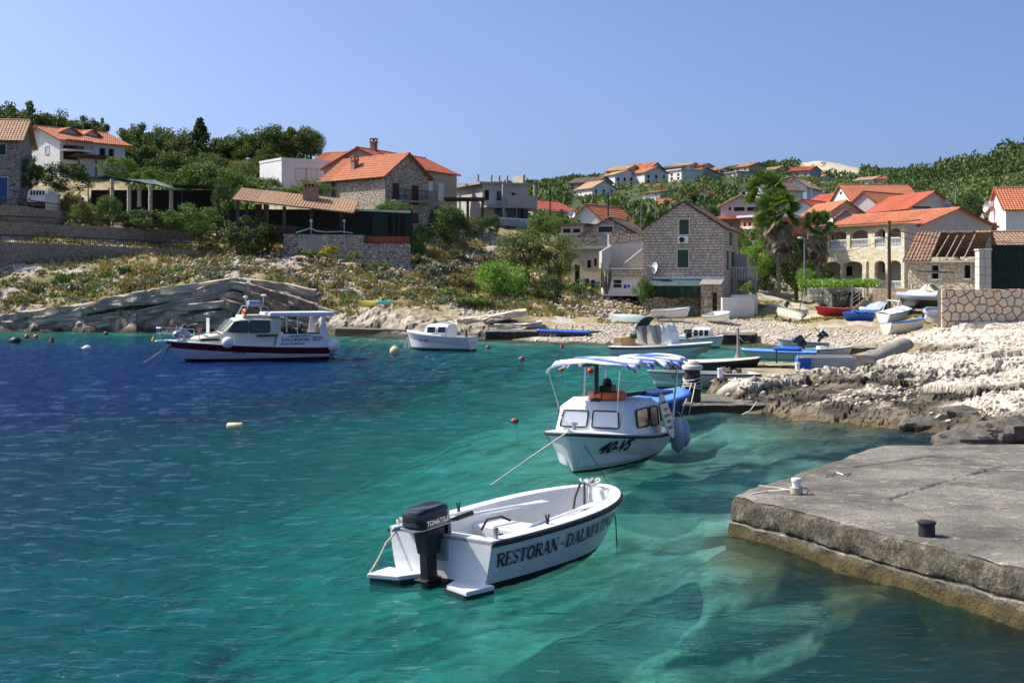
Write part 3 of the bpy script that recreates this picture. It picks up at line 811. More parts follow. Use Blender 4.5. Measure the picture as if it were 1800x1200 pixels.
def ac_unit(parent, u, z, T=None):
    mb = MB(); mb.box(u, u+.72, -.34, -.05, z, z+.5); a = mb.build('air_conditioner', M['white_paint'], parent, bevel=.02)
    mb = MB(); mb.lathe([(.01,0),(.2,0),(.2,.02),(.01,.03)], (u+.27, -.345, z+.25), 18, Matrix.Rotation(R(90), 3, 'X')); mb.build('fan_grille', M['iron'], a)
ac_unit(st, 2.58, 5.28)
def dish(parent, c, r=.35, tilt=60, az=0, mat='white_paint'):
    Mx = Matrix.Rotation(az, 3, 'Z') @ Matrix.Rotation(R(tilt), 3, 'X')
    mb = MB(); c = Vector(c)
    prof = [(.01,0),(r*.5,.03*r/.35),(r*.85,.085*r/.35),(r,.12*r/.35),(r,.135*r/.35),(r*.85,.1*r/.35),(r*.5,.045*r/.35),(.01,.015)]
    mb.lathe(prof, c, 18, Mx)
    o = mb.build('satellite_dish', M[mat], parent, smooth=40)
    mb = MB(); mb.tube([c + Mx @ Vector((0,-r*.9,.05)), c + Mx @ Vector((0,0,r*1.1))], .02, 5); mb.ball(c + Mx @ Vector((0,0,r*1.1)), .05, 6, 4)
    mb.tube([c, c - Vector((0,-.3,.3))], .025, 5); mb.build('dish_arm', M['metal'], o)
    return o
dish(st, (1.0, -.35, 3.5), .42, 80, R(-50))
mb = MB(); mb.box(.35, .68, -.42, -.1, 2.2, 3.55); mb.box(.3, .73, -.47, -.05, 3.55, 3.62); mb.build('flue', M['conc'], st)
mb = MB(); mb.tube([(sW-.05,-.06,6.1),(sW-.05,-.06,2.9)], .045, 6); mb.build('downpipe', M['metal'], st)
# side balcony of the stone house
mb = MB(); mb.box(sW+.05, sW+1.9, 4.2, 5.8, 2.6, 2.8); mb.box(sW+.05, sW+.4, 4.2, 5.8, .2, 2.6); mb.box(sW+1.55, sW+1.9, 4.2, 4.5, -.5, 2.6); mb.build('side_balcony', M['conc'], st)
mb = MB(); mb.box(sW+.05, sW+1.95, 4.12, 4.22, 3.5, 3.62)
for i in range(9): mb.lathe([(.05,0),(.09,.2),(.05,.45),(.06,.7)], (sW+.18+i*.21, 4.17, 2.8), 6)
tag(mb.build('balustrade', M['grey_lt'], st), kind='stuff')
mb = MB(); mb.box(sW-.0, sW+1.0, 5.9, 7.8, -.5, 4.6); mb.build('side_annex', M['grey_pl'], st)
# white garden wall right of it
A = P(1270, 554, 90.5); B = P(1326, 554, 91.5)
masonry('garden_wall', 'white painted garden wall beside the stone house door', [A, B, B+Vector((.3,3,0))], [A.z+1.22, A.z+1.22, A.z+1.2], .2, 'white_blue')
A = P(1285, 548, 93); B = P(1332, 548, 93.5)
masonry('garden_wall', 'lower white wall behind the painted garden wall', [A, B], [A.z+1.2, A.z+1.25], .2, 'white_blue')

# terrace with outside stair left of the stone house
def slab_thing(name, label, cat, parts):
    t = thing(name, label, cat, parts[0][1])
    for nm, org, pts, off, mt in parts:
        mb = MB(); mb.prism([Vector(p)-parts[0][1] for p in pts], off); o = mb.build(nm, M[mt], t); with_uv(o, wall_uv)
    return t
D_ = 97.5
q = lambda x, y, d=D_: P(x, y, d)
slab_thing('terrace_house', 'low house with grey outside stair and white lower wall beside the stone house', 'house', [
    ('wall', q(1062,512), [q(1062,520),q(1131,520),q(1131,484),q(1062,484)], (0,3,0), 'white_blue'),
    ('stone_band', q(1062,484), [q(1068,485.5,97.3),q(1131,485.5,97.3),q(1131,473,97.3),q(1068,473,97.3)], (0,3,0), 'block'),
    ('ledge', q(1062,473), [q(1066,473.2,97.1),q(1132,473.2,97.1),q(1132,471,97.1),q(1066,471,97.1)], (0,3,0), 'white_paint'),
    ('back_wall', q(1072,471), [q(1072,471.2,100),q(1131,471.2,100),q(1131,425,100),q(1072,430,100)], (0,3,0), 'grey_lt'),
    ('stair', q(1085,471), [q(1088,470.5,98),q(1130,470.5,98),q(1130,437,98)], (0,1.2,0), 'conc'),
    ('upper_wall', q(1068,430), [q(1070,432,101),q(1131,427,101),q(1131,411,101),q(1070,411,101)], (0,1.2,0), 'rubble'),
    ('pier', q(1068,471), [q(1058,471,97.2),q(1072,471,97.2),q(1076,431,97.2),q(1058,441,97.2)], (0,3,0), 'grey_lt')])
t = [o for o in COL.objects if o.name.startswith('terrace_house')][0]
mb = MB(); a = q(1079,505,97.45)-t.location; b = q(1092,492,97.45)-t.location; mb.box(a.x, b.x, a.y-.02, a.y+.05, a.z, b.z); mb.build('window', M['dark'], t)
house_px('beige_annex', 'beige rendered annex with flat grey roof and small dark windows', (1003, 103), (1066, 101.5), 500, 5, 438, .5, 'beige_pl', 'conc', flat=True, front=[(1032,457,1039,471,'dark'),(1044,454,1049,468,'dark'),(1010,466,1019,500,'dark')], oh=.25, frame=False, cat='annex')
house_px('terrace_building', 'grey concrete terrace building between tamarisk tree and stone house', (985, 112), (1075, 110), 448, 7, 414, .5, 'grey_pl', 'conc', flat=True, front=[(988,420,1000,432,'dark')], oh=.1, frame=False, cat='building')
house_px('attic_cottage', 'small stone cottage gable with large dark window and brown roof', (1019, 111), (1122, 109.5), 425, 8, 415, 1.45, 'rubble', 'roof_mauve', 'y', front=[(1052,398,1077,418,'glass')], oh=.15)
house_px('covered_porch', 'open porch with pale posts beside the stone cottage', (986, 115), (1024, 114), 418, 4, 398, .4, 'grey_lt', 'roof_mauve', flat=True, front=[(989,402,1003,416,'dark'),(1007,402,1020,416,'dark')], oh=.4, frame=False, cat='porch')

# arcaded house
ah, aA, au, av, aW, aH = house_px('arcaded_house', 'two storey stone clad house with arches, white balustrades and orange roof', (1446, 120.5), (1619, 108), 527, 7.4, 405, 1.35, 'grey_lt', 'roof', 'x', oh=.45)
# front loggia as piers, spandrels and floor bands in front of the wall
def arcade(parent, A, u, z0, z1, piers_px, py_spring_l, py_crown_l, y0, y1, matn, name='arcade'):
    us = [(wall_pick(A, u, None, a, 450)[0], wall_pick(A, u, None, b, 450)[0]) for a, b in piers_px]
    zs = wall_pick(A, u, None, piers_px[0][0], py_spring_l)[1] - A.z; zc = wall_pick(A, u, None, piers_px[0][0], py_crown_l)[1] - A.z
    for (a, b) in us:
        mb = MB(); mb.box(a, b, y0, y1, z0, z1); o = mb.build('pier', M[matn], parent); with_uv(o, wall_uv)
    for (a, b), (c, d) in zip(us[:-1], us[1:]):
        n = 10; poly = [(b, y0+.003, z1-.003)] + [(b + (c-b)*i/n, y0+.003, zs + (zc-zs)*math.sqrt(max(0, 1-(2*i/n-1)**2))) for i in range(n+1)] + [(c, y0+.003, z1-.003)]
        mb = MB(); mb.prism(poly, (0, y1-y0-.006, 0)); o = mb.build('arch', M[matn], parent); with_uv(o, wall_uv)
    return us
LOG = 1.7
zf = wall_pick(aA, au, None, 1446, 440)[1] - aA.z           # upper floor level
up = arcade(ah, aA, au, zf, aH-.02, [(1446,1450),(1479,1485),(1516,1522),(1554,1566),(1585,1589),(1613,1619)], 416, 410, -LOG, -LOG+.32, 'fine_stone')
lo = arcade(ah, aA, au, -1.5, zf-.45, [(1446,1450),(1470,1475),(1505,1510),(1544,1551),(1556,1566),(1585,1589),(1613,1619)], 468, 461, -LOG, -LOG+.32, 'fine_stone')
mb = MB(); mb.box(up[0][0]-.01, up[-1][1]+.01, -LOG-.004, 0, zf-.45, zf); o = mb.build('floor_band', M['fine_stone'], ah); with_uv(o, wall_uv)
for x_ in (up[0][0]+.004, up[-1][1]-.254): mb = MB(); mb.box(x_, x_+.25, -LOG+.33, 0, -1.5, aH-.02); o = mb.build('side_wall', M['grey_lt'], ah); with_uv(o, wall_uv)
mb = MB(); mb.box(up[0][0]-.15, up[-1][1]+.15, -LOG-.12, .0, aH-.02, aH+.1); mb.build('eave_band', M['canvas_cream'], ah)
uvs = []; mb = MB(); k_ = 1.35/3.7
tile_slab(mb, uvs, (-.45, -LOG-.5, aH+.12-.0), (1,0,0), (0, LOG+.1, (LOG+.1)*.12), aW+.9, LOG+.15, .06)
finish_roof(mb, uvs, M['roof'], ah, 'lower_roof')
def balustrade(parent, a, b, y, z, h=.82):
    mb = MB(); mb.box(a, b, y-.07, y+.07, z+h-.09, z+h); mb.box(a, b, y-.06, y+.06, z, z+.07)
    n = max(3, int((b-a)/.19))
    for i in range(n): mb.lathe([(.035,0),(.06,.2),(.03,.42),(.045,h-.16)], (a+(b-a)*(i+.5)/n, y, z+.07), 6)
    return tag(mb.build('balustrade', M['white_paint'], parent), kind='stuff')
for (a, b), (c, d) in zip(up[:-1], up[1:]): balustrade(ah, b, c, -LOG+.16, zf)
for k, ((a, b), (c, d)) in enumerate(zip(lo[:-1], lo[1:])):
    if k not in (0, 3): balustrade(ah, b, c, -LOG+.16, 0.35 if k < 3 else .95)
# doors and windows in the shade of the loggia
def loggia_open(px0, py0, px1, py1, mt):
    s0, zt = wall_pick(aA, au, None, px0, py0); s1, zb = wall_pick(aA, au, None, px1, py1)
    mb = MB(); mb.box(s0, s1, -.03, -.005, zb-aA.z, zt-aA.z); o = mb.build('door', M['white_sh'], ah)
    mb = MB(); mb.box(s0+.07, s1-.07, -.05, -.031, zb-aA.z+.05, zt-aA.z-.08); mb.build('pane', M[mt], o)
for r_ in ((1455,412,1466,432,'brown_sh'),(1488,407,1495,424,'dark'),(1530,404,1541,430,'dark'),(1552,404,1557,425,'dark'),(1596,402,1607,424,'dark'),
           (1488,466,1500,486,'dark'),(1526,462,1538,485,'dark'),(1551,458,1556,480,'brown_sh'),(1591,452,1603,475,'dark')): loggia_open(*r_)
mb = MB(); s0 = wall_pick(aA, au, None, 1450, 470)[0]; s1 = wall_pick(aA, au, None, 1470, 470)[0]; mb.box(s0, s1, -LOG+.1, -LOG+.14, -.6, 2.2); mb.build('green_screen', M['net'], ah)

# outside stair and vine pergola in front of the arcaded house
vine = thing('vine_pergola', 'metal frame pergola covered in green vine before the arcaded house', 'pergola', P(1440, 545, 101))
def loc(t_, x, y, d): return P(x, y, d) - t_.location
mb = MB()
for (x, d) in ((1411,103),(1440,99),(1456,96),(1498,95),(1520,97),(1544,96)):
    a = loc(vine, x, 548, d); b = Vector((a.x, a.y, loc(vine, x, 500, d).z)); 
    mb2 = MB(); mb2.tube([a-Vector((0,0,.6)), b], .04, 6); mb2.build('post', M['metal'], vine)
mb = MB(); mb.tube([loc(vine,1405,503,103), loc(vine,1440,502,99), loc(vine,1545,502,96)], .03, 5); mb.tube([loc(vine,1410,500,112), loc(vine,1545,499,104)], .03, 5)
for i in range(8): x = 1415+i*17; mb.tube([loc(vine,x,502.5,101-i*.6), loc(vine,x+4,499,110-i*.6)], .02, 4)
mb.build('frame', M['metal'], vine)
stair = thing('stone_stair', 'stone stair with white metal hand rails under the vine pergola', 'stairs', P(1530, 545, 97))
mb = MB(); a = loc(stair, 1500, 546, 97); b = loc(stair, 1545, 512, 97)
for i in range(9): 
    f_ = i/9; mb.box(a.x+(b.x-a.x)*f_, b.x, a.y, a.y+1.3, a.z-.5+ (0 if i == 0 else .5+(b.z-a.z)*i/9), a.z+(b.z-a.z)*(i+1)/9)
o = mb.build('steps', M['rubble_pale'], stair); with_uv(o, wall_uv)
mb = MB()
for k in range(3): mb.tube([a+Vector((-.2,-.05,.5+k*.28)), b+Vector((-.2,-.05,.35+k*.28))], .025, 5)
for i in range(4): p_ = a.lerp(b, i/3)+Vector((-.2,-.05,0)); mb.tube([p_, p_+Vector((0,0,1.1))], .025, 5)
mb.build('hand_rail', M['white_paint'], stair)
fence = thing('picket_fence', 'white sloping picket fence left of the stone stair', 'fence', P(1440, 540, 102))
mb = MB(); a = loc(fence, 1420, 524, 103); b = loc(fence, 1447, 524, 101); c = loc(fence, 1462, 540, 99)
for p0, p1 in ((a, b), (b, c)):
    for h_ in (.2, .75): mb.tube([p0+Vector((0,0,h_)), p1+Vector((0,0,h_))], .035, 4)
    n = 9
    for i in range(n+1): p_ = p0.lerp(p1, i/n); mb.box(p_.x-.045, p_.x+.045, p_.y-.02, p_.y+.02, p_.z-.2, p_.z+.95)
tag(mb.build('pickets', M['white_paint'], fence), kind='stuff')
lw = masonry('stone_wall', 'pale stone retaining wall below the arcaded house', [P(1534,555,90), P(1600,556,89)], [P(1534,507,90).z, P(1600,507,89).z], .5, 'rubble_pale')

# ruined stone barn with half its roof gone
rA = P(1596, 556, 84.5); rB = P(1722, 556, 82)
ru = rB - rA; ru.z = 0; rW = ru.length; ru.normalize(); rv = Vector((-ru.y, ru.x, 0))
ruin = thing('ruined_barn', 'roofless old stone barn with half its tiles fallen in', 'ruin', rA, math.atan2(ru.y, ru.x))
zE = P(1596, 461, 84.5).z - rA.z; RD = 5.0; RR = 1.75
hl = []
for (x0, y0, x1, y1) in ((1637.5,466.5,1650,490), (1695,466,1706,489)):
    s0, zt = wall_pick(rA, ru, None, x0, y0); s1, zb = wall_pick(rA, ru, None, x1, y1); hl.append((s0, zb-rA.z, s1-s0, zt-zb))
mb = MB()
wall_cells(mb, lambda u, z, d: Vector((u, d, z)), rW, -2, zE, None, hl, .35)
wall_cells(mb, lambda u, z, d: Vector((d, RD-u, z)), RD, -2, zE, RR, [], .35)
wall_cells(mb, lambda u, z, d: Vector((rW-d, u, z)), RD, -2, zE, RR, [], .35)
mb.box(0, rW, RD-.3, RD, -2, zE-.1)
o = mb.build('wall', M['rubble_pale'], ruin); with_uv(o, wall_uv)
for h_ in hl: 
    w_ = put_window(lambda u, z, d: Vector((u, d, z)), ruin, *h_, 'dark', True, .32, .11)
mb = MB(); mb.box(-.25, rW*.98, -.28, .22, zE-.02, zE+.1); mb.build('cornice', M['frame'], ruin)
random.seed(4)
mb = MB()
for i in range(46):
    u_ = 1.6 + random.random()*(rW-1.9); mb.cbox((u_, -.05+random.random()*.3, zE+.13+random.random()*.12), (.14+random.random()*.2, .16, .08+random.random()*.1), None)
tag(mb.build('rubble_course', M['rubble_pale'], ruin), kind='stuff')
uvs = []; mb = MB(); sl = math.hypot(RD/2, RR)
tile_slab(mb, uvs, (-.25, -.25, zE+.02), (1,0,0), (0, RD/2, RR), 1.75, sl+.3, .1, .24, .36)
tile_slab(mb, uvs, (rW+.1, RD+.25, zE+.02), (-1,0,0), (0, -RD/2, RR), rW+.35, sl+.3, .1, .24, .36)
finish_roof(mb, uvs, M['roof_old'], ruin, 'roof')
mb = MB(); mb.tube([Vector((1.4+ i*.3, RD/2, zE+RR+.2+.03*math.sin(i*2))) for i in range(8)], [.1,.13]*4, 7); mb.build('ridge_tiles', M['roof_old'], ruin)
for (u0, du) in ((1.7,.25),(2.35,.15),(2.75,.2),(3.5,.1)):
    mb = MB(); mb.tube([(u0, -.05, zE+.1), (u0+du, RD/2, zE+RR+.05)], .055, 6); mb.build('rafter', M['wood_grey'], ruin)
# stone pillar and green gate
pil = thing('gate_pillar', 'square pillar of large pale stone blocks beside the dark green gate', 'pillar', P(1728, 512, 78))
pz0 = P(1728, 512, 78).z - 1.0; random.seed(8)
s_ = S(78); xw = 21/s_; zt = P(0, 440, 78).z
nz = 7; 
for i in range(nz):
    z0 = pz0 + (zt-pz0)*i/nz - pil.location.z; z1 = pz0 + (zt-pz0)*(i+1)/nz - pil.location.z - .02
    sp = random.choice((.4,.5,.6)) * xw
    for a, b in ((-xw/2, -xw/2+sp-.012), (-xw/2+sp+.012, xw/2)):
        j = random.random()*.02; mb = MB(); mb.box(a, b, -xw/2-j, xw/2, z0, z1); o = mb.build('stone', M['frame'], pil, bevel=.015)
mb = MB(); mb.box(-xw/2+.03, xw/2-.03, -xw/2+.03, xw/2-.02, pz0-pil.location.z, zt-pil.location.z-.03); mb.build('mortar_core', M['conc'], pil)
mb = MB(); mb.box(-xw*.58, xw*.58, -xw*.58, xw*.58, zt-pil.location.z-.02, zt-pil.location.z+.08); mb.build('cap', M['frame'], pil, bevel=.02)
gt = thing('green_gate', 'wide dark green metal gate right of the stone pillar', 'gate', P(1742, 512, 79))
gx1 = P(1900, 512, 79).x - gt.location.x; gzt = P(0, 431, 79).z - gt.location.z
for i in range(3):
    mb = MB(); mb.box(i*gx1/3+.02, (i+1)*gx1/3-.02, 0, .05, -.8, gzt); mb.build('panel', M['net'], gt)
mb = MB(); mb.tube([(0,-.04,gzt),(gx1,-.04,gzt)], .04, 5); mb.tube([(0,-.04,gzt*.55),(gx1,-.04,gzt*.55)], .03, 5); mb.tube([(.02,-.04,-.8),(.02,-.04,gzt+.15)], .05, 6); mb.build('gate_frame', M['iron'], gt)
house_px('lean_to', 'low shed with old broken tiled roof behind the green gate', (1742, 86), (1900, 86), 512, 4.5, 432, .9, 'dark', 'roof_old', 'x', oh=.2, cat='shed')
# polygonal stone wall on the rocks: every stone its own piece
pw = thing('polygonal_wall', 'retaining wall of pale polygonal stones standing on the bare rocks', 'wall', P(1655, 572, 61.5))
w0 = Vector((0,0,0)); X1 = P(1960, 572, 62.5).x - pw.location.x; zt = P(0, 508, 61.5).z - pw.location.z; zb_ = -.9
mb = MB(); mb.box(.01, X1, .05, .6, zb_, zt-.02); mb.build('mortar_core', plain('dark_mortar', (.10,.075,.055), .95), pw)
random.seed(21)
cell = .37; pts = []
nrow = int((zt-zb_)/cell)+1; ncol = int(X1/(cell*1.15))+1
for r_ in range(-1, nrow+1):
    for c_ in range(-1, ncol+1):
        pts.append(((c_+.5*(r_ % 2)+random.uniform(-.3,.3))*cell*1.2, zb_+(r_+.5+random.uniform(-.28,.28))*cell))
stone_m = [plain('wall_stone_%s' % n_, c_, .9, var=.18, scale=3, bmp=.5, dirt=.25, dirt_col=(.2,.16,.11)) for n_, c_ in (('buff',(.66,.55,.40)), ('grey',(.60,.52,.42)), ('pink',(.66,.50,.37)))]
for i, p_ in enumerate(pts):
    poly = [(0,zb_),(X1,zb_),(X1,zt),(0,zt)]
    for j, q_ in enumerate(pts):
        if i == j: continue
        dx, dz = q_[0]-p_[0], q_[1]-p_[1]; dd = dx*dx+dz*dz
        if dd > 1.2: continue
        mx, mz = (p_[0]+q_[0])/2, (p_[1]+q_[1])/2; l_ = math.sqrt(dd); a, b = dx/l_, dz/l_
        poly = clip_poly(poly, a, b, a*mx+b*mz-.016)
        if len(poly) < 3: break
    if len(poly) < 3: continue
    cx_ = sum(v_[0] for v_ in poly)/len(poly); cz_ = sum(v_[1] for v_ in poly)/len(poly)
    ar = max(abs(v_[0]-cx_)+abs(v_[1]-cz_) for v_ in poly)
    if ar < .06: continue
    mb = MB(); n = len(poly); pr = .02+random.random()*.03
    ring0 = [Vector((v_[0], .06, v_[1])) for v_ in poly]; ring1 = [Vector((v_[0], -pr*.3, v_[1])) for v_ in poly]
    ring2 = [Vector((cx_+(v_[0]-cx_)*.86, -pr-.02, cz_+(v_[1]-cz_)*.86)) for v_ in poly]
    mb.grid([ring0, ring1, ring2], closed=True); mb.f.append(tuple(range(2*n, 3*n)))
    mb.build('stone', random.choice(stone_m), pw)
# ---------------------------------------------------------------- left shore: restaurant, retaining walls, houses above
HW = {}
# far left stone house, only its right end in view
house_px('old_stone_house', 'stone house with arched blue door and tiled roof at the left edge', (-190, 108), (33, 110), 364, 7, 240, 1.9, 'rubble_grey', 'roof_pale', 'x',
    front=[(-3,254,10,272,'green'),(-8,312,13,358,'blue'),(-120,254,-105,272,'green')], oh=.45)
wh, A, u, v, W, ht = house_px('white_villa', 'white two storey villa with orange roof and balcony on the wooded slope', (105, 134), (220, 140), 303, 8, 244.5, 1.5, 'white', 'roof', 'x',
    front=[(111,256,137,281,'dark'),(138,258,147,279,'glass'),(175,261,185,276,'dark'),(191,262,200,277,'dark'),(125,289,150,302,'dark')], left=[(80,258,86,270,'white')], oh=.5)
mb = MB(); uvs = []
mb.box(.0, 3.1, -1.2, -.005, 2.2, 2.36); mb.build('balcony', M['white'], wh); rail(wh, [(.05,-1.15,2.36),(3.05,-1.15,2.36)], .95, 1, .9, .035, 'wood_red', 'balcony_railing', .2)
mb = MB(); mb.box(.9, 5.4, -1.9, -.01, 1.65, 1.75, Matrix.Rotation(-.1, 4, 'X')); mb.build('terrace_roof', M['wood_red'], wh)
for x in (1.1, 3.1, 5.2): mb = MB(); mb.box(x-.06, x+.06, -1.8, -1.68, -1, 1.8); mb.build('terrace_post', M['wood_red'], wh)
for (x0, x1) in ((.9, 4.0), (3.9, 6.3)):
    mb = MB(); uvs = []; c = (x0+x1)/2; r_ = (x1-x0)/2; zb = ht+.75
    tile_slab(mb, uvs, (x0, 6.5, zb), (0,-1,0), (r_,0,.75), 4.6, math.hypot(r_, .75), .05); tile_slab(mb, uvs, (x1, 1.9, zb), (0,1,0), (-r_,0,.75), 4.6, math.hypot(r_, .75), .05)
    o = finish_roof(mb, uvs, M['roof'], wh, 'dormer_roof'); mb = MB(); mb.prism([(x0+.15,2.1,zb-1),(x1-.15,2.1,zb-1),(x1-.15,2.1,zb+.02),(c,2.1,zb+.7),(x0+.15,2.1,zb+.02)], (0,.1,0)); o2 = mb.build('dormer_wall', M['grey_lt'], wh)
house_px('white_block', 'plain white flat roofed house with wide white shutters', (495, 126), (580, 129), 345, 5, 281, .3, 'white_blue', 'white_blue', flat=True, front=[(520,297,538,318,'white'),(539,297,557,318,'white')], oh=.05)
house_px('terrace_villa', 'villa with orange roof partly hidden behind the white block', (545, 148), (625, 146), 330, 8, 291, 1.7, 'cream', 'roof', 'x', front=[(600,294,612,305,'dark')], oh=.4)
# stone house with brown shutters
bh, A, u, v, W, ht = house_px('shuttered_stone_house', 'stone house with brown shutters, brick chimney and orange tiled roof', (568, 118.3), (677, 112), 400, 4.9, 317, 1.9, 'rubble', 'roof', 'x',
    front=[], right=[(690,322,702,357,'brown'),(724,326,736,361,'brown'),(723,374,736,393,'brown')], oh=.35, frame=False, chim=[(3.2, 1.1, .5, 4.2, 5.9)])
mb = MB(); mb.box(W+.02, W+1.0, .3, 5.1, 2.0, 2.12); mb.build('balcony', M['conc'], bh); rail(bh, [(W+.95,.35,2.12),(W+.95,5.05,2.12)], .9, 1, 1.1, .025, 'iron', 'balcony_railing', .16)
mb = MB(); s0 = .15; mb.box(.1, 1.75, -.35, -.28, 2.1, ht-.1); mb.build('green_screen', M['net'], bh)
gh, A, u, v, W, ht = house_px('beige_house', 'beige house with red tiled roof and white shutters behind the shuttered house', (690, 118), (803, 128.5), 385, 7.5, 291, 1.7, 'beige_pl', 'roof_red', 'x',
    front=[(751,317,761,337,'white'),(771,322,781,352,'white')], oh=.3, frame=False, chim=[(2.6, 3.7, .5, 5.2, 7.3)])
# dark pergola in front of it
pg = thing('timber_pergola', 'dark timber pergola between the beige house and the unfinished house', 'pergola', P(785, 385, 120))
mb = MB(); a = loc(pg,782,352,121); b = loc(pg,852,352,119)
mb.box(a.x, b.x, -1.5, 2.2, a.z-.05, a.z+.12); mb.build('roof', M['wood'], pg)
for x in (822, 848): mb = MB(); p_ = loc(pg,x,385,118.5); mb.box(p_.x-.12, p_.x+.12, -1.4, -1.16, -1.5, a.z-.05); mb.build('post', M['wood'], pg)
# unfinished concrete house
un, A, u, v, W, ht = house_px('unfinished_house', 'raw concrete unfinished house with flat roof and open balconies', (848, 126), (928, 128), 402, 6.5, 324, .3, 'grey_lt', 'conc', flat=True,
    front=[(852,334,860,352,'dark'),(873,336,881,352,'glass'),(899,339,905,356,'dark'),(869,366,888,384,'glass'),(890,367,907,384,'glass'),(909,368,928,384,'glass')], oh=.5, frame=False)
z1 = EYE-(362-HY)*126/FPX - A.z
mb = MB(); mb.box(-.2, W+.3, -1.5, -.01, z1-.2, z1); mb.build('balcony', M['conc'], un)
mb = MB(); mb.box(1.9, W+.3, -1.5, -1.4, z1, z1+1.0); mb.build('parapet', M['grey_pl'], un)
for x in (1.6, W+.1): mb = MB(); mb.box(x-.1, x+.1, -1.45, -1.25, -1, ht); mb.build('column', M['conc'], un)
for x in (.0, 1.4, 2.25, 3.1): mb = MB(); mb.box(x-.09, x+.09, 1.0, 1.2, ht+.22, ht+1.0); mb.build('column_stub', M['conc'], un)
mb = MB(); mb.box(W-.3, W-.05, .5, 3.0, ht+.22, ht+1.1); mb.build('roof_parapet', M['conc'], un)
rail(un, [(.8,-1.9,.25),(W+.9,-1.9,.05)], .75, 4, 2.2, .04, 'white_paint', 'railing')
house_px('white_annex', 'low white annex left of the unfinished house', (806, 131), (850, 130), 400, 5, 327, .3, 'white_blue', 'white_blue', flat=True, front=[(815,328,823,334,'glass')], oh=.05, frame=False, cat='annex')
rr, A, u, v, W, ht = house_px('long_red_house', 'long low house with red roof and cream awning', (905, 146), (1016, 156), 385, 6, 366, 1.3, 'white', 'roof_red', 'x', front=[(935,375,947,384,'dark'),(983,369,990,380,'dark'),(1004,371,1012,382,'dark')], oh=.3)
mb = MB(); mb.prism([(1.6,-.02,1.0),(4.7,-.02,1.0),(4.9,-1.5,.55),(1.5,-1.5,.55)], (0,0,.05)); mb.build('awning', M['canvas_cream'], rr)
og, A, u, v, W, ht = house_px('white_gable_cottage', 'small cottage with white gable and orange roof above the stone cottage', (1004, 139), (1056, 137), 398, 7, 386, 1.45, 'white', 'roof', 'y', oh=.3)
dish(og, (.3,-.4,1.2), .4, 70, R(20))

# restaurant terrace
rs = thing('restaurant_terrace', 'long open restaurant terrace with tiled lean-to roof above a stone wall', 'building', P(560, 445, 103))
def rl(x, y, d=103): return loc(rs, x, y, d)
a = rl(412, 351, 103); b = rl(627, 374, 101.5)
mb = MB(); uvs = []
e0 = rl(408, 352, 102); e1 = rl(622, 376, 100.5); ue = e1-e0
tile_slab(mb, uvs, e0, ue, (0, 3.6, 1.15), ue.length, 3.75, .07)
finish_roof(mb, uvs, M['roof_pale'], rs, 'roof')
for x, y in ((418,353),(470,360),(500,363),(548,368),(600,373)):
    mb = MB(); p_ = rl(x, y, 102); mb.box(p_.x-.12, p_.x+.12, p_.y-.12, p_.y+.12, -2.2, p_.z); mb.build('post', M['wood'], rs)
mb = MB(); p0 = rl(404, 350, 105.8); p1 = rl(725, 372, 105.8); mb.box(p0.x, p1.x, p0.y, p0.y+.3, -3, 3.6); mb.build('back_wall', M['dark'], rs)  # near-black colour puts the shade inside the terrace into this wall
mb = MB(); p0 = rl(420,388,102.2); p1 = rl(520,398,102.0); mb.prism([p0, p1, p1-Vector((0,0,1.4)), p0-Vector((0,0,1.4))], (0,.15,0)); mb.build('parapet', M['wood'], rs)
mb = MB(); p0 = rl(520,398,102.0); p1 = rl(640,402,101.6); mb.prism([p0, p1, p1-Vector((0,0,1.2)), p0-Vector((0,0,1.2))], (0,.15,0)); mb.build('parapet', M['net'], rs)
for (x, w_) in ((449, 11), (463, 5), (430, 6)):
    mb = MB(); p_ = rl(x, 388, 103); mb.box(p_.x, p_.x+w_/22, p_.y, p_.y+.06, p_.z-.1, p_.z+1.3); mb.build('shutter_board', M['wood_red'], rs)
mb = MB(); p0 = rl(546,352,103.5); mb.box(p0.x-.55, p0.x+.55, p0.y-.5, p0.y+.5, p0.z-.3, p0.z+1.0)
for k in range(4): mb.box(p0.x-.5+k*.28, p0.x-.38+k*.28, p0.y-.5, p0.y+.5, p0.z+1.0, p0.z+1.22)
mb.box(p0.x-.55, p0.x+.55, p0.y-.5, p0.y+.5, p0.z+1.22, p0.z+1.3); o = mb.build('chimney', M['brick'], rs); with_uv(o, wall_uv)
# green shade cover at its right end, on posts, with red board below
mb = MB(); p = [rl(612,371,101), rl(722,376,100), rl(722,371,104), rl(612,369,104)]; mb.prism(p, (0,0,.06)); mb.build('shade_cover', M['net'], rs)
for x, w_ in ((655,26),(690,4),(700,3),(712,12)):
    mb = MB(); p0 = rl(x,416,100.2); mb.box(p0.x, p0.x+w_/23, p0.y, p0.y+.04, p0.z, rl(x,376,100.2).z); mb.build('curtain', M['net'], rs)
mb = MB(); p0 = rl(640,427.5,99.9); p1 = rl(720,428.5,99.7); mb.prism([p0, p1, p1+Vector((0,0,.55)), p0+Vector((0,0,.55))], (0,.08,0)); sg = mb.build('board', plain('faded_red_board', (.25,.055,.03), .8, var=.3, dirt=.4), rs)
mb = MB(); mb.box(-1.2, 3.9, -2.5, 3, -1.0, -.0); o = mb.build('floor', M['conc'], rs); o.location = (0,0,1.1)
for x in (547, 605):
    mb = MB(); p_ = rl(x,388,101.3); mb.ball(p_, .12, 8, 6); mb.tube([p_, p_-Vector((0,0,1.2))], .03, 5); mb.build('garden_lamp', M['white_paint'], rs, smooth=True)
rp = MB(); pts = [rl(520,409,101), rl(534,405,101), rl(546,401,101), rl(556,406,101), rl(575,408,101), rl(600,407,101), rl(620,410,101)]
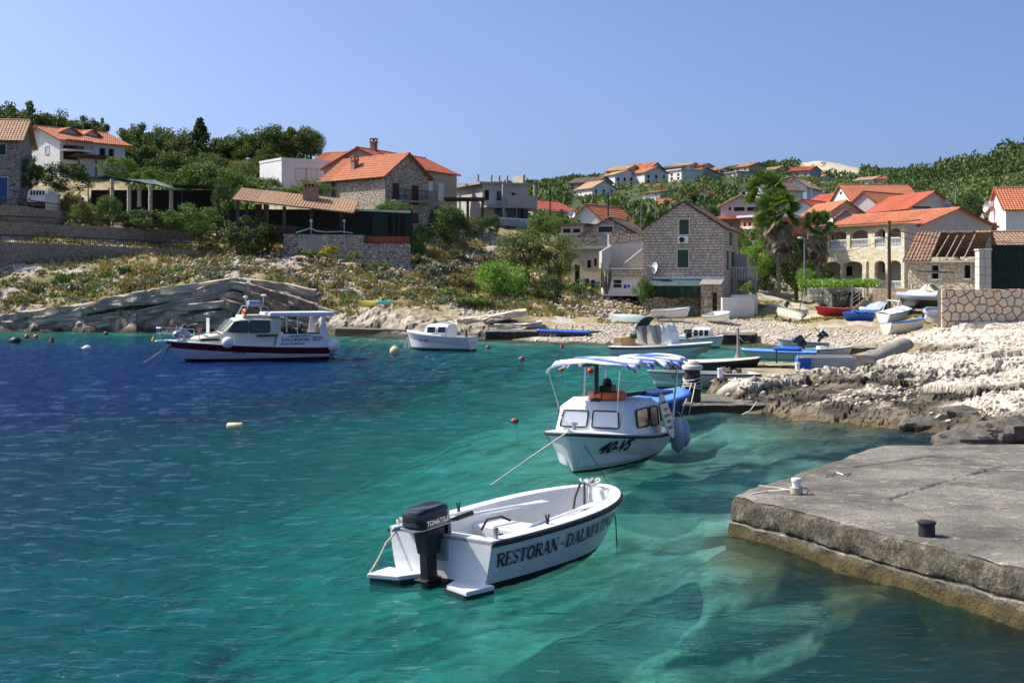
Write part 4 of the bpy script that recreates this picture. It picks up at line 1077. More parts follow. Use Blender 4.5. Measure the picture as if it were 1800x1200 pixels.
rp.tube(pts, .045, 5); rp.build('rope_rail', M['canvas_cream'], rs)
w0 = [P(498,447,101.5), P(560,448,100.6), P(638,449,99.6)]
masonry('restaurant_wall', 'rubble stone wall under the restaurant terrace', w0, [P(498,411,101.5).z, P(560,412,100.6).z, P(638,413,99.6).z], .5, 'rubble_grey')
w0 = [P(638.5,449,99.4), P(721,447,99.2)]
masonry('restaurant_wall', 'lower stone wall below the red board of the restaurant', w0, [P(638,428,99.4).z, P(721,428.5,99.2).z], .5, 'rubble_grey')
# retaining walls with iron fences at the left
def retain(lab, pts, fence_px=None, flab=None, matn='drywall'):
    path = [P(x, yb, d) for x, yb, yt, d in pts]
    o = masonry('retaining_wall', lab, path, [P(x, yt, d).z for x, yb, yt, d in pts], .5, matn)
    if flab:
        ft = thing('iron_fence', flab, 'fence', P(pts[0][0], pts[0][2], pts[0][3]))
        pp = [P(x, yt, d) - ft.location + Vector((0, .2, 0)) for x, yb, yt, d in pts]
        rail(ft, pp, .55, 1, 2.2, .03, 'iron', 'railing', .16)['kind'] = 'stuff'
    return o
retain('long dark stone retaining wall just above the scrub slope', [(-160,475,415,95.5),(0,475,425,97),(130,475,430,99),(280,472,437,101.5),(350,468,440,103),(372,452,442,105)], None, 'black iron fence on the lower retaining wall')
retain('upper dark retaining wall below the garden terrace', [(-160,440,385,100),(0,440,391.5,101.5),(130,440,396,103.5),(250,440,402,106),(335,440,407,108.5)], None, 'black iron fence on the upper retaining wall')
retain('short grey terrace wall below the leftmost stone house', [(-160,400,358,104),(30,400,361,105.5),(104,400,371,107)], None, 'black iron fence above the upper retaining wall')
gp = thing('stone_gatepost', 'thick pale stone gate post beside the parked van', 'pillar', P(93, 372, 108)); mb = MB(); mb.box(-.5,.5,-.4,.4,-1.2,1.35); mb.box(-.56,.56,-.46,.46,1.35,1.45); o = mb.build('post', M['frame'], gp); with_uv(o, wall_uv)
# shaded garden pergola of stone columns
gpg = thing('garden_pergola', 'garden pergola of rough stone columns with a sagging dark cloth roof', 'pergola', P(245, 368, 110))
def gl_(x, y, d): return loc(gpg, x, y, d)
for x, yt, yb, d in ((197,315,352,112),(227,327,366,108.5),(245,331,345,112),(264.5,328,368,108.5),(301,332,366,109.5),(223,375,395,107)):
    mb = MB(); t_ = gl_(x, yt, d); b_ = gl_(x, yb, d)
    r_ = [.19, .17, .18, .165, .18]; mb.tube([b_.lerp(t_, i/4) - Vector((0,0,.9 if i == 0 else 0)) for i in range(5)], r_, 7); o = mb.build('column', M['rubble_pale'], gpg); with_uv(o, wall_uv)
mb = MB(); n = 12; c00 = gl_(186,307,112.5); c10 = gl_(306,330,108); c01 = gl_(165,312,116); c11 = gl_(272,316,116)
rows = []
for j in range(7):
    fj = j/6; rows.append([c00.lerp(c10, i/n).lerp(c01.lerp(c11, i/n), fj) + Vector((0,0,-.28*math.sin(math.pi*((i*4/n) % 1))*math.sin(math.pi*fj*.9+.2))) for i in range(n+1)])
mb.grid(rows); o = mb.build('cloth_roof', M['net_blue'], gpg); so = o.modifiers.new('t', 'SOLIDIFY'); so.thickness = .02
mb = MB(); c = [gl_(304,325,109), gl_(384,329,108.5), gl_(384,334,113), gl_(304,330,113)]; mb.prism(c, (0,0,.05)); mb.build('dark_cover', M['net'], gpg)
mb = MB(); p0 = gl_(160,365,114); p1 = gl_(386,365,114); mb.box(p0.x, p1.x, 4.0, 4.2, -1, 1.9); mb.build('shade_backing', M['dark'], gpg)  # near-black sheet, paints in the shade under the pergola roof
for x in (155, 320): mb = MB(); p_ = gl_(x,360,109); mb.tube([p_-Vector((0,0,1)), gl_(x,320,109)], .05, 6); mb.build('pole', M['iron'], gpg)

# ---------------------------------------------------------------- village behind the beach and houses on the hill
V = [  # name, label, L, R, yb, D, ye, rise, wall, roof, ridge, front windows, right windows, left windows
 ('white_gable_house','white gabled house with orange roof high behind the arcaded house',(1458,166),(1499,158),372,8.5,362,2.3,'white','roof','y',[(1476,337,1480,342,'dark')],[],[]),
 ('grey_gable_house','house with plain grey gable and orange roof left of the big grey one',(1492,152),(1545,149),392,8,362,1.5,'grey_lt','roof','y',[],[],[]),
 ('large_grey_house','large grey gabled house with red roof right behind the arcaded house',(1598,138),(1684,139),392,10,366,1.7,'grey_lt','roof_red','y',[(1604,363,1636,366,'dark')],[],[(1565,371,1585,377,'glass')]),
 ('orange_roof_house','house with broad orange roof between the palms',(1383,150),(1432,141),412,7,397,2.3,'beige_pl','roof','x',[],[],[]),
 ('small_roof_house','small house with grey gable and white dish right of the second palm',(1468,138),(1503,137),402,6,385,.8,'grey_pl','roof_old','y',[(1471,386,1475,394,'white')],[],[]),
 ('red_roof_house','house with two red roofs behind the tall palm',(1392,178),(1456,170),378,9,368,1.9,'white','roof_red','x',[],[],[]),
 ('pale_red_house','low white house with small red gable behind the tall palm',(1388,165),(1432,163),382,7,368,1.1,'white_blue','roof_red','y',[],[],[]),
 ('modern_white_house','tall plain white house wall with sloping roof line behind the palm crown',(1372,205),(1418,203),352,8,330,1.4,'white_blue','roof_pale','y',[],[],[]),
 ('brown_roof_villa','white villa with brown roof and veranda left of the palm crown',(1301,192),(1342,188),356,8,335,1.3,'white','roof_mauve','y',[(1304,336,1311,347,'dark'),(1314,335,1332,343,'glass')],[],[]),
 ('strip_window_house','white house with wide grey gable and two dark strip windows',(1267,152),(1337,150),388,9,362,1.1,'grey_lt','roof_pale','y',[(1290,364,1309,371,'dark'),(1313,364,1333,371,'dark'),(1281,364,1285,370,'dark')],[],[]),
 ('terracotta_house','terracotta and white house with tall windows behind the stone house',(1302,137),(1347,134),432,7,383,.3,'terracotta','white','x',[(1307,392,1311,405,'glass'),(1316,391,1320,405,'dark'),(1330,388,1337,408,'glass')],[],[]),
 ('pale_green_house','pale green house with red roof on the slope behind the date palm',(1197,225),(1270,222),374,9,350,1.4,'grey_lt','roof_red','y',[(1238,344,1241,349,'dark'),(1206,352,1212,360,'dark')],[],[]),
 ('orange_hut','small hut with orange roof on the green slope',(1161,200),(1190,200),368,5,358,.8,'cream','roof','x',[],[],[]),
 ('right_white_house','white house with wall dishes and orange roof at the right edge',(1738,117),(1768,110),425,8,375,1.9,'white','roof','y',[],[],[]),
]
for (nm, lb, Lc, Rc, yb, D, ye, rise, wl, rf, rg, fr_, ri_, le_) in V:
    t, A, u, v, W, ht = house_px(nm, lb, Lc, Rc, yb, D, ye, rise, wl, rf, rg, fr_, ri_, le_, oh=.3, frame=False, flat=(nm == 'terracotta_house'), below=5)
    HW[nm] = (t, W, ht)
dish(HW['grey_gable_house'][0], (-.2,-.5,.9), .55, 75, R(-30)); dish(HW['large_grey_house'][0], (4.0,-.4,2.0), .5, 75, R(30), 'metal'); dish(HW['small_roof_house'][0], (-.3,-.4,.6), .5, 75, R(-40)); dish(HW['pale_red_house'][0], (-.3,-.4,.3), .45, 75, R(-40))
t, W, ht = HW['right_white_house']
dish(t, (.4,-.5,1.7), .75, 75, R(-20)); dish(t, (2.3,-.5,3.0), .5, 80, R(20), 'metal')
ac_unit(t, .9, 2.9); ac_unit(t, 1.6, 3.0)
mb = MB(); mb.box(0, 3.2, -2.2, -.01, -1, .7); o = mb.build('lower_wing', M['white'], t); mb = MB(); uvs = []; tile_slab(mb, uvs, (-.3,-2.5,.7), (1,0,0), (0,2.4,.8), 3.8, 2.6, .06); finish_roof(mb, uvs, M['roof'], t, 'lower_roof')
t, W, ht = HW['terracotta_house']
mb = MB(); mb.box(-.02, W+.02, -.05, -.005, 1.7, 2.0); mb.box(-.02, W+.02, -.05, -.005, .3, .6); mb.build('white_band', M['white'], t); mb = MB(); mb.box(-2.2, .3, -1.2, .3, 1.3, 1.9); mb.build('balcony', M['terracotta'], t)
t, W, ht = HW['strip_window_house']
mb = MB(); uvs = []; tile_slab(mb, uvs, (-1.2,-1.6,ht-1.7), (1,0,0), (0,1.6,.35), 4.6, 1.65, .06); finish_roof(mb, uvs, M['roof_red'], t, 'porch_roof')
FAR = [ # px0, px1, yb, ye, rise, depth, wall, roof, ridge, label
 (1000,1050,334,322,1.6,300,'grey_pl','roof_mauve','x','dark house with brown roof at the left end of the hilltop village'),
 (1041,1082,345,330,2.0,275,'white_blue','roof_pale','y','white gabled house lowest on the hill, beside the dark house'),
 (1065,1100,313,301,1.6,345,'cream','roof_pale','x','cream house with pale roof highest on the left of the hill'),
 (1098,1141,312,299,2.2,345,'grey_lt','roof','x','large grey house with orange roof on the hilltop'),
 (1081,1127,330,307,1.5,320,'white_blue','roof_pale','y','bright white house with glazed balconies below the hilltop'),
 (1133,1174,324,303,1.8,318,'white','roof','y','white house with orange roof and tall gable below the hilltop'),
 (1175,1198,318,301,.3,325,'white','white','flat','white flat roofed cube house on the hill'),
 (1198,1223,312,304,1.2,330,'grey_pl','roof_red','x','low house with red roof beside the white cube house'),
 (1197,1212,299,294,.9,380,'grey_lt','roof_mauve','y','tiny dark roofed house on the ridge, left of the twin gables'),
 (1211,1230,298,290,1.0,380,'white','roof_pale','y','left of two small gabled houses on the ridge'),
 (1232,1254,298,291,1.0,380,'grey_lt','roof','y','right of two small gabled houses on the ridge'),
 (1264,1283,307,299,1.0,370,'white','roof','y','small white house with orange roof on the ridge'),
 (1277,1296,313,305,.3,345,'grey_lt','conc','flat','low grey flat roofed house below the ridge'),
 (1291,1316,304,295,1.4,380,'beige_pl','roof','x','beige house with orange roof on the ridge'),
 (1336,1362,311,301,1.5,400,'beige_pl','roof_old','x','small brown house among the trees left of the quarry'),
 (1380,1423,316,302,1.7,395,'grey_pl','roof_red','x','brown house with red roof and open balcony below the quarry'),
 (1440,1464,322,312,1.2,410,'white_blue','roof_pale','y','small white house at the foot of the quarry'),
 (1500,1535,330,318,1.3,370,'white','roof_pale','x','white house with pale roof right of the quarry'),
 (1537,1562,330,316,1.2,365,'grey_lt','roof_red','x','grey house with red roof right of the quarry'),
 (1130,1160,345,340,.6,250,'white','roof','x','low white house with red roof in the trees below the village'),
 (1006,1026,343,337,.8,285,'white','roof_red','x','tiny white hut with red roof below the dark hill house'),
 (1155,1172,334,328,.9,300,'white','roof','y','small white cottage below the tall gabled white house'),
 (1212,1232,317,310,.9,335,'white','roof','x','small white house with orange roof below the twin gables'),
 (1244,1262,313,305,.9,350,'white_blue','roof_red','y','white cottage right below the twin gabled houses'),
 (1316,1334,319,310,1.0,350,'white','roof','x','white house with orange roof on the hill left of the palm crown'),
 (1352,1372,326,318,.9,330,'cream','roof','x','cream house with orange roof behind the palm crown') ]
random.seed(5)
for (x0, x1, yb, ye, rise, d, wl, rf, rg, lb) in FAR:
    n = max(2, int((x1-x0)/11)); h_ = yb-ye; win = []
    for k in range(n):
        cx = x0+(k+.5)*(x1-x0)/n; w_ = 2.0
        win.append((cx-w_, ye+h_*.22, cx+w_, ye+h_*.50, random.choice(('dark','glass','dark'))))
        if h_ > 11: win.append((cx-w_, ye+h_*.62, cx+w_, ye+h_*.88, random.choice(('dark','glass'))))
    if rg == 'y' and x1-x0 > 30: win = [w for w in win if w[3]-w[1] > 0]
    house_px('hill_house', lb, (x0, d), (x1, d*(.985 if rg != 'y' else 1.01)), yb+4, 6.5, ye, rise*.8, wl, rf, 'x' if rg == 'flat' else rg, win, oh=.4, frame=False, flat=rg == 'flat', below=7, group='houses on the hill', ridge_caps=False)
# ---------------------------------------------------------------- lettering
def font_mesh(txt, size=1.0, shear=0.0, bold=.012):
    """letters of the built-in font as (verts2d, faces), origin at left of the baseline"""
    cu = bpy.data.curves.new('letters', 'FONT'); cu.body = txt; cu.size = size; cu.shear = shear; cu.resolution_u = 3; cu.offset = bold*size
    ob = bpy.data.objects.new('letters', cu); COL.objects.link(ob)
    dg = bpy.context.evaluated_depsgraph_get(); me = ob.evaluated_get(dg).to_mesh()
    vs = [(v.co.x, v.co.y) for v in me.vertices]; fs = [tuple(p.vertices) for p in me.polygons]
    ob.evaluated_get(dg).to_mesh_clear(); bpy.data.objects.remove(ob); bpy.data.curves.remove(cu)
    return vs, fs
def _arc(cx, cy, rx, ry, a0, a1, n=8): return [(cx+rx*math.cos(R(a0+(a1-a0)*i/n)), cy+ry*math.sin(R(a0+(a1-a0)*i/n))) for i in range(n+1)]
TH, TN = .17, .075       # thick and thin strokes of the roman capitals
ROMAN = {  # width, strokes (points, width), serif feet (x, y)
 'R': (.78, [([(.16,0),(.16,1)],TH), (_arc(.36,.74,.27,.22,90,-90),TH*.8), ([(.16,.96),(.38,.96)],TN), ([(.16,.52),(.38,.52)],TN), ([(.38,.5),(.70,.0)],TH)], [(.16,0),(.16,1),(.72,0)]),
 'E': (.68, [([(.16,0),(.16,1)],TH), ([(.16,.96),(.6,.96)],TN), ([(.16,.5),(.48,.5)],TN), ([(.16,.04),(.62,.04)],TN), ([(.60,.04),(.62,.26)],TN), ([(.58,.96),(.59,.76)],TN), ([(.47,.4),(.47,.6)],TN)], [(.16,0),(.16,1)]),
 'S': (.62, [(_arc(.31,.74,.2,.23,40,250),TN*1.4), ([(.24,.53),(.40,.43)],TH), (_arc(.30,.27,.21,.24,70,-140),TN*1.5), ([(.50,.99),(.50,.74)],TN), ([(.09,.02),(.09,.28)],TN)], []),
 'T': (.70, [([(.35,0),(.35,1)],TH), ([(.04,.96),(.66,.96)],TN), ([(.05,.97),(.05,.72)],TN), ([(.65,.97),(.65,.72)],TN)], [(.35,0)]),
 'O': (.82, [(_arc(.41,.5,.29,.46,100,260),TH), (_arc(.41,.5,.29,.46,-80,80),TH), (_arc(.41,.5,.29,.47,78,102,3),TN), (_arc(.41,.5,.29,.47,258,282,3),TN)], []),
 'A': (.80, [([(.10,0),(.40,1)],TN), ([(.40,1),(.68,0)],TH), ([(.22,.32),(.58,.32)],TN)], [(.10,0),(.69,0)]),
 'N': (.84, [([(.14,0),(.14,1)],TN), ([(.14,1),(.68,0)],TH), ([(.70,0),(.70,1)],TN)], [(.14,0),(.12,1),(.70,1)]),
 'D': (.82, [([(.16,0),(.16,1)],TH), (_arc(.34,.5,.37,.44,85,-85,12),TH*.85), ([(.16,.96),(.38,.96)],TN), ([(.16,.04),(.38,.04)],TN)], [(.16,0),(.16,1)]),
 'L': (.66, [([(.16,0),(.16,1)],TH), ([(.16,.04),(.6,.04)],TN), ([(.58,.04),(.60,.28)],TN)], [(.16,0),(.16,1)]),
 'M': (1.0, [([(.13,0),(.15,1)],TN), ([(.15,1),(.48,.05)],TH), ([(.48,.05),(.80,1)],TN), ([(.82,1),(.84,0)],TH)], [(.13,0),(.13,1),(.84,0),(.84,1)]),
 'I': (.40, [([(.2,0),(.2,1)],TH)], [(.2,0),(.2,1)]),
 '-': (.42, [([(.1,.42),(.32,.42)],.16)], []), ' ': (.22, [], []) }
def roman_mesh(txt):
    vs, fs = [], []; x = 0
    def seg(a, b, w):
        dx, dy = b[0]-a[0], b[1]-a[1]; l = math.hypot(dx, dy); nx, ny = -dy/l*w/2, dx/l*w/2
        k = max(1, int(l/.25))
        for i in range(k):
            p = (a[0]+dx*i/k, a[1]+dy*i/k); q = (a[0]+dx*(i+1)/k, a[1]+dy*(i+1)/k); o = len(vs)
            vs.extend([(x+p[0]+nx, p[1]+ny), (x+p[0]-nx, p[1]-ny), (x+q[0]-nx, q[1]-ny), (x+q[0]+nx, q[1]+ny)]); fs.append((o, o+1, o+2, o+3))
    for ch in txt:
        w, st_, feet = ROMAN[ch]
        for pts, sw in st_:
            for a, b in zip(pts[:-1], pts[1:]): seg(a, b, sw)
        for fx, fy in feet: seg((fx-.15, .03 if fy == 0 else .97), (fx+.15, .03 if fy == 0 else .97), .06)
        x += w
    return vs, fs, x
def lettering(parent, vf, mapper, mat, name='lettering'):
    vs, fs = vf[:2]; mb = MB(); mb.add([mapper(a, b) for a, b in vs], fs)
    return tag(mb.build(name, mat, parent, fixn=False), kind='stuff')
INK = plain('black_lettering', (.012,.012,.014), .5, var=.1)
INK_B = plain('blue_lettering', (.03,.04,.22), .5, var=.1)

# ---------------------------------------------------------------- boat materials
M['gel'] = plain('white_gelcoat', (.78,.79,.78), .32, var=.07, scale=2.4, dirt=.34, dirt_col=(.38,.35,.27), coat=.15)
M['gel_cream'] = plain('cream_gelcoat', (.72,.66,.52), .4, var=.06, scale=2, dirt=.2, dirt_col=(.3,.25,.16))
M['gel_green'] = plain('pale_green_gelcoat', (.50,.58,.53), .4, var=.06, scale=2, dirt=.2)
M['deck_grey'] = plain('grey_nonslip', (.33,.32,.30), .85, var=.1, scale=5, bmp=.2, dirt=.3)
M['antifoul'] = plain('black_antifouling', (.010,.010,.016), .6, var=.3)
M['antifoul_red'] = plain('dark_red_antifouling', (.075,.008,.010), .6, var=.25)
M['rubber'] = plain('dark_rubber', (.018,.018,.02), .6, var=.2)
M['red_band'] = plain('maroon_hull_band', (.14,.012,.018), .35, var=.15)
M['navy'] = plain('navy_hull_paint', (.010,.022,.10), .4, var=.2, dirt=.15)
M['blue'] = plain('bright_blue_paint', (.025,.13,.55), .45, var=.15, dirt=.1)
M['blue_lt'] = plain('sky_blue_paint', (.12,.34,.70), .45, var=.12, dirt=.12)
M['black_hull'] = plain('black_hull_paint', (.012,.012,.014), .4, var=.2)
M['tan'] = plain('tan_upholstery', (.55,.38,.20), .7, var=.12)
M['orange'] = plain('orange_float', (.75,.14,.04), .5, var=.15, dirt=.2)
M['red'] = plain('red_plastic', (.55,.03,.03), .45, var=.18, dirt=.12)
M['yellow'] = plain('yellow_float', (.75,.60,.06), .5, var=.12, dirt=.2)
M['cream_f'] = plain('weathered_cream_float', (.74,.64,.36), .55, var=.12, dirt=.35)
M['brownred'] = plain('faded_red_float', (.30,.09,.06), .6, var=.25, dirt=.4)
M['white_f'] = plain('white_float', (.80,.80,.78), .45, var=.08, dirt=.2)
M['fender'] = plain('blue_grey_fender', (.33,.40,.50), .4, var=.15, dirt=.2)
M['rope'] = plain('mooring_rope', (.52,.47,.36), .9, var=.25, scale=30)
M['rope_dk'] = plain('dark_rope', (.08,.075,.065), .9, var=.3, scale=30)
M['rope_lt'] = plain('white_rope', (.66,.64,.58), .9, var=.2, scale=30)
M['motor'] = plain('black_motor_cowl', (.016,.018,.022), .22, var=.2, coat=.5)
M['motor_leg'] = plain('black_motor_leg', (.014,.015,.017), .45, var=.2, dirt=.15)
M['steel'] = plain('stainless_steel', (.62,.63,.65), .25, metal=1, var=.1)
def glassy(name, col, alpha):
    m, nt, b = _nt(name); b.inputs['Base Color'].default_value = (*col, 1); b.inputs['Roughness'].default_value = .05
    tr = N(nt, 'ShaderNodeBsdfTransparent'); tr.inputs[0].default_value = (.8,.87,.9,1); ms = N(nt, 'ShaderNodeMixShader'); ms.inputs[0].default_value = alpha
    L(nt, tr.outputs[0], ms.inputs[1]); L(nt, b.outputs[0], ms.inputs[2]); L(nt, ms.outputs[0], nt.nodes['Material Output'].inputs[0])
    return m
M['windshield'] = glassy('boat_windscreen', (.10,.13,.16), .42)
M['win_white'] = plain('pale_window', (.62,.66,.69), .12, var=.06, scale=1)  # panes filled with one pale grey-white

# ---------------------------------------------------------------- hull
class Hull:
    def __init__(s, L, B, hs, hb, k=.18, tr=.85, sm=.42, p=2.4, q=.7, rake=.10, full=.45, shp=1.8):
        s.__dict__.update(L=L, B=B, hs=hs, hb=hb, k=k, tr=tr, sm=sm, p=p, q=q, rake=rake, full=full, shp=shp)
    def b(s, t):
        if t < s.sm: return s.B/2*(s.tr+(1-s.tr)*(1-((s.sm-t)/s.sm)**2))
        return s.B/2*max(0.0, 1-((t-s.sm)/(1-s.sm))**s.p)**s.q
    def zs(s, t): return s.hs+(s.hb-s.hs)*t**s.shp
    def zk(s, t): return -s.k + (s.k+.02)*t**6
    def pt(s, t, v, side, off=0.0):
        zk, zs = s.zk(t), s.zs(t)
        e = s.full + .35*t**3
        y = s.b(t)*v**e
        if t > .97: y *= 1
        x = s.L*(t - s.rake*(1-v)*t**4)
        return Vector((x, side*(y+off), zk+(zs-zk)*v))
    def v_of(s, t, z): return (z-s.zk(t))/(s.zs(t)-s.zk(t))
    def on(s, x, z, side, off=.008):
        """point on the outside of the skin at length x and height z"""
        t = x/s.L
        for _ in range(5): v = min(1, max(.02, s.v_of(t, z))); t = min(.995, max(0, x/s.L + s.rake*(1-v)*t**4))
        return s.pt(t, min(1, max(.02, s.v_of(t, z))), side, off)
ST = [0,.04,.08,.13,.18,.23,.28,.33,.38,.43,.48,.53,.58,.62,.66,.70,.735,.77,.80,.83,.855,.88,.90,.92,.94,.955,.97,.98,.99,.996,1.0]
def build_hull(root, H, bands, gun='gel', gw=.10, inner='gel', floor='deck_grey', zf=.12, rub='rubber', rubr=.028, deck_from=None, deck='gel', stern_deck=0, closed=False, inner_to=None):
    """bands: [(top height or None for the sheer, material, part name)] from the keel up"""
    lo = lambda t: 0.0
    for zt, mt, nm in bands:
        hi = (lambda t: 1.0) if zt is None else (lambda t, z=zt: min(1, max(0.0, H.v_of(t, z) if z < 5 else 1 - (z-10)/(H.zs(t)-H.zk(t)))))
        mb = MB()
        for side in (-1, 1):
            rows = []
            for t in ST:
                a, b = lo(t), hi(t); a = min(a, b)
                rows.append([H.pt(t, a+(b-a)*i/9, side) for i in range(10)])
            mb.grid(rows)
        a, b = lo(0), hi(0)
        ring = [H.pt(0, a+(b-a)*i/9, 1) for i in range(10)] + [H.pt(0, a+(b-a)*i/9, -1) for i in range(9, -1, -1)]
        mb.add(ring, [tuple(range(20))])
        o = mb.build(nm, M[mt], root, smooth=40)
        lo = hi
    # gunwale and inside
    gwf = lambda t: min(gw, H.b(t))
    tend = deck_from if deck_from else 1.0
    mb = MB()
    for side in (-1, 1):
        rows = []
        for t in ST:
            p = H.pt(t, 1, side); inn = Vector((p.x, side*max(0, H.b(t)-gw), p.z+.012)) if t < .9 else Vector((min(p.x, H.L-gw*1.0), side*max(0, H.b(t)-gw), p.z+.012))
            rows.append([p+Vector((0,0,-.03)), p+Vector((0,0,.012)), inn, inn-Vector((0,0,.03))])
        mb.grid(rows)
    if not closed: mb.box(0, gw*.8, -H.b(0), H.b(0), H.hs-.035, H.hs+.014)
    mb.build('gunwale', M[gun], root, smooth=40)
    if rub:
        mb = MB(); pts = [H.pt(t, .965, -1, rubr*.3) for t in ST[:-1]] + [H.pt(1, .965, 1)+Vector((rubr*.4,0,0))] + [H.pt(t, .965, 1, rubr*.3) for t in ST[-2::-1]]
        mb.tube(pts, rubr, 7); mb.build('rub_rail', M[rub], root, smooth=True)
    if closed:
        mb = MB(); rows = []
        for t in ST: rows.append([Vector((H.pt(t,1,1).x, y*max(.0,H.b(t)-gw*.5), H.zs(t)+.012+.06*(1-y*y))) for y in (-1,-.6,-.2,.2,.6,1)])
        mb.grid(rows); mb.build('deck', M[deck], root, smooth=True)
    else:
        mb = MB(); fl = []
        for side in (-1, 1):
            rows = []
            for t in ST:
                x = min(H.pt(t,1,1).x, H.L-gw); yb = max(0, H.b(t)-gw); zb = max(zf, 0)
                tb = min(t, .93); rows.append([Vector((x, side*yb, H.zs(t)-.01)), Vector((x*.985, side*yb*.95, zb+.6*(H.zs(t)-zb))), Vector((x*.96, side*yb*.84, zb))])
            mb.grid(rows)
            fl.append([r[-1] for r in rows])
        mb.box(gw*.7, gw*.8, -H.b(0)+.02, H.b(0)-.02, zf, H.hs-.03)
        mb.build('liner', M[inner], root, smooth=40)
        mb = MB(); mb.grid([fl[0], [Vector((a.x, 0, zf)) for a in fl[0]], fl[1]]); mb.build('floor', M[floor], root)
    if deck_from and not closed:
        mb = MB(); ts = [t for t in ST if t > deck_from]; rows = []
        for t in [deck_from]+ts: rows.append([Vector((min(H.pt(t,1,1).x, H.L-.02), y*max(0,H.b(t)-.03), H.zs(t)+.015+.05*(1-y*y))) for y in (-1,-.5,0,.5,1)])
        rows.insert(0, [Vector((r.x, r.y, r.z-.08)) for r in rows[0]])
        mb.grid(rows); mb.build('foredeck', M[deck], root, smooth=40)
def thwart(root, H, x, w=.24, z=None, mat='gel', th=.05):
    t = x/H.L; y = H.b(t)-.09; z = z if z is not None else H.zs(t)-.16
    mb = MB(); mb.box(x-w/2, x+w/2, -y, y, z-th, z); return mb.build('thwart', M[mat], root, bevel=.015)
def oar(root, a, b, mat='white_paint'):
    a, b = Vector(a), Vector(b); mb = MB(); mb.tube([a, b], .028, 7)
    d = (b-a).normalized(); w = d.cross(Vector((0,0,1))).normalized()
    e = b + d*.5; mb.add([b+w*.03, b-w*.03, e-w*.075, e+w*.075, b+w*.03+Vector((0,0,.02)), b-w*.03+Vector((0,0,.02)), e-w*.075+Vector((0,0,.012)), e+w*.075+Vector((0,0,.012))], [(0,1,2,3),(7,6,5,4),(0,4,5,1),(1,5,6,2),(2,6,7,3),(3,7,4,0)])
    o = mb.build('oar', M[mat], root, smooth=40); mb = MB(); mb.tube([a-d*.02, a+d*.45], .034, 7); mb.build('handle', M['fender'], o, smooth=True)
    return o
def coil(root, c, r, n, mat='rope', tr=.014, name='rope_coil', seed=1):
    random.seed(seed); pts = []
    for i in range(n*10):
        a = i/10*2*math.pi; rr = r*(.55+.45*math.sin(i*.37+seed)); pts.append(Vector(c)+Vector((rr*math.cos(a)+random.uniform(-.02,.02), rr*math.sin(a)+random.uniform(-.02,.02), abs(math.sin(i*.61))*.06+.01*i/10)))
    mb = MB(); mb.tube(pts, tr, 5); return mb.build(name, M[mat], root)
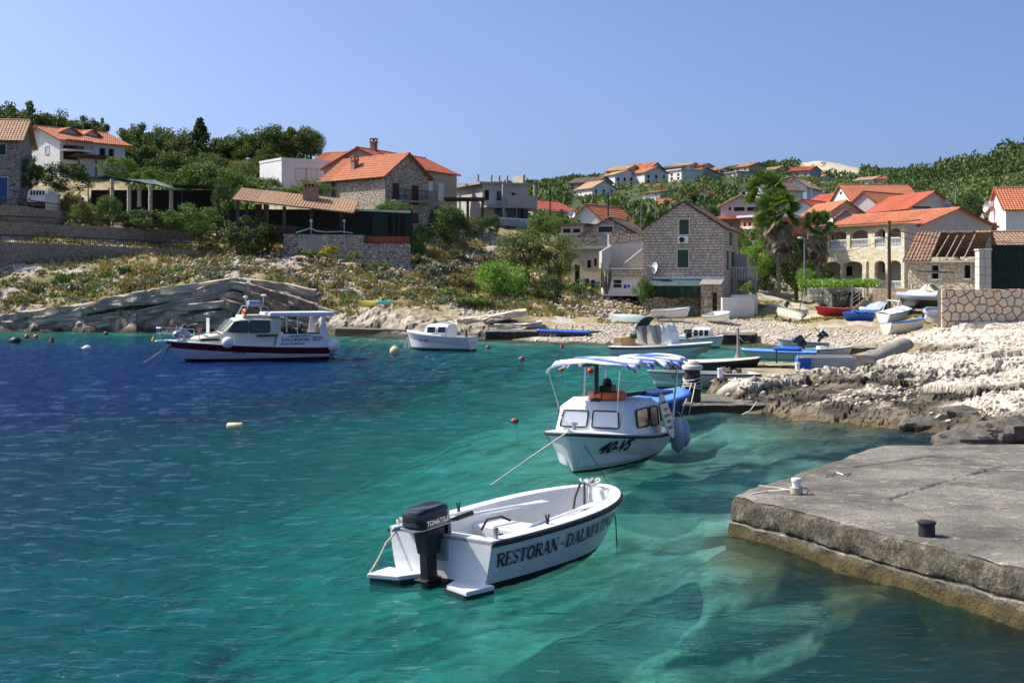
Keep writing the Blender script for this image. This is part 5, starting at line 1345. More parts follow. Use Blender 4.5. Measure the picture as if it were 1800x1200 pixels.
def outboard(root, x, z_top, tilt=0.0, scale=1.0, y=0.0, text=None, legmat='motor_leg', cowl='motor', tiller=True, below=.12):
    """outboard motor hung on the transom at local x; z_top = height of the cowl's top above the water"""
    Mx = Matrix.Translation((x, y, z_top)) @ Matrix.Rotation(tilt, 4, 'Y') @ Matrix.Scale(scale, 4)
    T = lambda *p: Mx @ Vector(p)
    mb = MB(); leg = -(z_top+below)/scale
    def bx(x0,x1,y0,y1,z0,z1, tx=1.0, ty=1.0):
        cx, cy = (x0+x1)/2, (y0+y1)/2
        lo_ = [(cx+(a-cx)*tx, cy+(b-cy)*ty, z0) for a, b in ((x0,y0),(x1,y0),(x1,y1),(x0,y1))]; hi_ = [(x0,y0,z1),(x1,y0,z1),(x1,y1,z1),(x0,y1,z1)]
        mb.add([T(*p) for p in lo_+hi_], [(3,2,1,0),(4,5,6,7),(0,1,5,4),(1,2,6,5),(2,3,7,6),(3,0,4,7)])
    bx(-.17,.10,-.10,.10,-.52,-.24, .72, .8)            # mid section
    bx(-.13,.03,-.055,.055,leg,-.50)                      # leg
    bx(-.20,.06,-.09,.09,leg+.22,leg+.235)                # plate
    bx(.08,.20,-.09,.09,-.56,-.22); bx(.16,.22,-.12,.12,-.5,-.2)   # clamp bracket over the transom
    for k_ in range(3): a = k_*2.1; bx(-.14-.02,-.14,-.02+.05*math.cos(a),.02+.05*math.cos(a),leg+.06+.05*math.sin(a),leg+.12+.05*math.sin(a))
    o = mb.build('outboard_motor', M[legmat], root, bevel=.008)
    mb = MB()
    secs = [(-.25,.78,.75),(-.21,1.0,1.0),(-.06,1.0,1.0),(-.02,.94,.92),(0,.80,.78)]
    rows = []
    for z, sx, sy in secs:
        ring = []
        for k_ in range(20):
            a = 2*math.pi*k_/20; ca, sa = math.cos(a), math.sin(a); e = .45
            ring.append(T(-.05+.27*sx*abs(ca)**e*(1 if ca >= 0 else -1), .155*sy*abs(sa)**e*(1 if sa >= 0 else -1), z))
        rows.append(ring)
    mb.grid(rows, closed=True); mb.f.append(tuple(range(20))[::-1]); mb.f.append(tuple(range(80, 100)))
    c_ = mb.build('cowl', M[cowl], o, smooth=35)
    mb = MB(); mb.add([T(-.05+.278*s_[0], .160*s_[1], z) for z in (-.205,-.215) for s_ in ((-1,-.8),(-.9,-1),(.9,-1),(1,-.8),(1,.8),(.9,1),(-.9,1),(-1,.8))], [tuple(range(8))[::-1], tuple(range(8,16))] + [(i,(i+1) % 8,8+(i+1) % 8,8+i) for i in range(8)]); mb.build('cowl_seam', M['metal'], c_)
    if tiller:
        mb = MB(); mb.tube([T(.15,0,-.26), T(.42,-.02,-.24)], .022*scale, 6); o2 = mb.build('tiller', M['motor_leg'], o)
        mb = MB(); mb.tube([T(.42,-.02,-.24), T(.68,-.04,-.23)], .03*scale, 7); mb.build('grip', M['rubber'], o2)
    if text:
        vf = font_mesh(text, .075*scale)
        for sd in (-1, 1):
            lettering(c_, vf, (lambda a, b: T(-.22+a/scale, -.157, -.175+b/scale)) if sd < 0 else (lambda a, b: T(.12-a/scale, .157, -.175+b/scale)), M['steel'])
        lettering(c_, font_mesh(text, .055*scale), lambda a, b: T(-.324, .12-a/scale, -.17+b/scale), M['steel'])
    return o
def boat(name, label, stern, heading, roll=0, pitch=0, z=0.0, group=None, cat='boat'):
    o = thing(name, label, cat, (stern[0], stern[1], z), 0, group); o.rotation_euler = (roll, pitch, heading); return o
def ang(a, b): return math.atan2(b.y-a.y, b.x-a.x)
def line3(pts, n=14, sag=0.0):
    pts = [Vector(p) for p in pts]; out = []
    for a, b in zip(pts[:-1], pts[1:]):
        for i in range(n): f_ = i/n; p = a.lerp(b, f_); p.z -= sag*4*f_*(1-f_); out.append(p)
    return out+[pts[-1]]
def mooring(label, pts, r=.012, mat='rope', sag=0.0):
    mb = MB(); mb.tube(line3(pts, 12, sag), r, 5); o = mb.build('mooring_rope', M[mat]); return tag(o, label, 'rope')

# ---------------------------------------------------------------- white restaurant dinghy in front
d1 = boat('dinghy', 'white open dinghy with outboard motor lettered RESTORAN - DALMATINO', (-.84, 15.12), math.atan2(.795,.607))
H1 = Hull(3.5, 1.66, .56, .70, .18, .93, .40, 2.7, .62, .06, .13, 2.0)
build_hull(d1, H1, [(.07,'antifoul','bottom_paint'), (None,'gel','hull')], 'gel', .17, 'gel', 'deck_grey', .20, 'rubber', .034)
mb = MB(); mb.box(.10, .62, -H1.b(.1)+.15, H1.b(.1)-.15, .40, .47); mb.build('stern_bench', M['gel_cream'], d1, bevel=.02)
mb = MB(); mb.box(1.35, 1.85, -H1.b(.45)+.16, H1.b(.45)-.16, .20, .42); mb.build('thwart', M['gel'], d1, bevel=.03)
mb = MB()
rows = [[Vector((x, y, .42+.02*(2.0-x))) for y in (-.62,-.3,.3,.62)] for x in (.66, 1.35)]; mb.box(.62,.66,-.62,.62,.2,.44); mb.build('bench_front', M['gel'], d1)
for sd in (-1, 1):   # swim steps either side of the motor
    mb = MB(); ys = sorted((sd*.24, sd*.80)); mb.prism([(.02, ys[0], .03), (.02, ys[1], .03), (-.30 if sd < 0 else -.42, ys[1]-.05 if sd > 0 else ys[1]-.12, .03), (-.42 if sd < 0 else -.30, ys[0]+.12 if sd > 0 else ys[0]+.05, .03)], (0,0,.055)); s1_ = mb.build('swim_step', M['gel'], d1, bevel=.012)
    mb = MB(); mb.prism([(.02, ys[0]+.01, -.12), (.02, ys[1]-.01, -.12), (-.29 if sd < 0 else -.40, ys[1]-.08, -.12), (-.40 if sd < 0 else -.29, ys[0]+.10, -.12)], (0,0,.148)); mb.build('step_underside', M['antifoul'], s1_)
mb = MB(); mb.box(-.035, .0, -.14, .14, .28, .53); mb.build('motor_pad', M['metal'], d1)
outboard(d1, -.14, .92, R(-4), 1.06, .04, 'TOHATSU', below=.16)
oar(d1, (-.22, .50, .60), (2.0, .34, .58)); oar(d1, (1.0, -.58, .56), (2.35, -.35, .56))
for x, y in ((1.18,-.69),(1.18,.69)): mb = MB(); mb.tube([(x,y,.58),(x,y,.66)], .02, 6); mb.tube([(x-.03,y,.70),(x-.02,y,.65),(x+.02,y,.65),(x+.03,y,.70)], .012, 5); mb.build('rowlock', M['rubber'], d1)
mb = MB(); mb.lathe([(.03,0),(.035,.12),(.03,.13)], (.16,-.70,.57), 8); mb.build('cleat', M['metal'], d1)
coil(d1, (3.17,0,.72), .13, 5, 'rope_lt', .013); coil(d1, (3.10,.06,.74), .09, 3, 'fender', .018, seed=4)
mb = MB(); mb.tube(line3([(3.0,.08,.78),(2.75,.0,.62),(2.5,-.12,.30),(2.3,-.1,.25),(1.95,.1,.25)], 6), .018, 6); mb.tube(line3([(3.0,.02,.78),(2.8,-.12,.55),(2.62,-.3,.30),(2.4,-.38,.27)], 6), .018, 6); mb.build('bow_line', M['rubber'], d1, smooth=True)
mb = MB(); mb.tube(line3([(3.05,-.02,.74),(2.72,-.25,.70),(2.62,-.3,.45),(2.45,-.42,.30)], 6), .009, 5); mb.build('thin_line', M['rope'], d1)
mb = MB(); mb.tube([(1.0,.18,.44),(1.02,.1,.58),(1.1,-.05,.62),(1.2,-.12,.56)], .016, 6); mb.build('fuel_hose', M['rubber'], d1); mb = MB(); mb.tube([(.4,-.42,.48),(.46,-.46,.54),(.54,-.5,.54),(.58,-.52,.47)], .014, 6); mb.build('rope_loop', M['rubber'], d1)
coil(d1, (.10,.62,.58), .09, 3, 'rope', .014, seed=7)
mb = MB(); mb.tube(line3([(.05,.66,.60),(-.12,.72,.40),(-.36,.76,.08)], 5, .02), .013, 5); mb.build('stern_line', M['rope'], d1)
rv, rf_, rw = roman_mesh('RESTORAN - DALMATINO')
x0, x1 = .10, 2.72
lettering(d1, (rv, rf_), lambda a, b: H1.on(x0+(x1-x0)*a/rw, .255+.165*b + .10*(a/rw)**2, -1, .02), INK)
mooring('dark anchor line hanging from the bow of the restaurant dinghy', [d1.location + Vector((2.15,2.45,.62)), d1.location + Vector((2.23,2.42,.3)), d1.location + Vector((2.25,2.42,-.2))], .008, 'rope_dk')

# ---------------------------------------------------------------- 40-VS cabin boat with striped awning
hd = Vector((-.38,-.925)); hd2 = math.atan2(hd.y, hd.x)
d2 = boat('cabin_boat', 'white cabin boat numbered 40-VS with blue striped awning', (2.64, 27.25), hd2)
H2 = Hull(4.3, 2.05, .46, .78, .20, .78, .45, 2.2, .60, .06, .36, 1.7)
build_hull(d2, H2, [(.07,'antifoul','bottom_paint'), (None,'gel','hull')], 'gel', .12, 'gel', 'deck_grey', .16, 'rubber', .03, deck_from=.42)
def cabin(root, H, sect, mat, name='cabin'):
    """sections: (x, half width base, half width top, z base, z top)"""
    mb = MB(); rows = []
    for x, wb, wt, zb, zt in sect:
        r_ = min(.12, wt*.3)
        rows.append([Vector((x,-wb,zb)), Vector((x,-(wb*.35+wt*.65),zb+(zt-zb)*.6)), Vector((x,-wt,zt-r_*.8)), Vector((x,-wt+r_,zt-.01)), Vector((x,0,zt+.035)), Vector((x,wt-r_,zt-.01)), Vector((x,wt,zt-r_*.8)), Vector((x,(wb*.35+wt*.65),zb+(zt-zb)*.6)), Vector((x,wb,zb))])
    mb.grid(rows); n = len(rows[0]); mb.f.append(tuple(range(n))); m = (len(rows)-1)*n; mb.f.append(tuple(range(m, m+n))[::-1])
    return mb.build(name, M[mat], root, smooth=50)
cb = cabin(d2, H2, [(1.25,.85,.77,.45,1.17),(2.2,.87,.78,.5,1.24),(2.80,.80,.70,.55,1.20),(3.04,.74,.62,.58,1.09),(3.18,.68,.55,.6,.72)], 'gel')
def pane_on(root, corners, mat, fr='rubber', fw=.025, name='window'):
    """flat window from four corners (counter-clockwise seen from outside) with a rubber frame"""
    c = [Vector(p) for p in corners]; n = (c[1]-c[0]).cross(c[3]-c[0]).normalized(); mid = sum(c, Vector())/4
    # rounded outline
    out = []
    for i in range(4):
        p0, p1, p2 = c[i-1], c[i], c[(i+1) % 4]
        for f_ in (.14, .05): out.append(p1.lerp(p0, f_*1.0) if f_ == .14 else p1.lerp(p0, .04).lerp(p1.lerp(p2, .04), .5))
        out.append(p1.lerp(p2, .14))
    mb = MB(); mb.tube([p+n*.012 for p in out]+[out[0]+n*.012], fw*.6, 6, cap=False); w_ = mb.build(name, M[fr], root, smooth=True)
    mb = MB(); mb.add([p+n*.012 for p in out], [tuple(range(len(out)))]); mb.build('pane', M[mat], w_)
    return w_
for y0, y1 in ((-.58,-.05),(.05,.58)):
    pane_on(cb, [(3.17,y0,.76),(3.17,y1,.76),(3.065,y1*.92,1.06),(3.065,y0*.92,1.06)], 'win_white')
for sd in (-1, 1):
    q_ = [(1.45,sd*.835,.68),(2.02,sd*.845,.70),(2.02,sd*.815,1.07),(1.45,sd*.80,1.04)]; q2 = [(2.16,sd*.845,.72),(2.70,sd*.795,.74),(2.70,sd*.75,1.06),(2.16,sd*.815,1.08)]
    pane_on(cb, q_ if sd < 0 else q_[::-1], 'glass'); pane_on(cb, q2 if sd < 0 else q2[::-1], 'glass')
mb = MB(); mb.tube([(2.75,0,1.15),(2.75,0,2.0)], .045, 8); mb.box(2.66,2.84,-.09,.09,1.2,1.25); mb.build('mast', M['motor_leg'], d2)
# lifebuoy and spotlight on the cabin top
mb = MB(); ring = [Vector((2.45+.30*math.cos(a), .12+.30*math.sin(a), 1.31)) for a in [2*math.pi*i/20 for i in range(21)]]; mb.tube(ring, .075, 8, cap=False); mb.build('lifebuoy', M['orange'], d2, smooth=True)
mb = MB(); mb.box(2.3,2.62,.0,.25,1.33,1.50); mb.ball((2.46,.12,1.54), .1, 8, 6); mb.build('searchlight', M['motor_leg'], d2, bevel=.02)
mb = MB(); mb.tube([(2.2,.42,1.30),(1.55,.60,1.30)], .04, 6); mb.build('boat_hook', M['rubber'], d2)
# striped awning
def stripes():
    m, nt, b = _nt('blue_white_striped_awning'); v = coords(nt, space='UV')
    w = N(nt, 'ShaderNodeTexWave', bands_direction='X'); L(nt, v, w.inputs[0]); w.inputs['Scale'].default_value = 1.05; w.inputs['Distortion'].default_value = .5
    L(nt, mix(nt, ramp(nt, w.outputs['Fac'], [(.58,(.80,.83,.85)),(.70,(.09,.17,.58))]), ramp(nt, noise(nt, v, 2, 4), [(.3,.82),(.7,1.0)]), 1.0, 'MULTIPLY'), b.inputs['Base Color']); b.inputs['Roughness'].default_value = .85
    b.inputs['Transmission Weight'].default_value = 0; return m
aw = MB(); rows = []; uvs = []; nx, ny = 64, 20
random.seed(3)
for i in range(nx+1):
    x = 3.35 - 4.35*i/nx; row = []
    for j in range(ny+1):
        y = -1 + 2*j/ny; hw = .80
        z = 1.97 - .07*abs(y)**1.6 + .035*math.sin(i*.42+y*1.7)*(.5+abs(y)) + .02*math.sin(i*1.15-y*3) - .08*(i/nx) + .04*math.sin(i/nx*math.pi*2.1)
        if abs(y) > .93: z -= .07 + .012*math.sin(i*1.9)
        row.append(Vector((x + .03*math.sin(j*.9), y*hw, z))); uvs.append((i/nx*4.3, y*hw))
    rows.append(row)
aw.grid(rows); ao = aw.build('awning', stripes(), d2, smooth=True, fixn=False)
uvl = ao.data.uv_layers.new(name='UVMap'); idx = np.empty(len(ao.data.loops), int); ao.data.loops.foreach_get('vertex_index', idx); uvl.data.foreach_set('uv', np.array(uvs)[idx].ravel())
so = ao.modifiers.new('t', 'SOLIDIFY'); so.thickness = .012
for p0, p1 in (((.1,.74,.48),(-.35,.74,1.76)), ((.1,-.74,.48),(.05,-.72,1.78)), ((1.3,-.80,.5),(1.2,-.76,1.8))):
    mb = MB(); mb.tube([p0, p1], .022, 6); mb.build('awning_pole', M['steel'], d2)
mb = MB(); mb.tube([(3.5,0,1.93),(.6,0,1.88),(-.7,0,1.80)], .03, 6); mb.build('ridge_pole', M['wood'], d2)
for y in (-.5, .5): mb = MB(); mb.tube([(3.5,y*1.4,1.84),(3.1,y,.72)], .008, 4); mb.build('stay', M['rope_lt'], d2)
# oval menu board, fenders
Mx = Matrix.Translation((1.55,1.02,.86)) @ Matrix.Rotation(R(16), 4, 'X')
mb = MB(); ring = [(.29*math.cos(a)*(1 if math.sin(a) < .3 else .95), .0, .44*math.sin(a)) for a in [2*math.pi*i/28 for i in range(28)]]
mb.add([Mx @ Vector(p) for p in ring] + [Mx @ (Vector(p)+Vector((0,.025,0))) for p in ring], [tuple(range(28)), tuple(range(28,56))[::-1]] + [(i,(i+1) % 28,28+(i+1) % 28,28+i) for i in range(28)])
bd = mb.build('menu_board', M['gel_cream'], d2)
random.seed(12)
for k_, (w_, z_) in enumerate(((.34,.24),(.24,.10),(.40,-.02),(.28,-.14),(.30,-.26))):
    mb = MB(); x_ = -w_/2
    while x_ < w_/2:
        l_ = random.uniform(.02,.05); mb.add([Mx @ Vector((x_+dx, .029, z_+dz)) for dx, dz in ((0,0),(l_,.01),(l_,.05),(0,.045))], [(0,1,2,3)]); x_ += l_+.015
    tag(mb.build('lettering', M['brownred'], bd), kind='stuff')
def fender(root, c, l=.5, r=.11, tilt=0, az=0, mat='fender'):
    Mx = Matrix.Rotation(az, 3, 'Z') @ Matrix.Rotation(tilt, 3, 'Y'); mb = MB()
    mb.lathe([(.02,-l/2-.06),(.035,-l/2-.03),(r*.55,-l/2),(r,-l/2+.08),(r*1.02,0),(r,l/2-.08),(r*.55,l/2),(.035,l/2+.03),(.02,l/2+.08)], c, 12, Mx); f_ = mb.build('fender', M[mat], root, smooth=60)
    mb = MB(); mb.tube([Vector(c)+Mx @ Vector((0,0,l/2+.06)), Vector(c)+Vector((0,-.12 if c[1] > 0 else .12,l/2+.16))], .01, 4); mb.build('fender_rope', M['rope_lt'], f_); return f_
fender(d2, (1.05,1.10,.42), .62, .13, R(20), R(0)); fender(d2, (.05,.98,.38), .5, .12, R(-25), R(30))
lettering(d2, font_mesh('40-VS', .30, .25, .03), lambda a, b: H2.on(3.86-a*1.0, .37+b*1.0+.02*a, 1, .022), INK)
lettering(d2, font_mesh('40-VS', .30, .25, .03), lambda a, b: H2.on(2.95+a*.9, .40+b*.95, -1, .022), INK)
for zz in (.30, .20, .11): mb = MB(); mb.tube([H2.on(x_, zz+.02*x_, 1, .002) for x_ in (.1,.6,1.2,1.8,2.4,3.0,3.5)], .006, 4); mb.build('lap_seam', M['fender'], d2)
bw = d2.location + Vector((hd.x*4.05, hd.y*4.05, .84)); 
mb = MB(); mb.lathe([(.04,0),(.04,.1),(.07,.12),(.07,.15)], (4.0,0,.79), 8); mb.build('bow_cleat', M['metal'], d2)
mooring('pale mooring line from the 40-VS boat running left into the water', [bw, P(930,805,22.2), G(855,847,0)-Vector((0,0,.1))], .014, 'rope_lt', .0)
mooring('thin dark mooring line from the 40-VS boat down to the water', [bw, G(1062,840,0)+Vector((0,0,.05)), G(1075,852,0)-Vector((0,0,.2))], .008, 'rope_dk')

# ---------------------------------------------------------------- excursion boat
a3 = Vector((-7.75, 58.9)); b3 = Vector((-14.5, 55.75)); hd3 = (b3-a3); L3 = 7.7
d3 = boat('excursion_boat', 'white excursion boat with maroon stripe, cabin and white canopy', a3+hd3.normalized()*.75, math.atan2(hd3.y, hd3.x)); d3.scale = (.91,.91,.91)
H3 = Hull(L3, 2.5, .62, 1.02, .3, .92, .45, 2.3, .8, .13, .30, 1.6)
build_hull(d3, H3, [(.14,'antifoul_red','bottom_paint'), (10.34,'gel','hull'), (10.08,'red_band','hull_stripe'), (None,'motor_leg','sheer_band')], 'gel', .16, 'gel', 'gel', .2, None, closed=True, deck='gel')
cb = cabin(d3, H3, [(2.75,1.02,.92,.70,2.02),(3.6,1.02,.92,.76,2.05),(4.35,1.0,.9,.8,2.03),(4.6,.96,.86,.82,1.92),(5.15,.9,.78,.85,1.40),(6.2,.62,.5,.92,1.18),(6.9,.3,.2,.98,1.08)], 'gel_cream')
pane_on(cb, [(4.72,-.80,1.45),(4.72,-.06,1.45),(4.42,-.06,1.95),(4.42,-.78,1.95)][::1], 'windshield', 'iron', .03, 'windscreen')
for y0, y1 in ((-.84,-.06),(.06,.84)): pane_on(cb, [(5.16,y0,1.44),(5.16,y1,1.44),(4.66,y1*.94,1.94),(4.66,y0*.94,1.94)], 'windshield', 'iron', .03, 'windscreen')
for sd in (-1, 1):
    q1 = [(4.0,sd*.99,1.36),(4.95,sd*.92,1.40),(4.62,sd*.92,1.90),(4.0,sd*.95,1.92)]; q2 = [(2.95,sd*1.0,1.36),(3.93,sd*.995,1.36),(3.93,sd*.955,1.92),(2.95,sd*.955,1.90)]
    for q_ in (q1, q2): pane_on(cb, q_ if sd < 0 else q_[::-1], 'glass', 'iron', .03)
    mb = MB(); mb.box(2.5, 3.6, sd*1.035-.01, sd*1.035+.01, 1.16, 1.26); mb.build('cabin_stripe', M['red_band'], d3)
    mb = MB(); mb.box(5.3, 6.2, sd*.86-.02, sd*.86+.02, 1.0, 1.1); mb.build('vent', M['dark'], d3)
# aft coaming with lettering
for sd in (-1, 1):
    mb = MB(); mb.prism([(.08,sd*1.16,.60),(2.75,sd*1.18,.66),(2.55,sd*1.12,1.28),(.22,sd*1.1,1.24)], (0,-sd*.06,0)); mb.build('coaming', M['gel'], d3)
mb = MB(); mb.box(.08,.16,-1.1,1.1,.55,1.2); mb.build('transom_bulkhead', M['gel'], d3)
def side3(a, b, x, z): return Vector((x-a, 1.185, z+b))
lettering(d3, font_mesh('DALMATINO II', .17), lambda a, b: Vector((2.05-a*.95, 1.165, 1.12+b*.8)), INK)
vs_, fs_, w_ = roman_mesh('ERION')
vf = font_mesh('EXCURSION', .25); lettering(d3, vf, lambda a, b: Vector((2.42-a*.98, 1.178-.06*(b/.25)*.5, .93+b*.8)), INK)
lettering(d3, font_mesh('00 385 99 508 4329', .17), lambda a, b: Vector((2.46-a*.84, 1.19, .75+b*.85)), INK)
lettering(d3, font_mesh('IZLETI', .30), lambda a, b: Vector((.90-a*.62, 1.165, .93+b*.95)), INK_B)
lettering(d3, font_mesh('192-VS', .22, .2), lambda a, b: H3.on(4.75-a*.95, .36+b*.8, 1, .012), INK)
# canopy
mb = MB(); mb.box(-.25, 2.95, -1.05, 1.05, 2.10, 2.30); mb.build('canopy', M['canvas_cream'] if False else M['white_paint'], d3, bevel=.05)
for x, y in ((.25,1.0),(.25,-1.0)): mb = MB(); mb.prism([(x-.12,y-.02,1.2),(x+.25,y-.02,1.2),(x+.12,y-.02,2.1),(x-.02,y-.02,2.1)], (0,.04,0)); mb.build('canopy_support', M['gel'], d3)
for x, y in ((1.6,.98),(1.6,-.98)): mb = MB(); mb.tube([(x,y,1.25),(x,y,2.12)], .025, 6); mb.build('canopy_post', M['steel'], d3)
mb = MB(); mb.box(2.4,2.75,-.9,.9,.7,2.0); mb.build('cabin_rear_wall', M['gel_cream'], d3)
# radar arch, lifebuoy, roof gear
mb = MB(); mb.box(2.9,4.2,-.75,.75,2.04,2.18); mb.build('roof_hatch', M['gel_cream'], d3, bevel=.05)
mb = MB()
for y in (-.7,.7): mb.tube([(2.85,y,2.05),(3.0,y,2.55),(3.9,y*.9,2.6),(4.15,y*.9,2.1)], .03, 6)
mb.tube([(3.0,-.7,2.55),(3.0,.7,2.55)], .03, 6); mb.tube([(3.9,-.63,2.6),(3.9,.63,2.6)], .03, 6); mb.build('roof_rack', M['steel'], d3)
mb = MB(); mb.box(3.2,3.75,-.3,.3,2.62,2.86); mb.build('liferaft_case', M['fender'], d3, bevel=.05)
mb = MB(); mb.tube([(3.85,.1,2.6),(3.9,.1,2.98)], .03, 6); mb.ball((3.9,.1,3.02), .12, 8, 6, (1,1,.6)); mb.tube([(3.0,-.2,2.55),(2.95,-.2,3.08)], .015, 5); mb.lathe([(.13,0),(.14,.06),(.05,.1)], (2.95,-.2,3.06), 10); mb.build('antenna', M['white_paint'], d3)
mb = MB(); ring = [Vector((4.05, .45+.28*math.cos(a), 2.3+.13*math.sin(a))) for a in [2*math.pi*i/18 for i in range(19)]]; mb.tube(ring, .06, 7, cap=False); mb.build('lifebuoy', M['orange'], d3, smooth=True)
# pulpit, bow gear, fenders
mb = MB(); pl = [Vector((6.2,.62,1.0)),Vector((6.2,.62,1.5)),Vector((7.9,.32,1.62)),Vector((8.05,0,1.62)),Vector((7.9,-.32,1.62)),Vector((6.2,-.62,1.5)),Vector((6.2,-.62,1.0))]
mb.tube(pl, .022, 6); mb.tube([p-Vector((0,0,.25)) for p in pl[1:-1]], .015, 5)
for p in pl[2:5]+[Vector((7.0,.5,1.56)), Vector((7.0,-.5,1.56))]: mb.tube([p, Vector((p.x-.05,p.y*.7,1.02))], .018, 5)
mb.build('pulpit', M['steel'], d3)
mb = MB(); mb.box(6.9,8.1,-.22,.22,.98,1.03); mb.build('bowsprit', M['gel'], d3)
fender(d3, (6.75,-.1,1.35), .6, .16, R(60), R(10), 'fender'); fender(d3, (7.15,.25,1.28), .5, .18, R(80), R(60), 'fender')
mb = MB(); mb.box(5.65,5.68,-.35,.35,1.35,2.05); mb.build('notice_board', M['grey_lt'], d3)
for i_ in range(5):
    mb = MB(); mb.prism([(6.0-.0, .4-.24*i_, 1.58),(6.0,.24-.24*i_,1.58),(6.02,.3-.24*i_,1.3),(6.02,.38-.24*i_,1.3)], (.03,0,0)); mb.build('life_jacket', M['red_band'], d3)
mb = MB(); mb.ball((5.05,1.38,.93), .27, 14, 10); mb.build('ball_fender', M['white_f'], d3, smooth=True)
mb = MB(); mb.ball((-.15,1.2,.66), .30, 14, 10); mb.build('ball_fender', M['white_f'], d3, smooth=True)
mb = MB(); mb.box(-.45,.05,-.5,.5,.18,.24); mb.tube([(-.25,.3,.2),(-.5,.3,-.1)], .04, 6); mb.tube([(-.25,-.3,.2),(-.5,-.3,-.1)], .04, 6); mb.build('stern_platform', M['wood'], d3)
mb = MB(); mb.box(1.2,1.5,.3,.6,.7,1.35); mb.ball((1.35,.45,1.42), .12, 8, 6); mb.tube([(.4,.6,1.25),(2.2,.6,1.3)], .05, 6); mb.build('deck_gear', M['motor_leg'], d3)
mooring('mooring line running from the excursion boat bow to the water at left', [P(300,605,55.4), P(272,626,55.5), G(244,637,0)-Vector((0,0,.15))], .03, 'rope', .0)
mooring('second steeper mooring line below the excursion boat bow', [P(300,605,55.4), G(279,636,0)-Vector((0,0,.15))], .025, 'rope_dk')
# ---------------------------------------------------------------- the other boats
def moored(name, label, sp, bp, B, hs, hb, bands=None, z=0.0, Lx=None, hullkw={}, group=None, roll=0, pitch=0, **kw):
    """stern and bow given as (photo x, depth)"""
    A = Vector(((sp[0]-CX)*sp[1]/FPX, sp[1])); Bv = Vector(((bp[0]-CX)*bp[1]/FPX, bp[1])); Ln = (Bv-A).length
    o = boat(name, label, A, math.atan2(Bv.y-A.y, Bv.x-A.x), roll, pitch, z, group)
    hk = dict(k=.18, tr=.82, sm=.42, p=2.3, q=.7, rake=.09, full=.38); hk.update(hullkw)
    H = Hull(Ln, B, hs, hb, **hk)
    build_hull(o, H, bands or [(.05,'antifoul','bottom_paint'), (None,'gel','hull')], **kw)
    return o, H
# white cabin boat in the middle of the bay
o, H = moored('cabin_boat', 'small white cabin boat with bow to the left in mid bay', (832, 65.2), (715, 66.5), 1.7, .66, .92, deck_from=.40, rub=None)
cb = cabin(o, H, [(1.15,.62,.56,.66,1.28),(1.9,.60,.54,.68,1.30),(2.35,.50,.40,.72,1.24),(2.5,.42,.34,.74,.9)], 'gel')
for sd in (-1, 1):
    for x0 in (1.2, 1.78):
        q_ = [(x0,sd*.615,.84),(x0+.48,sd*.60,.85),(x0+.46,sd*.565,1.16),(x0+.02,sd*.575,1.16)]; pane_on(cb, q_ if sd < 0 else q_[::-1], 'glass', 'white_paint', .03)
pane_on(cb, [(2.53,-.3,.9),(2.53,.3,.9),(2.40,.28,1.16),(2.40,-.28,1.16)], 'win_white', 'white_paint')
mb = MB(); mb.box(1.3,1.6,-.2,.2,1.32,1.38); mb.build('hatch', M['gel'], o); mb = MB(); mb.tube([(.2,.5,.66),(.2,.5,1.0)], .02, 5); mb.tube([(.5,-.3,.3),(.5,-.3,1.0)], .06, 6); mb.build('tiller_post', M['wood'], o)
lettering(o, font_mesh('32-VS', .26, .25), lambda a, b: H.on(2.75-a*.9, .40+b*.8, 1, .01), INK)
for i_ in range(3): mooring('white bow line of the small cabin boat, strand %s' % ('nearest the bow','in the middle','farthest left')[i_], [P(719-i_*2,592,66.4), G(714-i_*4+(i_ == 0)*4,614,0)-Vector((0,0,.2))], .012, 'rope_lt')
# blue boat at the small quay
o, H = moored('covered_boat', 'dark blue boat with bright blue cover at the low quay', (1036, 76.2), (943, 76.6), 1.3, .48, .58, [(.04,'antifoul','bottom_paint'), (None,'navy','hull')], closed=True, deck='blue', gun='blue', rub=None)
for x in (.35, 1.0, 1.9, 2.6): mb = MB(); mb.tube([(x,.3*math.sin(x*5),.55),(x,.3*math.sin(x*5),.86)], .025, 5); mb.build('cover_prop', M['wood'], o)
lettering(o, font_mesh('31-VS', .15, .2), lambda a, b: H.on(2.3-a, .25+b, 1, .01), M['gel'])
# open motor boat with arch
o, H = moored('motor_boat', 'open white motor boat with tan seats and folded dark windscreen hood', (1083, 60), (1254, 57.5), 1.8, .50, .74, [(.05,'gel','bottom'), (10.16,'gel','hull'), (None,'deck_grey','grey_stripe')], inner='tan', floor='gel', zf=.3, deck_from=.6, rub='metal', rubr=.03, hullkw=dict(p=1.9, q=.8, rake=.18))
LN = H.L
mb = MB(); mb.box(.2,.65,-.7,.7,.3,.92); mb.build('stern_seat', M['tan'], o, bevel=.04)
for x in (1.35, 1.85):
    mb = MB(); mb.prism([(x,-.55,.62),(x+.42,-.55,.62),(x+.30,-.55,.75),(x+.12,-.55,1.45),(x-.06,-.55,1.45)], (0,.5,0)); mb.build('seat', M['gel_cream'], o, bevel=.03)
    mb = MB(); mb.prism([(x,.05,.62),(x+.42,.05,.62),(x+.30,.05,.75),(x+.12,.05,1.45),(x-.06,.05,1.45)], (0,.5,0)); mb.build('seat', M['gel_cream'], o, bevel=.03)
mb = MB(); mb.prism([(2.45,-.45,.6),(3.0,-.45,.6),(2.92,-.45,1.15),(2.72,-.45,1.5),(2.5,-.45,1.38)], (0,.9,0)); cs = mb.build('console', M['gel'], o, bevel=.04)
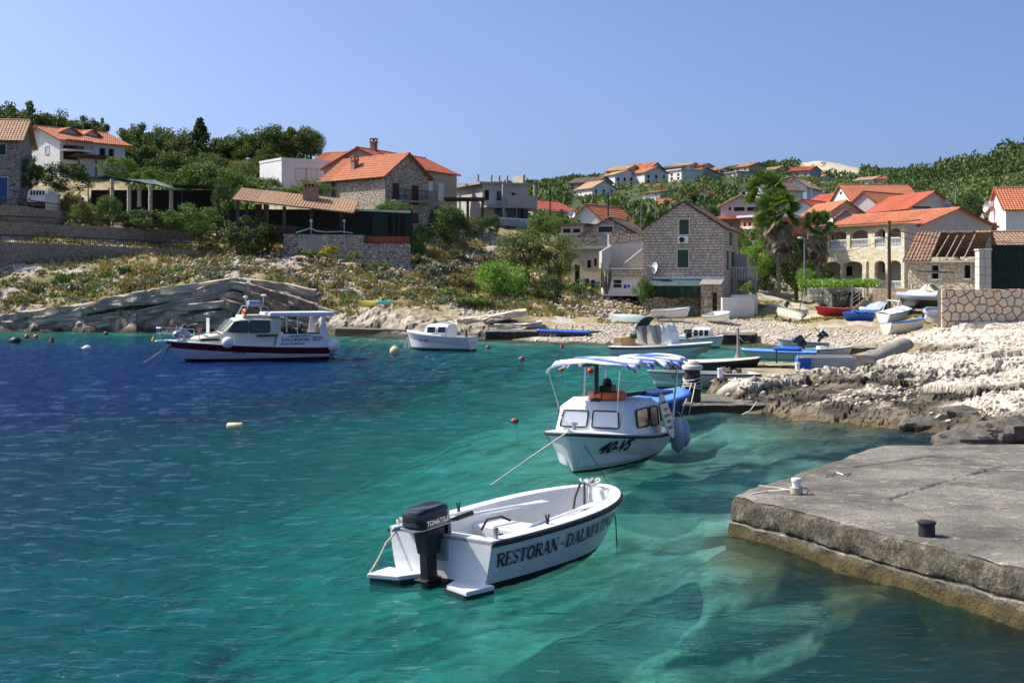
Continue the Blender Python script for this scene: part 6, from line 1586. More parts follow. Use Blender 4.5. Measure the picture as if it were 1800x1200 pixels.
mb = MB(); wheel = [Vector((2.42, .2*math.cos(a), 1.18+.2*math.sin(a))) for a in [2*math.pi*i/16 for i in range(17)]]; mb.tube(wheel, .018, 6, cap=False); mb.tube([(2.42,-.2,1.18),(2.42,.2,1.18)], .012, 4); mb.tube([(2.42,0,.98),(2.42,0,1.38)], .012, 4); mb.build('steering_wheel', M['motor_leg'], cs)
mb = MB(); n = 14
for y in (-.62,.62): mb.tube([Vector((2.0+.72*math.cos(a), y, 1.15+.72*math.sin(a))) for a in [math.pi*i/n for i in range(n+1)]], .025, 5)
mb.build('hood_frame', M['steel'], o)
mb = MB(); rows = [[Vector((2.0+.7*math.cos(a), y, 1.15+.7*math.sin(a))) for y in (-.62,-.2,.2,.62)] for a in [R(60+110*i/8) for i in range(9)]]; mb.grid(rows); mb.build('hood', M['rubber'], o, fixn=False)
for i_, x in enumerate((3.2, 3.6, 3.95)):
    mb = MB(); mb.tube([(x,.55-.12*i_,.9),(x+.06,.52-.12*i_,1.18),(x+.12,.55-.12*i_,1.2)], .014, 5); mb.build('bow_rail', M['steel'], o)
mb = MB(); mb.ball((.9,.3,1.0), .28, 10, 6, (1.3,1,.7)); mb.build('green_bag', M['green_sh'], o, smooth=True)
# small cabin boat at the beach quay
o, H = moored('cabin_boat', 'small white cabin boat with dark windows and black motor near the beach', (1190, 68.5), (1273, 67.5), 1.3, .42, .62, deck_from=.55, rub='rubber', rubr=.02)
cb = cabin(o, H, [(1.0,.46,.42,.42,1.02),(1.5,.46,.42,.45,1.04),(1.85,.38,.34,.5,.98)], 'gel')
for sd in (-1, 1):
    for x0 in (1.02, 1.30, 1.58):
        q_ = [(x0,sd*.47,.6),(x0+.24,sd*.47,.6),(x0+.23,sd*.45,.92),(x0+.01,sd*.45,.92)]; pane_on(cb, q_ if sd < 0 else q_[::-1], 'dark', 'white_paint', .02)
outboard(o, .75, .95, 0, .8, -.45, below=-.25); mb = MB(); mb.box(.1,.7,-.4,.4,.42,.62); mb.build('stern_locker', M['gel'], o, bevel=.03)
# pale green hull behind the awning, and black hulled boat
o, H = moored('open_boat', 'pale hulled open boat moored behind the striped awning, bow left', (1328, 42.8), (1137, 42.3), 1.5, .46, .58, [(.06,'antifoul_red','bottom_paint'), (None,'gel_green','hull')], rub='rubber', rubr=.022, zf=.15)
thwart(o, H, 1.2); thwart(o, H, 2.2)
lettering(o, font_mesh('87-VS', .13, .2), lambda a, b: H.on(2.95-a, .36+b, 1, .008), INK)
mb = MB(); n = 10; mb.grid([[Vector((2.2+.07*i, y, .62+.10*math.sin(i*.8+y*3)+.08*(1-y*y))) for y in (-.55,-.25,0,.25,.55)] for i in range(n)]); mb.build('tarpaulin', M['motor_leg'], o, fixn=False)
mb = MB(); [mb.tube([(.5+.12*i_,.3*math.sin(i_*2.2),.5),(.62+.12*i_,.3*math.cos(i_),.62)], .05, 5) for i_ in range(7)]; mb.build('fishing_net', M['wood'], o)
o, H = moored('decked_boat', 'black hulled boat with flat cream deck and short mast', (1178, 48.2), (1337, 46.8), 1.75, .50, .70, [(.05,'antifoul','bottom_paint'), (None,'black_hull','hull')], closed=True, deck='gel_cream', gun='black_hull', rub='rubber', rubr=.03, hullkw=dict(q=.6))
mb = MB(); mb.tube([(2.55,0,.66),(2.55,0,1.75)], [.06,.045], 8); mb.lathe([(.15,0),(.12,.05),(.07,.2)], (2.55,0,.68), 10); mb.build('mast', M['wood_grey'], o)
# bright blue boat beside the concrete pillar
o, H = moored('rowing_boat', 'bright blue rowing boat tied to the thick concrete bollard', (1088, 31.5), (1196, 34.6), 1.45, .50, .62, [(.05,'antifoul','bottom_paint'), (None,'navy','hull')], closed=True, deck='blue_lt', gun='blue', rub='blue', rubr=.05, gw=.2, hullkw=dict(q=.6))
mb = MB(); mb.box(1.5,2.6,-.25,.25,.62,.68); mb.build('hatch', M['navy'], o); mb = MB(); mb.box(.3,.9,-.45,.45,.55,.63); mb.build('stern_locker', M['blue'], o)
# boats at the beach end
o, H = moored('open_boat', 'pale green open boat with tilted black motor beside the pebble beach', (1458, 64.5), (1366, 65.2), 1.2, .42, .60, [(.05,'antifoul','bottom_paint'), (None,'gel_green','hull')], rub='rubber', rubr=.02, zf=.14)
outboard(o, .2, .95, R(-40), .8, 0, below=-.35); thwart(o, H, .9); thwart(o, H, 1.7)
o, H = moored('covered_boat', 'long boat with sky blue painted deck cover behind the low pier', (1438, 56.8), (1302, 58.2), 1.15, .36, .42, [(.04,'antifoul','bottom_paint'), (None,'gel_green','hull')], closed=True, deck='blue_lt', gun='blue_lt', rub='blue', rubr=.025)
mb = MB(); mb.prism([(1.0,-.45,.42),(2.3,-.45,.42),(2.1,0,.62),(1.2,0,.62)], (0,.9,0)) if False else mb.box(.7,1.9,-.4,.4,.44,.56); mb.build('blue_cover', M['blue'], o, bevel=.06)
o, H = moored('open_boat', 'white open boat with black motor moored bow to the beach rocks', (1405, 59.2), (1499, 59.6), 1.2, .36, .48, rub='rubber', rubr=.02, zf=.14)
outboard(o, -.1, .95, R(-30), .95, 0, below=-.2); thwart(o, H, 1.0); thwart(o, H, 1.7); mb = MB(); mb.box(.9,1.2,-.25,.25,.3,.5); mb.build('crate', M['gel'], o)

# ---------------------------------------------------------------- boats pulled up on the beach
def beached(name, label, sp, bp, B, hs, hb, roll=0, pitch=0, lift=None, **kw):
    A = Vector(((sp[0]-CX)*sp[1]/FPX, sp[1])); z = gz(A.x, A.y); hk = kw.pop('hullkw', {})
    return moored(name, label, sp, bp, B, hs, hb, z=z+(.24 if lift is None else lift), roll=roll, pitch=pitch, hullkw=hk, **kw)
o, H = beached('beached_dinghy', 'white dinghy on the beach before the stone house, bow to the right', (1147, 87.5), (1214, 86.5), 1.15, .36, .58, R(6), bands=[(None,'gel','hull')], rub='rubber', rubr=.02, zf=.02)
thwart(o, H, .9); thwart(o, H, 1.6)
o, H = beached('beached_dinghy', 'small white rowing boat tilted on the beach right of the stone house', (1247, 88), (1284, 84.5), 1.15, .34, .46, R(18), bands=[(None,'gel','hull')], rub='rubber', rubr=.02, zf=.02)
thwart(o, H, 1.0); thwart(o, H, 1.9)
o, H = beached('upturned_canoe', 'pale canoe lying upside down on the pebbles', (1074, 83.5), (1143, 82.5), .7, .30, .36, R(180), lift=.32, bands=[(None,'gel_green','hull')], rub=None, closed=True, hullkw=dict(tr=.15, sm=.5, q=.9))
o, H = beached('beached_dinghy', 'cream dinghy heeled over on its trailer wheels by the lane', (1374, 87.5), (1409, 82.5), 1.25, .42, .5, R(-24), R(2), lift=.34, bands=[(None,'gel_cream','hull')], gun='gel', rub='rubber', rubr=.02, zf=.05, gw=.14)
thwart(o, H, 1.0); thwart(o, H, 2.2)
outboard(o, -.15, .95, R(-60), .75, 0, below=-.3)
mb = MB(); mb.tube([(3.0,.2,.5),(3.9,-.5,2.1)], .03, 6); mb.build('boat_hook', M['wood'], o)
for x, y in ((.7,-.5),(3.9,-.4)): mb = MB(); mb.lathe([(.02,-.05),(.16,-.05),(.16,.05),(.02,.05)], (x,y,-.25), 12, Matrix.Rotation(R(90), 3, 'X')); mb.build('trolley_wheel', M['rubber'], o)
o, H = beached('plastic_boat', 'bright red plastic boat lying on the beach', (1488, 82.5), (1433, 81), .95, .30, .44, bands=[(None,'red','hull')], closed=True, deck='red', gun='red', rub=None, hullkw=dict(q=.9))
o, H = beached('covered_boat', 'small boat under a crumpled dark blue cover beside the red boat', (1531, 80), (1481, 79), .95, .36, .42, bands=[(None,'blue','hull')], closed=True, deck='blue', gun='blue', rub=None, lift=.16)
mb = MB(); mb.grid([[Vector((.15*i, y*.52, .44+.10*(1-y*y)+.05*math.sin(i*1.7+y*4))) for y in (-1,-.5,0,.5,1)] for i in range(11)]); mb.build('cover', M['blue'], o, fixn=False, smooth=True)
o, H = beached('covered_boat', 'boat under a pale grey tarpaulin with pointed ridge on the grass', (1560, 84), (1511, 86), 1.4, .5, .6, bands=[(None,'gel','hull')], closed=True, deck='grey_lt', gun='grey_lt', rub=None)
mb = MB(); mb.grid([[Vector((.05+.19*i, y*(.72-.02*i), .5+.55*(1-abs(y))*(1-.5*abs(i-3)/6)+.02*math.sin(i*2+y*5))) for y in (-1,-.5,0,.5,1)] for i in range(9)]); mb.build('tarpaulin', M['fender'], o, fixn=False)
o, H = beached('beached_dinghy', 'white dinghy with sky blue inside on the beach by the polygonal wall', (1557, 66.2), (1627, 67.2), 1.15, .42, .66, R(-4), bands=[(None,'gel_cream','hull')], gun='blue_lt', inner='blue_lt', floor='blue', zf=.08, rub='blue', rubr=.025, lift=.3)
thwart(o, H, .7, mat='blue'); thwart(o, H, 1.3, mat='blue_lt')
o, H = beached('beached_motorboat', 'white boat with windscreen stored behind the blue and white dinghy', (1552, 75.5), (1612, 77), 1.3, .45, .72, R(4), R(-6), bands=[(None,'gel','hull')], closed=True, deck='gel', rub='blue', rubr=.03, lift=.3)
mb = MB(); mb.tube([(.5,-.5,.5),(.9,-.45,1.1),(.9,.45,1.1),(.5,.5,.5)], .035, 6); mb.tube([(.9,-.2,1.1),(1.3,-.2,.65)], .03, 5); mb.tube([(.9,.2,1.1),(1.3,.2,.65)], .03, 5); mb.build('windscreen_frame', M['white_paint'], o)
o, H = beached('inflatable_boat', 'pale inflatable boat under a cream cover on a trailer', (1662, 74.5), (1579, 77), 1.6, .6, .72, R(0), R(0), lift=.95, bands=[(10.25,'black_hull','hull'), (None,'deck_grey','tube')], closed=True, deck='canvas_cream', gun='gel_cream', rub='grey_lt' if False else 'fender', rubr=.12)
mb = MB(); mb.grid([[Vector((.1+.24*i, y*.72, .68+(.62 if 2 < i < 6 else .25)*(1-abs(y)**1.5)+.03*math.sin(i*2.1+y*3))) for y in (-1,-.6,-.2,.2,.6,1)] for i in range(10)]); mb.build('cover', M['canvas_cream'], o, fixn=False, smooth=True)
mb = MB(); mb.tube([(.9,.6,.9),(.55,.55,1.9),(.55,-.55,1.9),(.9,-.6,.9)], .03, 6); mb.build('arch', M['steel'], o)
mb = MB(); mb.prism([(-.1,-.7,1.9),(1.5,-.7,1.98),(1.5,.7,1.98),(-.1,.7,1.9)], (0,0,.06)); mb.build('sun_top', M['motor_leg'], o)
mb = MB(); mb.box(.1,2.6,-.6,-.5,-.5,-.4); mb.box(.1,2.6,.5,.6,-.5,-.4); mb.box(.6,.7,-.7,.7,-.5,-.4); mb.box(1.9,2.0,-.5,.5,-.5,-.3); tr_ = mb.build('trailer', M['iron'], o)
for y in (-.75,.75): mb = MB(); mb.lathe([(.05,-.08),(.3,-.08),(.3,.08),(.05,.08)], (.7,y,-.62), 16, Matrix.Rotation(R(90), 3, 'X')); mb.build('wheel', M['rubber'], tr_)
o, H = beached('inflatable_dinghy', 'grey and white inflatable dinghy against the end of the polygonal wall', (1660, 65.0), (1622, 64.2), .85, .34, .42, R(-35), lift=.3, bands=[(None,'gel','hull')], gun='fender', rub='fender', rubr=.09, zf=.05, hullkw=dict(tr=.9,q=.5))
o, H = beached('upturned_canoe', 'green and yellow canoe lying upside down on the left shore', (630, 86.5), (726, 87.6), .85, .24, .44, R(168), lift=.72, bands=[(None,'gel_green','hull')], rub=None, closed=True, deck='yellow', gun='yellow', hullkw=dict(tr=.05, sm=.5, q=.95, k=.12, rake=.04))
def canoe_paint():
    m, nt, b = _nt('yellow_and_green_canoe_paint'); tc = N(nt, 'ShaderNodeTexCoord'); sp = N(nt, 'ShaderNodeSeparateXYZ'); L(nt, tc.outputs['Object'], sp.inputs[0])
    f_ = math_n(nt, 'ADD', sp.outputs[0], math_n(nt, 'MULTIPLY', sp.outputs[2], 1.6)); c = ramp(nt, math_n(nt, 'MULTIPLY', f_, .25), [(.28,(.62,.50,.05)),(.34,(.05,.30,.24))])
    L(nt, c, b.inputs['Base Color']); b.inputs['Roughness'].default_value = .45; return m
[c for c in o.children if c.name.startswith('hull')][0].data.materials[0] = canoe_paint()
# ---------------------------------------------------------------- concrete quay in the right foreground
def concrete_mat(name, top, side, algae_z=.12):
    m, nt, b = _nt(name); v = coords(nt); ge = N(nt, 'ShaderNodeNewGeometry'); sp = N(nt, 'ShaderNodeSeparateXYZ'); L(nt, ge.outputs['Position'], sp.inputs[0])
    sn = N(nt, 'ShaderNodeSeparateXYZ'); L(nt, ge.outputs['True Normal'], sn.inputs[0])
    n1 = noise(nt, v, .8, 5, .65); n2 = noise(nt, v, 4.5, 5, .7); n3 = noise(nt, v, 22, 4, .75); n4 = noise(nt, v, 75, 2, .7); st_ = noise(nt, coords(nt, (.8, 1.3, 1), rot=(0,0,.6)), .9, 7, .72)
    c = ramp(nt, n1, [(.3, tuple(x*.55 for x in top)), (.5, top), (.7, tuple(x*1.45 for x in top))])
    c = mix(nt, c, (.075,.068,.056), ramp(nt, st_, [(.47, 0.0), (.66, .8)]))                 # dark lichen streaks
    c = mix(nt, c, (.52,.47,.38), ramp(nt, n2, [(.56, 0.0), (.70, .7)]))                     # worn pale patches
    c = mix(nt, c, (.06,.055,.045), ramp(nt, n3, [(.53, 0.0), (.66, .8)])); c = mix(nt, c, ramp(nt, n4, [(.3, .55), (.5, 1.0), (.7, 1.35)]), 1.0, 'MULTIPLY')
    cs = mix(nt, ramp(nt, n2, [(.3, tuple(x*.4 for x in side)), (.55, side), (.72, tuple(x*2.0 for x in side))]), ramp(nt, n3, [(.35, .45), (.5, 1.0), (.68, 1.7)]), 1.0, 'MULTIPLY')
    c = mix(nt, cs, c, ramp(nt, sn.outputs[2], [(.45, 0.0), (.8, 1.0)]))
    zz = math_n(nt, 'ADD', sp.outputs[2], math_n(nt, 'MULTIPLY', math_n(nt, 'SUBTRACT', n2, .5), .22))
    c = mix(nt, mix(nt, (.105,.085,.030), (.055,.042,.018), ramp(nt, n2, [(.4, 0.0), (.6, 1.0)])), c, ramp(nt, zz, [(algae_z*.5, 0.0), (algae_z*1.35, 1.0)]))
    L(nt, c, b.inputs['Base Color']); b.inputs['Roughness'].default_value = .9; b.inputs['Specular IOR Level'].default_value = .25
    bump(nt, math_n(nt, 'ADD', math_n(nt, 'MULTIPLY', n2, .7), math_n(nt, 'ADD', math_n(nt, 'MULTIPLY', n3, .35), math_n(nt, 'MULTIPLY', n1, .5))), .95, .07, b)
    return m
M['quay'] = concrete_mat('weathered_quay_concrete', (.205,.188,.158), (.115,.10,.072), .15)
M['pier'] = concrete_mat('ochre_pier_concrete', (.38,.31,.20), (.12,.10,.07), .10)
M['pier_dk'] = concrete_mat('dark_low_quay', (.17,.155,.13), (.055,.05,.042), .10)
def quay():
    c1 = np.array((3.05,17.98)); c2 = np.array((6.53,23.3)); c5 = np.array((7.3,8.6)); c6 = np.array((17.0,24.3)); c7 = np.array((17.0, 8.6))
    nu, nv = 230, 190
    uu = np.linspace(0, 1, nu); vv = np.linspace(0, 1, nv)**1.35
    U, Vv = np.meshgrid(uu, vv, indexing='ij')
    bow = (np.sin(U*math.pi)*.06 + (fbm(U*45, U*0+3, 4, 301)-.5)*.05)*(1-Vv)          # ragged seaward edge
    A_ = c1 + (c5-c1)*U[..., None]; B_ = c2 + (c6-c2)*U[..., None]
    Pm = A_*(1-Vv[..., None]) + B_*Vv[..., None]
    nrm = np.array((-(c5-c1)[1], (c5-c1)[0])); nrm = nrm/np.linalg.norm(nrm)           # inland normal
    Pm = Pm + nrm*bow[..., None]
    lf = (fbm(Vv*9, Vv*0+7, 3, 305)-.5)*.16*(1-U)**6                                    # ragged left edge
    Pm[..., 0] += lf
    X, Y = Pm[..., 0], Pm[..., 1]
    Z = .56 + (fbm(X*.35, Y*.35, 3, 311)-.5)*.07 + (fbm(X*1.6, Y*1.6, 3, 313)-.5)*.022 + (fbm(X*9, Y*9, 2, 317)-.5)*.008
    de = np.hypot(0, 0) + np.minimum(np.linalg.norm(Pm-A_, axis=-1), 9)
    edge = np.minimum(np.abs((Pm-c1) @ nrm), np.linalg.norm(Pm - Pm[:1], axis=-1))
    Z = Z - .04*np.exp(-edge/.06)*(.5+fbm(X*3, Y*3, 2, 319))                             # worn arris
    rough = np.exp(-((np.abs((Pm-c1) @ nrm)-.25)/.3)**2)*sstep(.32, .75, U); Z = Z - rough*np.clip(fbm(X*4, Y*4, 3, 323)-.46, 0, 1)*.25
    def crack(pts, w=.022, dp=.045):
        nonlocal Z
        pw = [G(x, y, .56) for x, y in pts]; q = np.full(X.shape, 1e9)
        wob = (fbm(X*2.2, Y*2.2, 3, 331)-.5)*.12
        for a, b in zip(pw[:-1], pw[1:]):
            t = np.clip(((X-a.x)*(b.x-a.x)+(Y-a.y)*(b.y-a.y))/((b.x-a.x)**2+(b.y-a.y)**2), 0, 1); q = np.minimum(q, np.abs(np.hypot(X-a.x-t*(b.x-a.x), Y-a.y-t*(b.y-a.y))+wob*.4))
        Z = Z - dp*np.exp(-(q/w)**2)
    crack([(1566,874),(1760,819)]); crack([(1500,823),(1665,797)]); crack([(1566,874),(1640,905),(1800,925)], .025, .035); crack([(1400,836),(1500,837)], .02, .025); crack([(1700,880),(1800,862)], .02, .02)
    V_ = [(float(x), float(y), float(z)) for x, y, z in zip(X.ravel(), Y.ravel(), Z.ravel())]
    F_ = [(i*nv+j, (i+1)*nv+j, (i+1)*nv+j+1, i*nv+j+1) for i in range(nu-1) for j in range(nv-1)]
    mb = MB(); mb.v = V_; mb.f = F_
    # faces down to the sea bed: seaward side (v=0) and left end (u=0)
    prof = [(.0,-.02),(.015,-.05),(.03,-.10),(.04,-.17),(.045,-.25),(.045,-.30),(.015,-.32),(.02,-.335),(.05,-.35),(.06,-.42),(.075,-.50),(.085,-.56),(.09,-.68),(.09,-.9),(.09,-1.6)]
    ring = [(i*nv, -nrm) for i in range(nu-1, 0, -1)] + [(0, (-nrm+np.array((-.84,.55)))/1.4)] + [(j, np.array((-.84, .55))) for j in range(1, nv)]
    rows = []
    for idx, n_ in ring:
        x, y, z = V_[idx]; s_ = 0; row = [idx]
        for k_, (o_, dz) in enumerate(prof):
            w = (fbm(np.array([x*5.1+y*2.3]), np.array([dz*7.5+y*5.1]), 3, 341)[0]-.5)*(.045 if k_ > 1 else .015) + (vnoise(np.array([x*19+y*13]), np.array([dz*24]), 347)[0]-.5)*.03
            zz = z+dz*(1+.06*math.sin(x*1.1+y)+.02*math.sin(x*5+y*3)) if k_ > 1 else z+dz
            row.append(len(mb.v)); mb.v.append((x+n_[0]*(o_+w), y+n_[1]*(o_+w), zz))
        rows.append(row)
    for a, b in zip(rows[:-1], rows[1:]):
        for k_ in range(len(prof)): mb.f.append((a[k_], b[k_], b[k_+1], a[k_+1]))
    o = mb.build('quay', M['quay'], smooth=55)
    return tag(o, 'large weathered concrete quay slab in the right foreground', 'quay')
quay()
def bollard_small(label, px, py, r, h, mat, z=.56, rope=False):
    p = G(px, py, z); t = thing('bollard', label, 'bollard', p)
    mb = MB(); mb.lathe([(r*1.05,-.1),(r,0),(r*.97,h*.78),(r*1.12,h*.80),(r*1.14,h*.95),(r*1.0,h),(r*.3,h+.004)], (0,0,0), 18); mb.build('post', M[mat], t, smooth=40)
    if rope:
        mb = MB(); pts = [Vector((r*1.16*math.cos(a), r*1.16*math.sin(a), .02+.014*a/ (2*math.pi)*1.6)) for a in [i*.4 for i in range(64)]]; mb.tube(pts, .014, 6); mb.build('rope_turns', M['rope'], t)
    return t, p
bt, bp = bollard_small('white bollard wound with rope on the quay', 1400, 870, .062, .235, 'white_paint', rope=True)
bollard_small('short dark green iron bollard near the quay edge', 1629, 941, .095, .17, 'iron')
e1_ = G(1322, 868, .575); e2_ = G(1328, 857, .58)
mooring('doubled mooring rope from the white bollard over the quay corner into the water', [bp+Vector((-.06,0,.08)), G(1350,863,.58), e1_, G(1312,885,.42)+Vector((0,-.05,0)), G(1297,935,.0)-Vector((0,.12,.15))], .012, 'rope_lt')
mooring('mooring rope from the white bollard to the far edge of the quay', [bp+Vector((-.05,.02,.06)), G(1372,858,.58), G(1335,853,.58), G(1318,858,.5)+Vector((-.1,.1,-.3))], .011, 'rope')
mooring('loose rope end lying on the quay behind the white bollard', [bp+Vector((.06,0,.1)), G(1420,858,.585), G(1432,872,.575)], .007, 'rope_dk')
mooring('pale rope lying across the quay by its far edge', [G(1450,836,.585), G(1470,830,.59), G(1482,834,.59), G(1495,831,.585)], .012, 'rope_lt')

# ---------------------------------------------------------------- small piers and landings
def rough_block(name, label, quad, ztop, zbot, mat, cat='pier', nz=5, n=26, amp=.06, seed=0, parent=None):
    """block over a ground quad (world xy, counter-clockwise), uneven faces"""
    q = [Vector((p[0], p[1], 0)) for p in quad]; mb = MB()
    top = []
    for i in range(n+1):
        a = q[0].lerp(q[1], i/n); b = q[3].lerp(q[2], i/n); row = []
        for j in range(n+1):
            p = a.lerp(b, j/n); f_ = float(fbm(np.array([p.x*2.3]), np.array([p.y*2.3]), 3, seed+3)[0]-.5)
            ed = min(i, n-i, j, n-j)/n; row.append(Vector((p.x+f_*amp, p.y+f_*amp, ztop+f_*amp*.9-(.03 if ed == 0 else 0))))
        top.append(row)
    mb.grid(top)
    per = [top[i][0] for i in range(n)] + [top[n][j] for j in range(n)] + [top[i][n] for i in range(n, 0, -1)] + [top[0][j] for j in range(n, 0, -1)]
    cen = sum(per, Vector())/len(per); rows = [per]
    for k_ in range(1, nz+1):
        r_ = []
        for p in per:
            z = ztop+(zbot-ztop)*k_/nz; d = Vector((p.x-cen.x, p.y-cen.y, 0)).normalized(); f_ = float(fbm(np.array([p.x*2.7+p.y]), np.array([z*4+p.y*2]), 3, seed+5)[0]-.5)
            r_.append(Vector((p.x, p.y, z))+d*(f_*amp*3.2 + .02*k_))
        rows.append(r_)
    mb.grid(rows, closed=True)
    o = mb.build(name, M[mat], parent, smooth=50)
    return tag(o, label, cat) if label else o
def xy(px, d): return ((px-CX)*d/FPX, d)
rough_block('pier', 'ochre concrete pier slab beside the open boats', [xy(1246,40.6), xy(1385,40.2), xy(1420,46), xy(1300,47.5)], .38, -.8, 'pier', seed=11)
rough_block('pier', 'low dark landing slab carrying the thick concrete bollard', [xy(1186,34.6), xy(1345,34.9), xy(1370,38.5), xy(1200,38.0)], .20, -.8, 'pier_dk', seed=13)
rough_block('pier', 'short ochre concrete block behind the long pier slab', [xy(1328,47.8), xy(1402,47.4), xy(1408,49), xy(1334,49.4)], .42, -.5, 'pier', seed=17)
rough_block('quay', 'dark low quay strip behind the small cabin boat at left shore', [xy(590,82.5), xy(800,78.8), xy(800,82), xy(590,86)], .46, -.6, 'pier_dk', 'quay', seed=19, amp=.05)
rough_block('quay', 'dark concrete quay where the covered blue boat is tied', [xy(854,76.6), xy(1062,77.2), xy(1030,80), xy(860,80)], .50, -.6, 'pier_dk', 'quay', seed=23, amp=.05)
rough_block('quay', 'dark end of the beach quay behind the white cabin boat', [xy(1268,72.2), xy(1326,72.2), xy(1332,75), xy(1262,75)], .50, -.4, 'pier_dk', 'quay', seed=29, amp=.05)
rough_block('slab', 'tilted grey concrete slab at the waterline beside the pebble beach', [xy(1475,60.5), xy(1540,60.5), xy(1545,62), xy(1485,62)], .38, -.3, 'pier', 'slab', seed=31, amp=.05)
bw_ = thing('painted_wall', 'low concrete wall with blue painted end beside the pier', 'wall', Vector((*xy(1405,47.2), .1)))
o = rough_block('wall', None, [(0,0),(2.05,.35),(2.0,.85),(-.02,.5)], .62, -.6, 'grey_lt', seed=37, amp=.03, parent=bw_)
mb = MB(); mb.box(-.06,.42,-.06,.5,-.5,.60); mb.build('painted_end', M['blue'], bw_, bevel=.02)
mb = MB(); mb.box(-.02,2.02,.1,.16,.6,.68, Matrix.Rotation(.17, 4, 'Z')); mb.build('coping', M['canvas_cream'], bw_)
for lb, x, y, d_ in (('white post bollard on the front of the ochre pier',1266,667,41.2), ('white post bollard at the end of the blue painted wall',1402,655,45.8)):
    t = thing('bollard', lb, 'bollard', P(x, y, d_)); mb = MB(); mb.lathe([(.09,-.2),(.085,.3),(.10,.31),(.09,.36)], (0,0,0), 12); mb.build('post', M['white_paint'], t)
t = thing('post', 'thin dark iron mooring post on the pier', 'post', P(1365, 640, 48.6)); mb = MB(); mb.tube([(0,0,-.3),(0,0,.55)], .03, 6); mb.lathe([(.09,-.05),(.06,.05)], (0,0,0), 8); mb.build('rod', M['iron'], t)
# thick concrete pillar bollard
pp_ = P(1217, 704, 35.6); t = thing('pillar_bollard', 'thick weathered concrete mooring pillar with white domed cap and ropes', 'bollard', pp_)
mb = MB(); mb.lathe([(.25,-.3),(.235,0),(.22,.4),(.21,.86)], (0,0,0), 20); mb.build('shaft', M['pier_dk'], t, smooth=50)
mb = MB(); mb.lathe([(.20,.84),(.275,.86),(.285,.93),(.26,.97),(.20,.98),(.19,1.04),(.12,1.09),(.03,1.11)], (0,0,0), 20); mb.build('cap', M['frame'], t, smooth=50)
mb = MB()
for k_ in range(4): mb.tube([Vector((.245*math.cos(a), .245*math.sin(a), .38+.07*k_+.03*math.sin(a*2+k_))) for a in [i*.33 for i in range(20)]], .016, 5)
mb.build('rope_turns', M['rope_lt'], t)
for lb, a, b, sg in (('rope from the mooring pillar to the bright blue rowing boat', pp_+Vector((-.24,0,.45)), P(1187,701,34.4), .05), ('second rope from the mooring pillar to the blue rowing boat', pp_+Vector((-.22,-.1,.40)), P(1190,708,34.2), .03), ('rope hanging from the mooring pillar down the landing front', pp_+Vector((-.05,-.25,.5)), G(1198,727,.0), .0), ('rope hanging straight down from the mooring pillar', pp_+Vector((.05,-.26,.5)), G(1211,728,.0), .0)):
    mooring(lb, [a, b], .014, 'rope_lt', sg)
mooring('pale rope lying over the front edge of the dark landing', [G(1330,706,.25), G(1318,722,.2), G(1305,728,.02)], .015, 'rope_lt')
mooring('thin rope from the short mast of the black boat to the beach quay', [P(1300,592,47), P(1316,600,50), P(1324,606,53)], .012, 'rope', .1)

# ---------------------------------------------------------------- weathered block lying on the rocks
la, lb_ = P(1519, 640, 49.5), P(1592, 604, 53.5); lv = lb_-la; t = thing('rock_block', 'large grey log shaped block lying tilted on the pale rocks', 'block', la)
mb = MB(); rows = []; w = lv.cross(Vector((0,0,1))).normalized(); up_ = w.cross(lv.normalized())
for i in range(15):
    f_ = i/14; c = lv*f_; row = []
    for k_ in range(14):
        a = 2*math.pi*k_/14; r_ = (.40-.13*f_)*(1+.22*float(fbm(np.array([f_*7+1]), np.array([k_*1.3]), 3, 401)[0]-.5)*2)
        row.append(c + w*math.cos(a)*r_*1.15 + up_*math.sin(a)*r_*.95)
    rows.append(row)
mb.grid(rows, closed=True); mb.f.append(tuple(range(14))[::-1]); mb.f.append(tuple(range(14*14, 15*14))); mb.build('body', M['wood_grey'], t, smooth=45)

# ---------------------------------------------------------------- bedded limestone ledges of the left shore, block by block
def rock_mat(name, c1, c2, dark):
    m, nt, b = _nt(name); v = coords(nt); ge = N(nt, 'ShaderNodeNewGeometry'); sp = N(nt, 'ShaderNodeSeparateXYZ'); L(nt, ge.outputs['Position'], sp.inputs[0])
    n1 = noise(nt, v, 1.1, 5, .65); n2 = noise(nt, coords(nt, (1,1,4)), 3.0, 5, .7)
    c = ramp(nt, n1, [(.3, c1), (.7, c2)]); c = mix(nt, c, dark, ramp(nt, n2, [(.48, 0.0), (.7, .8)]))
    zz = math_n(nt, 'ADD', sp.outputs[2], math_n(nt, 'MULTIPLY', math_n(nt, 'SUBTRACT', n1, .5), .8))
    c = mix(nt, (.035,.032,.027), c, ramp(nt, zz, [(.12, 0.0), (.45, 1.0)]))
    L(nt, c, b.inputs['Base Color']); b.inputs['Roughness'].default_value = .93; bump(nt, math_n(nt, 'ADD', n1, n2), .8, .1, b)
    return m
M['ledge'] = rock_mat('bedded_limestone', (.40,.34,.26), (.56,.49,.39), (.17,.14,.11))
M['ledge_red'] = rock_mat('red_brown_broken_rock', (.30,.20,.14), (.40,.31,.23), (.11,.08,.06))
M['ledge_pale'] = rock_mat('pale_limestone', (.54,.47,.37), (.66,.59,.48), (.28,.24,.18))
random.seed(77)
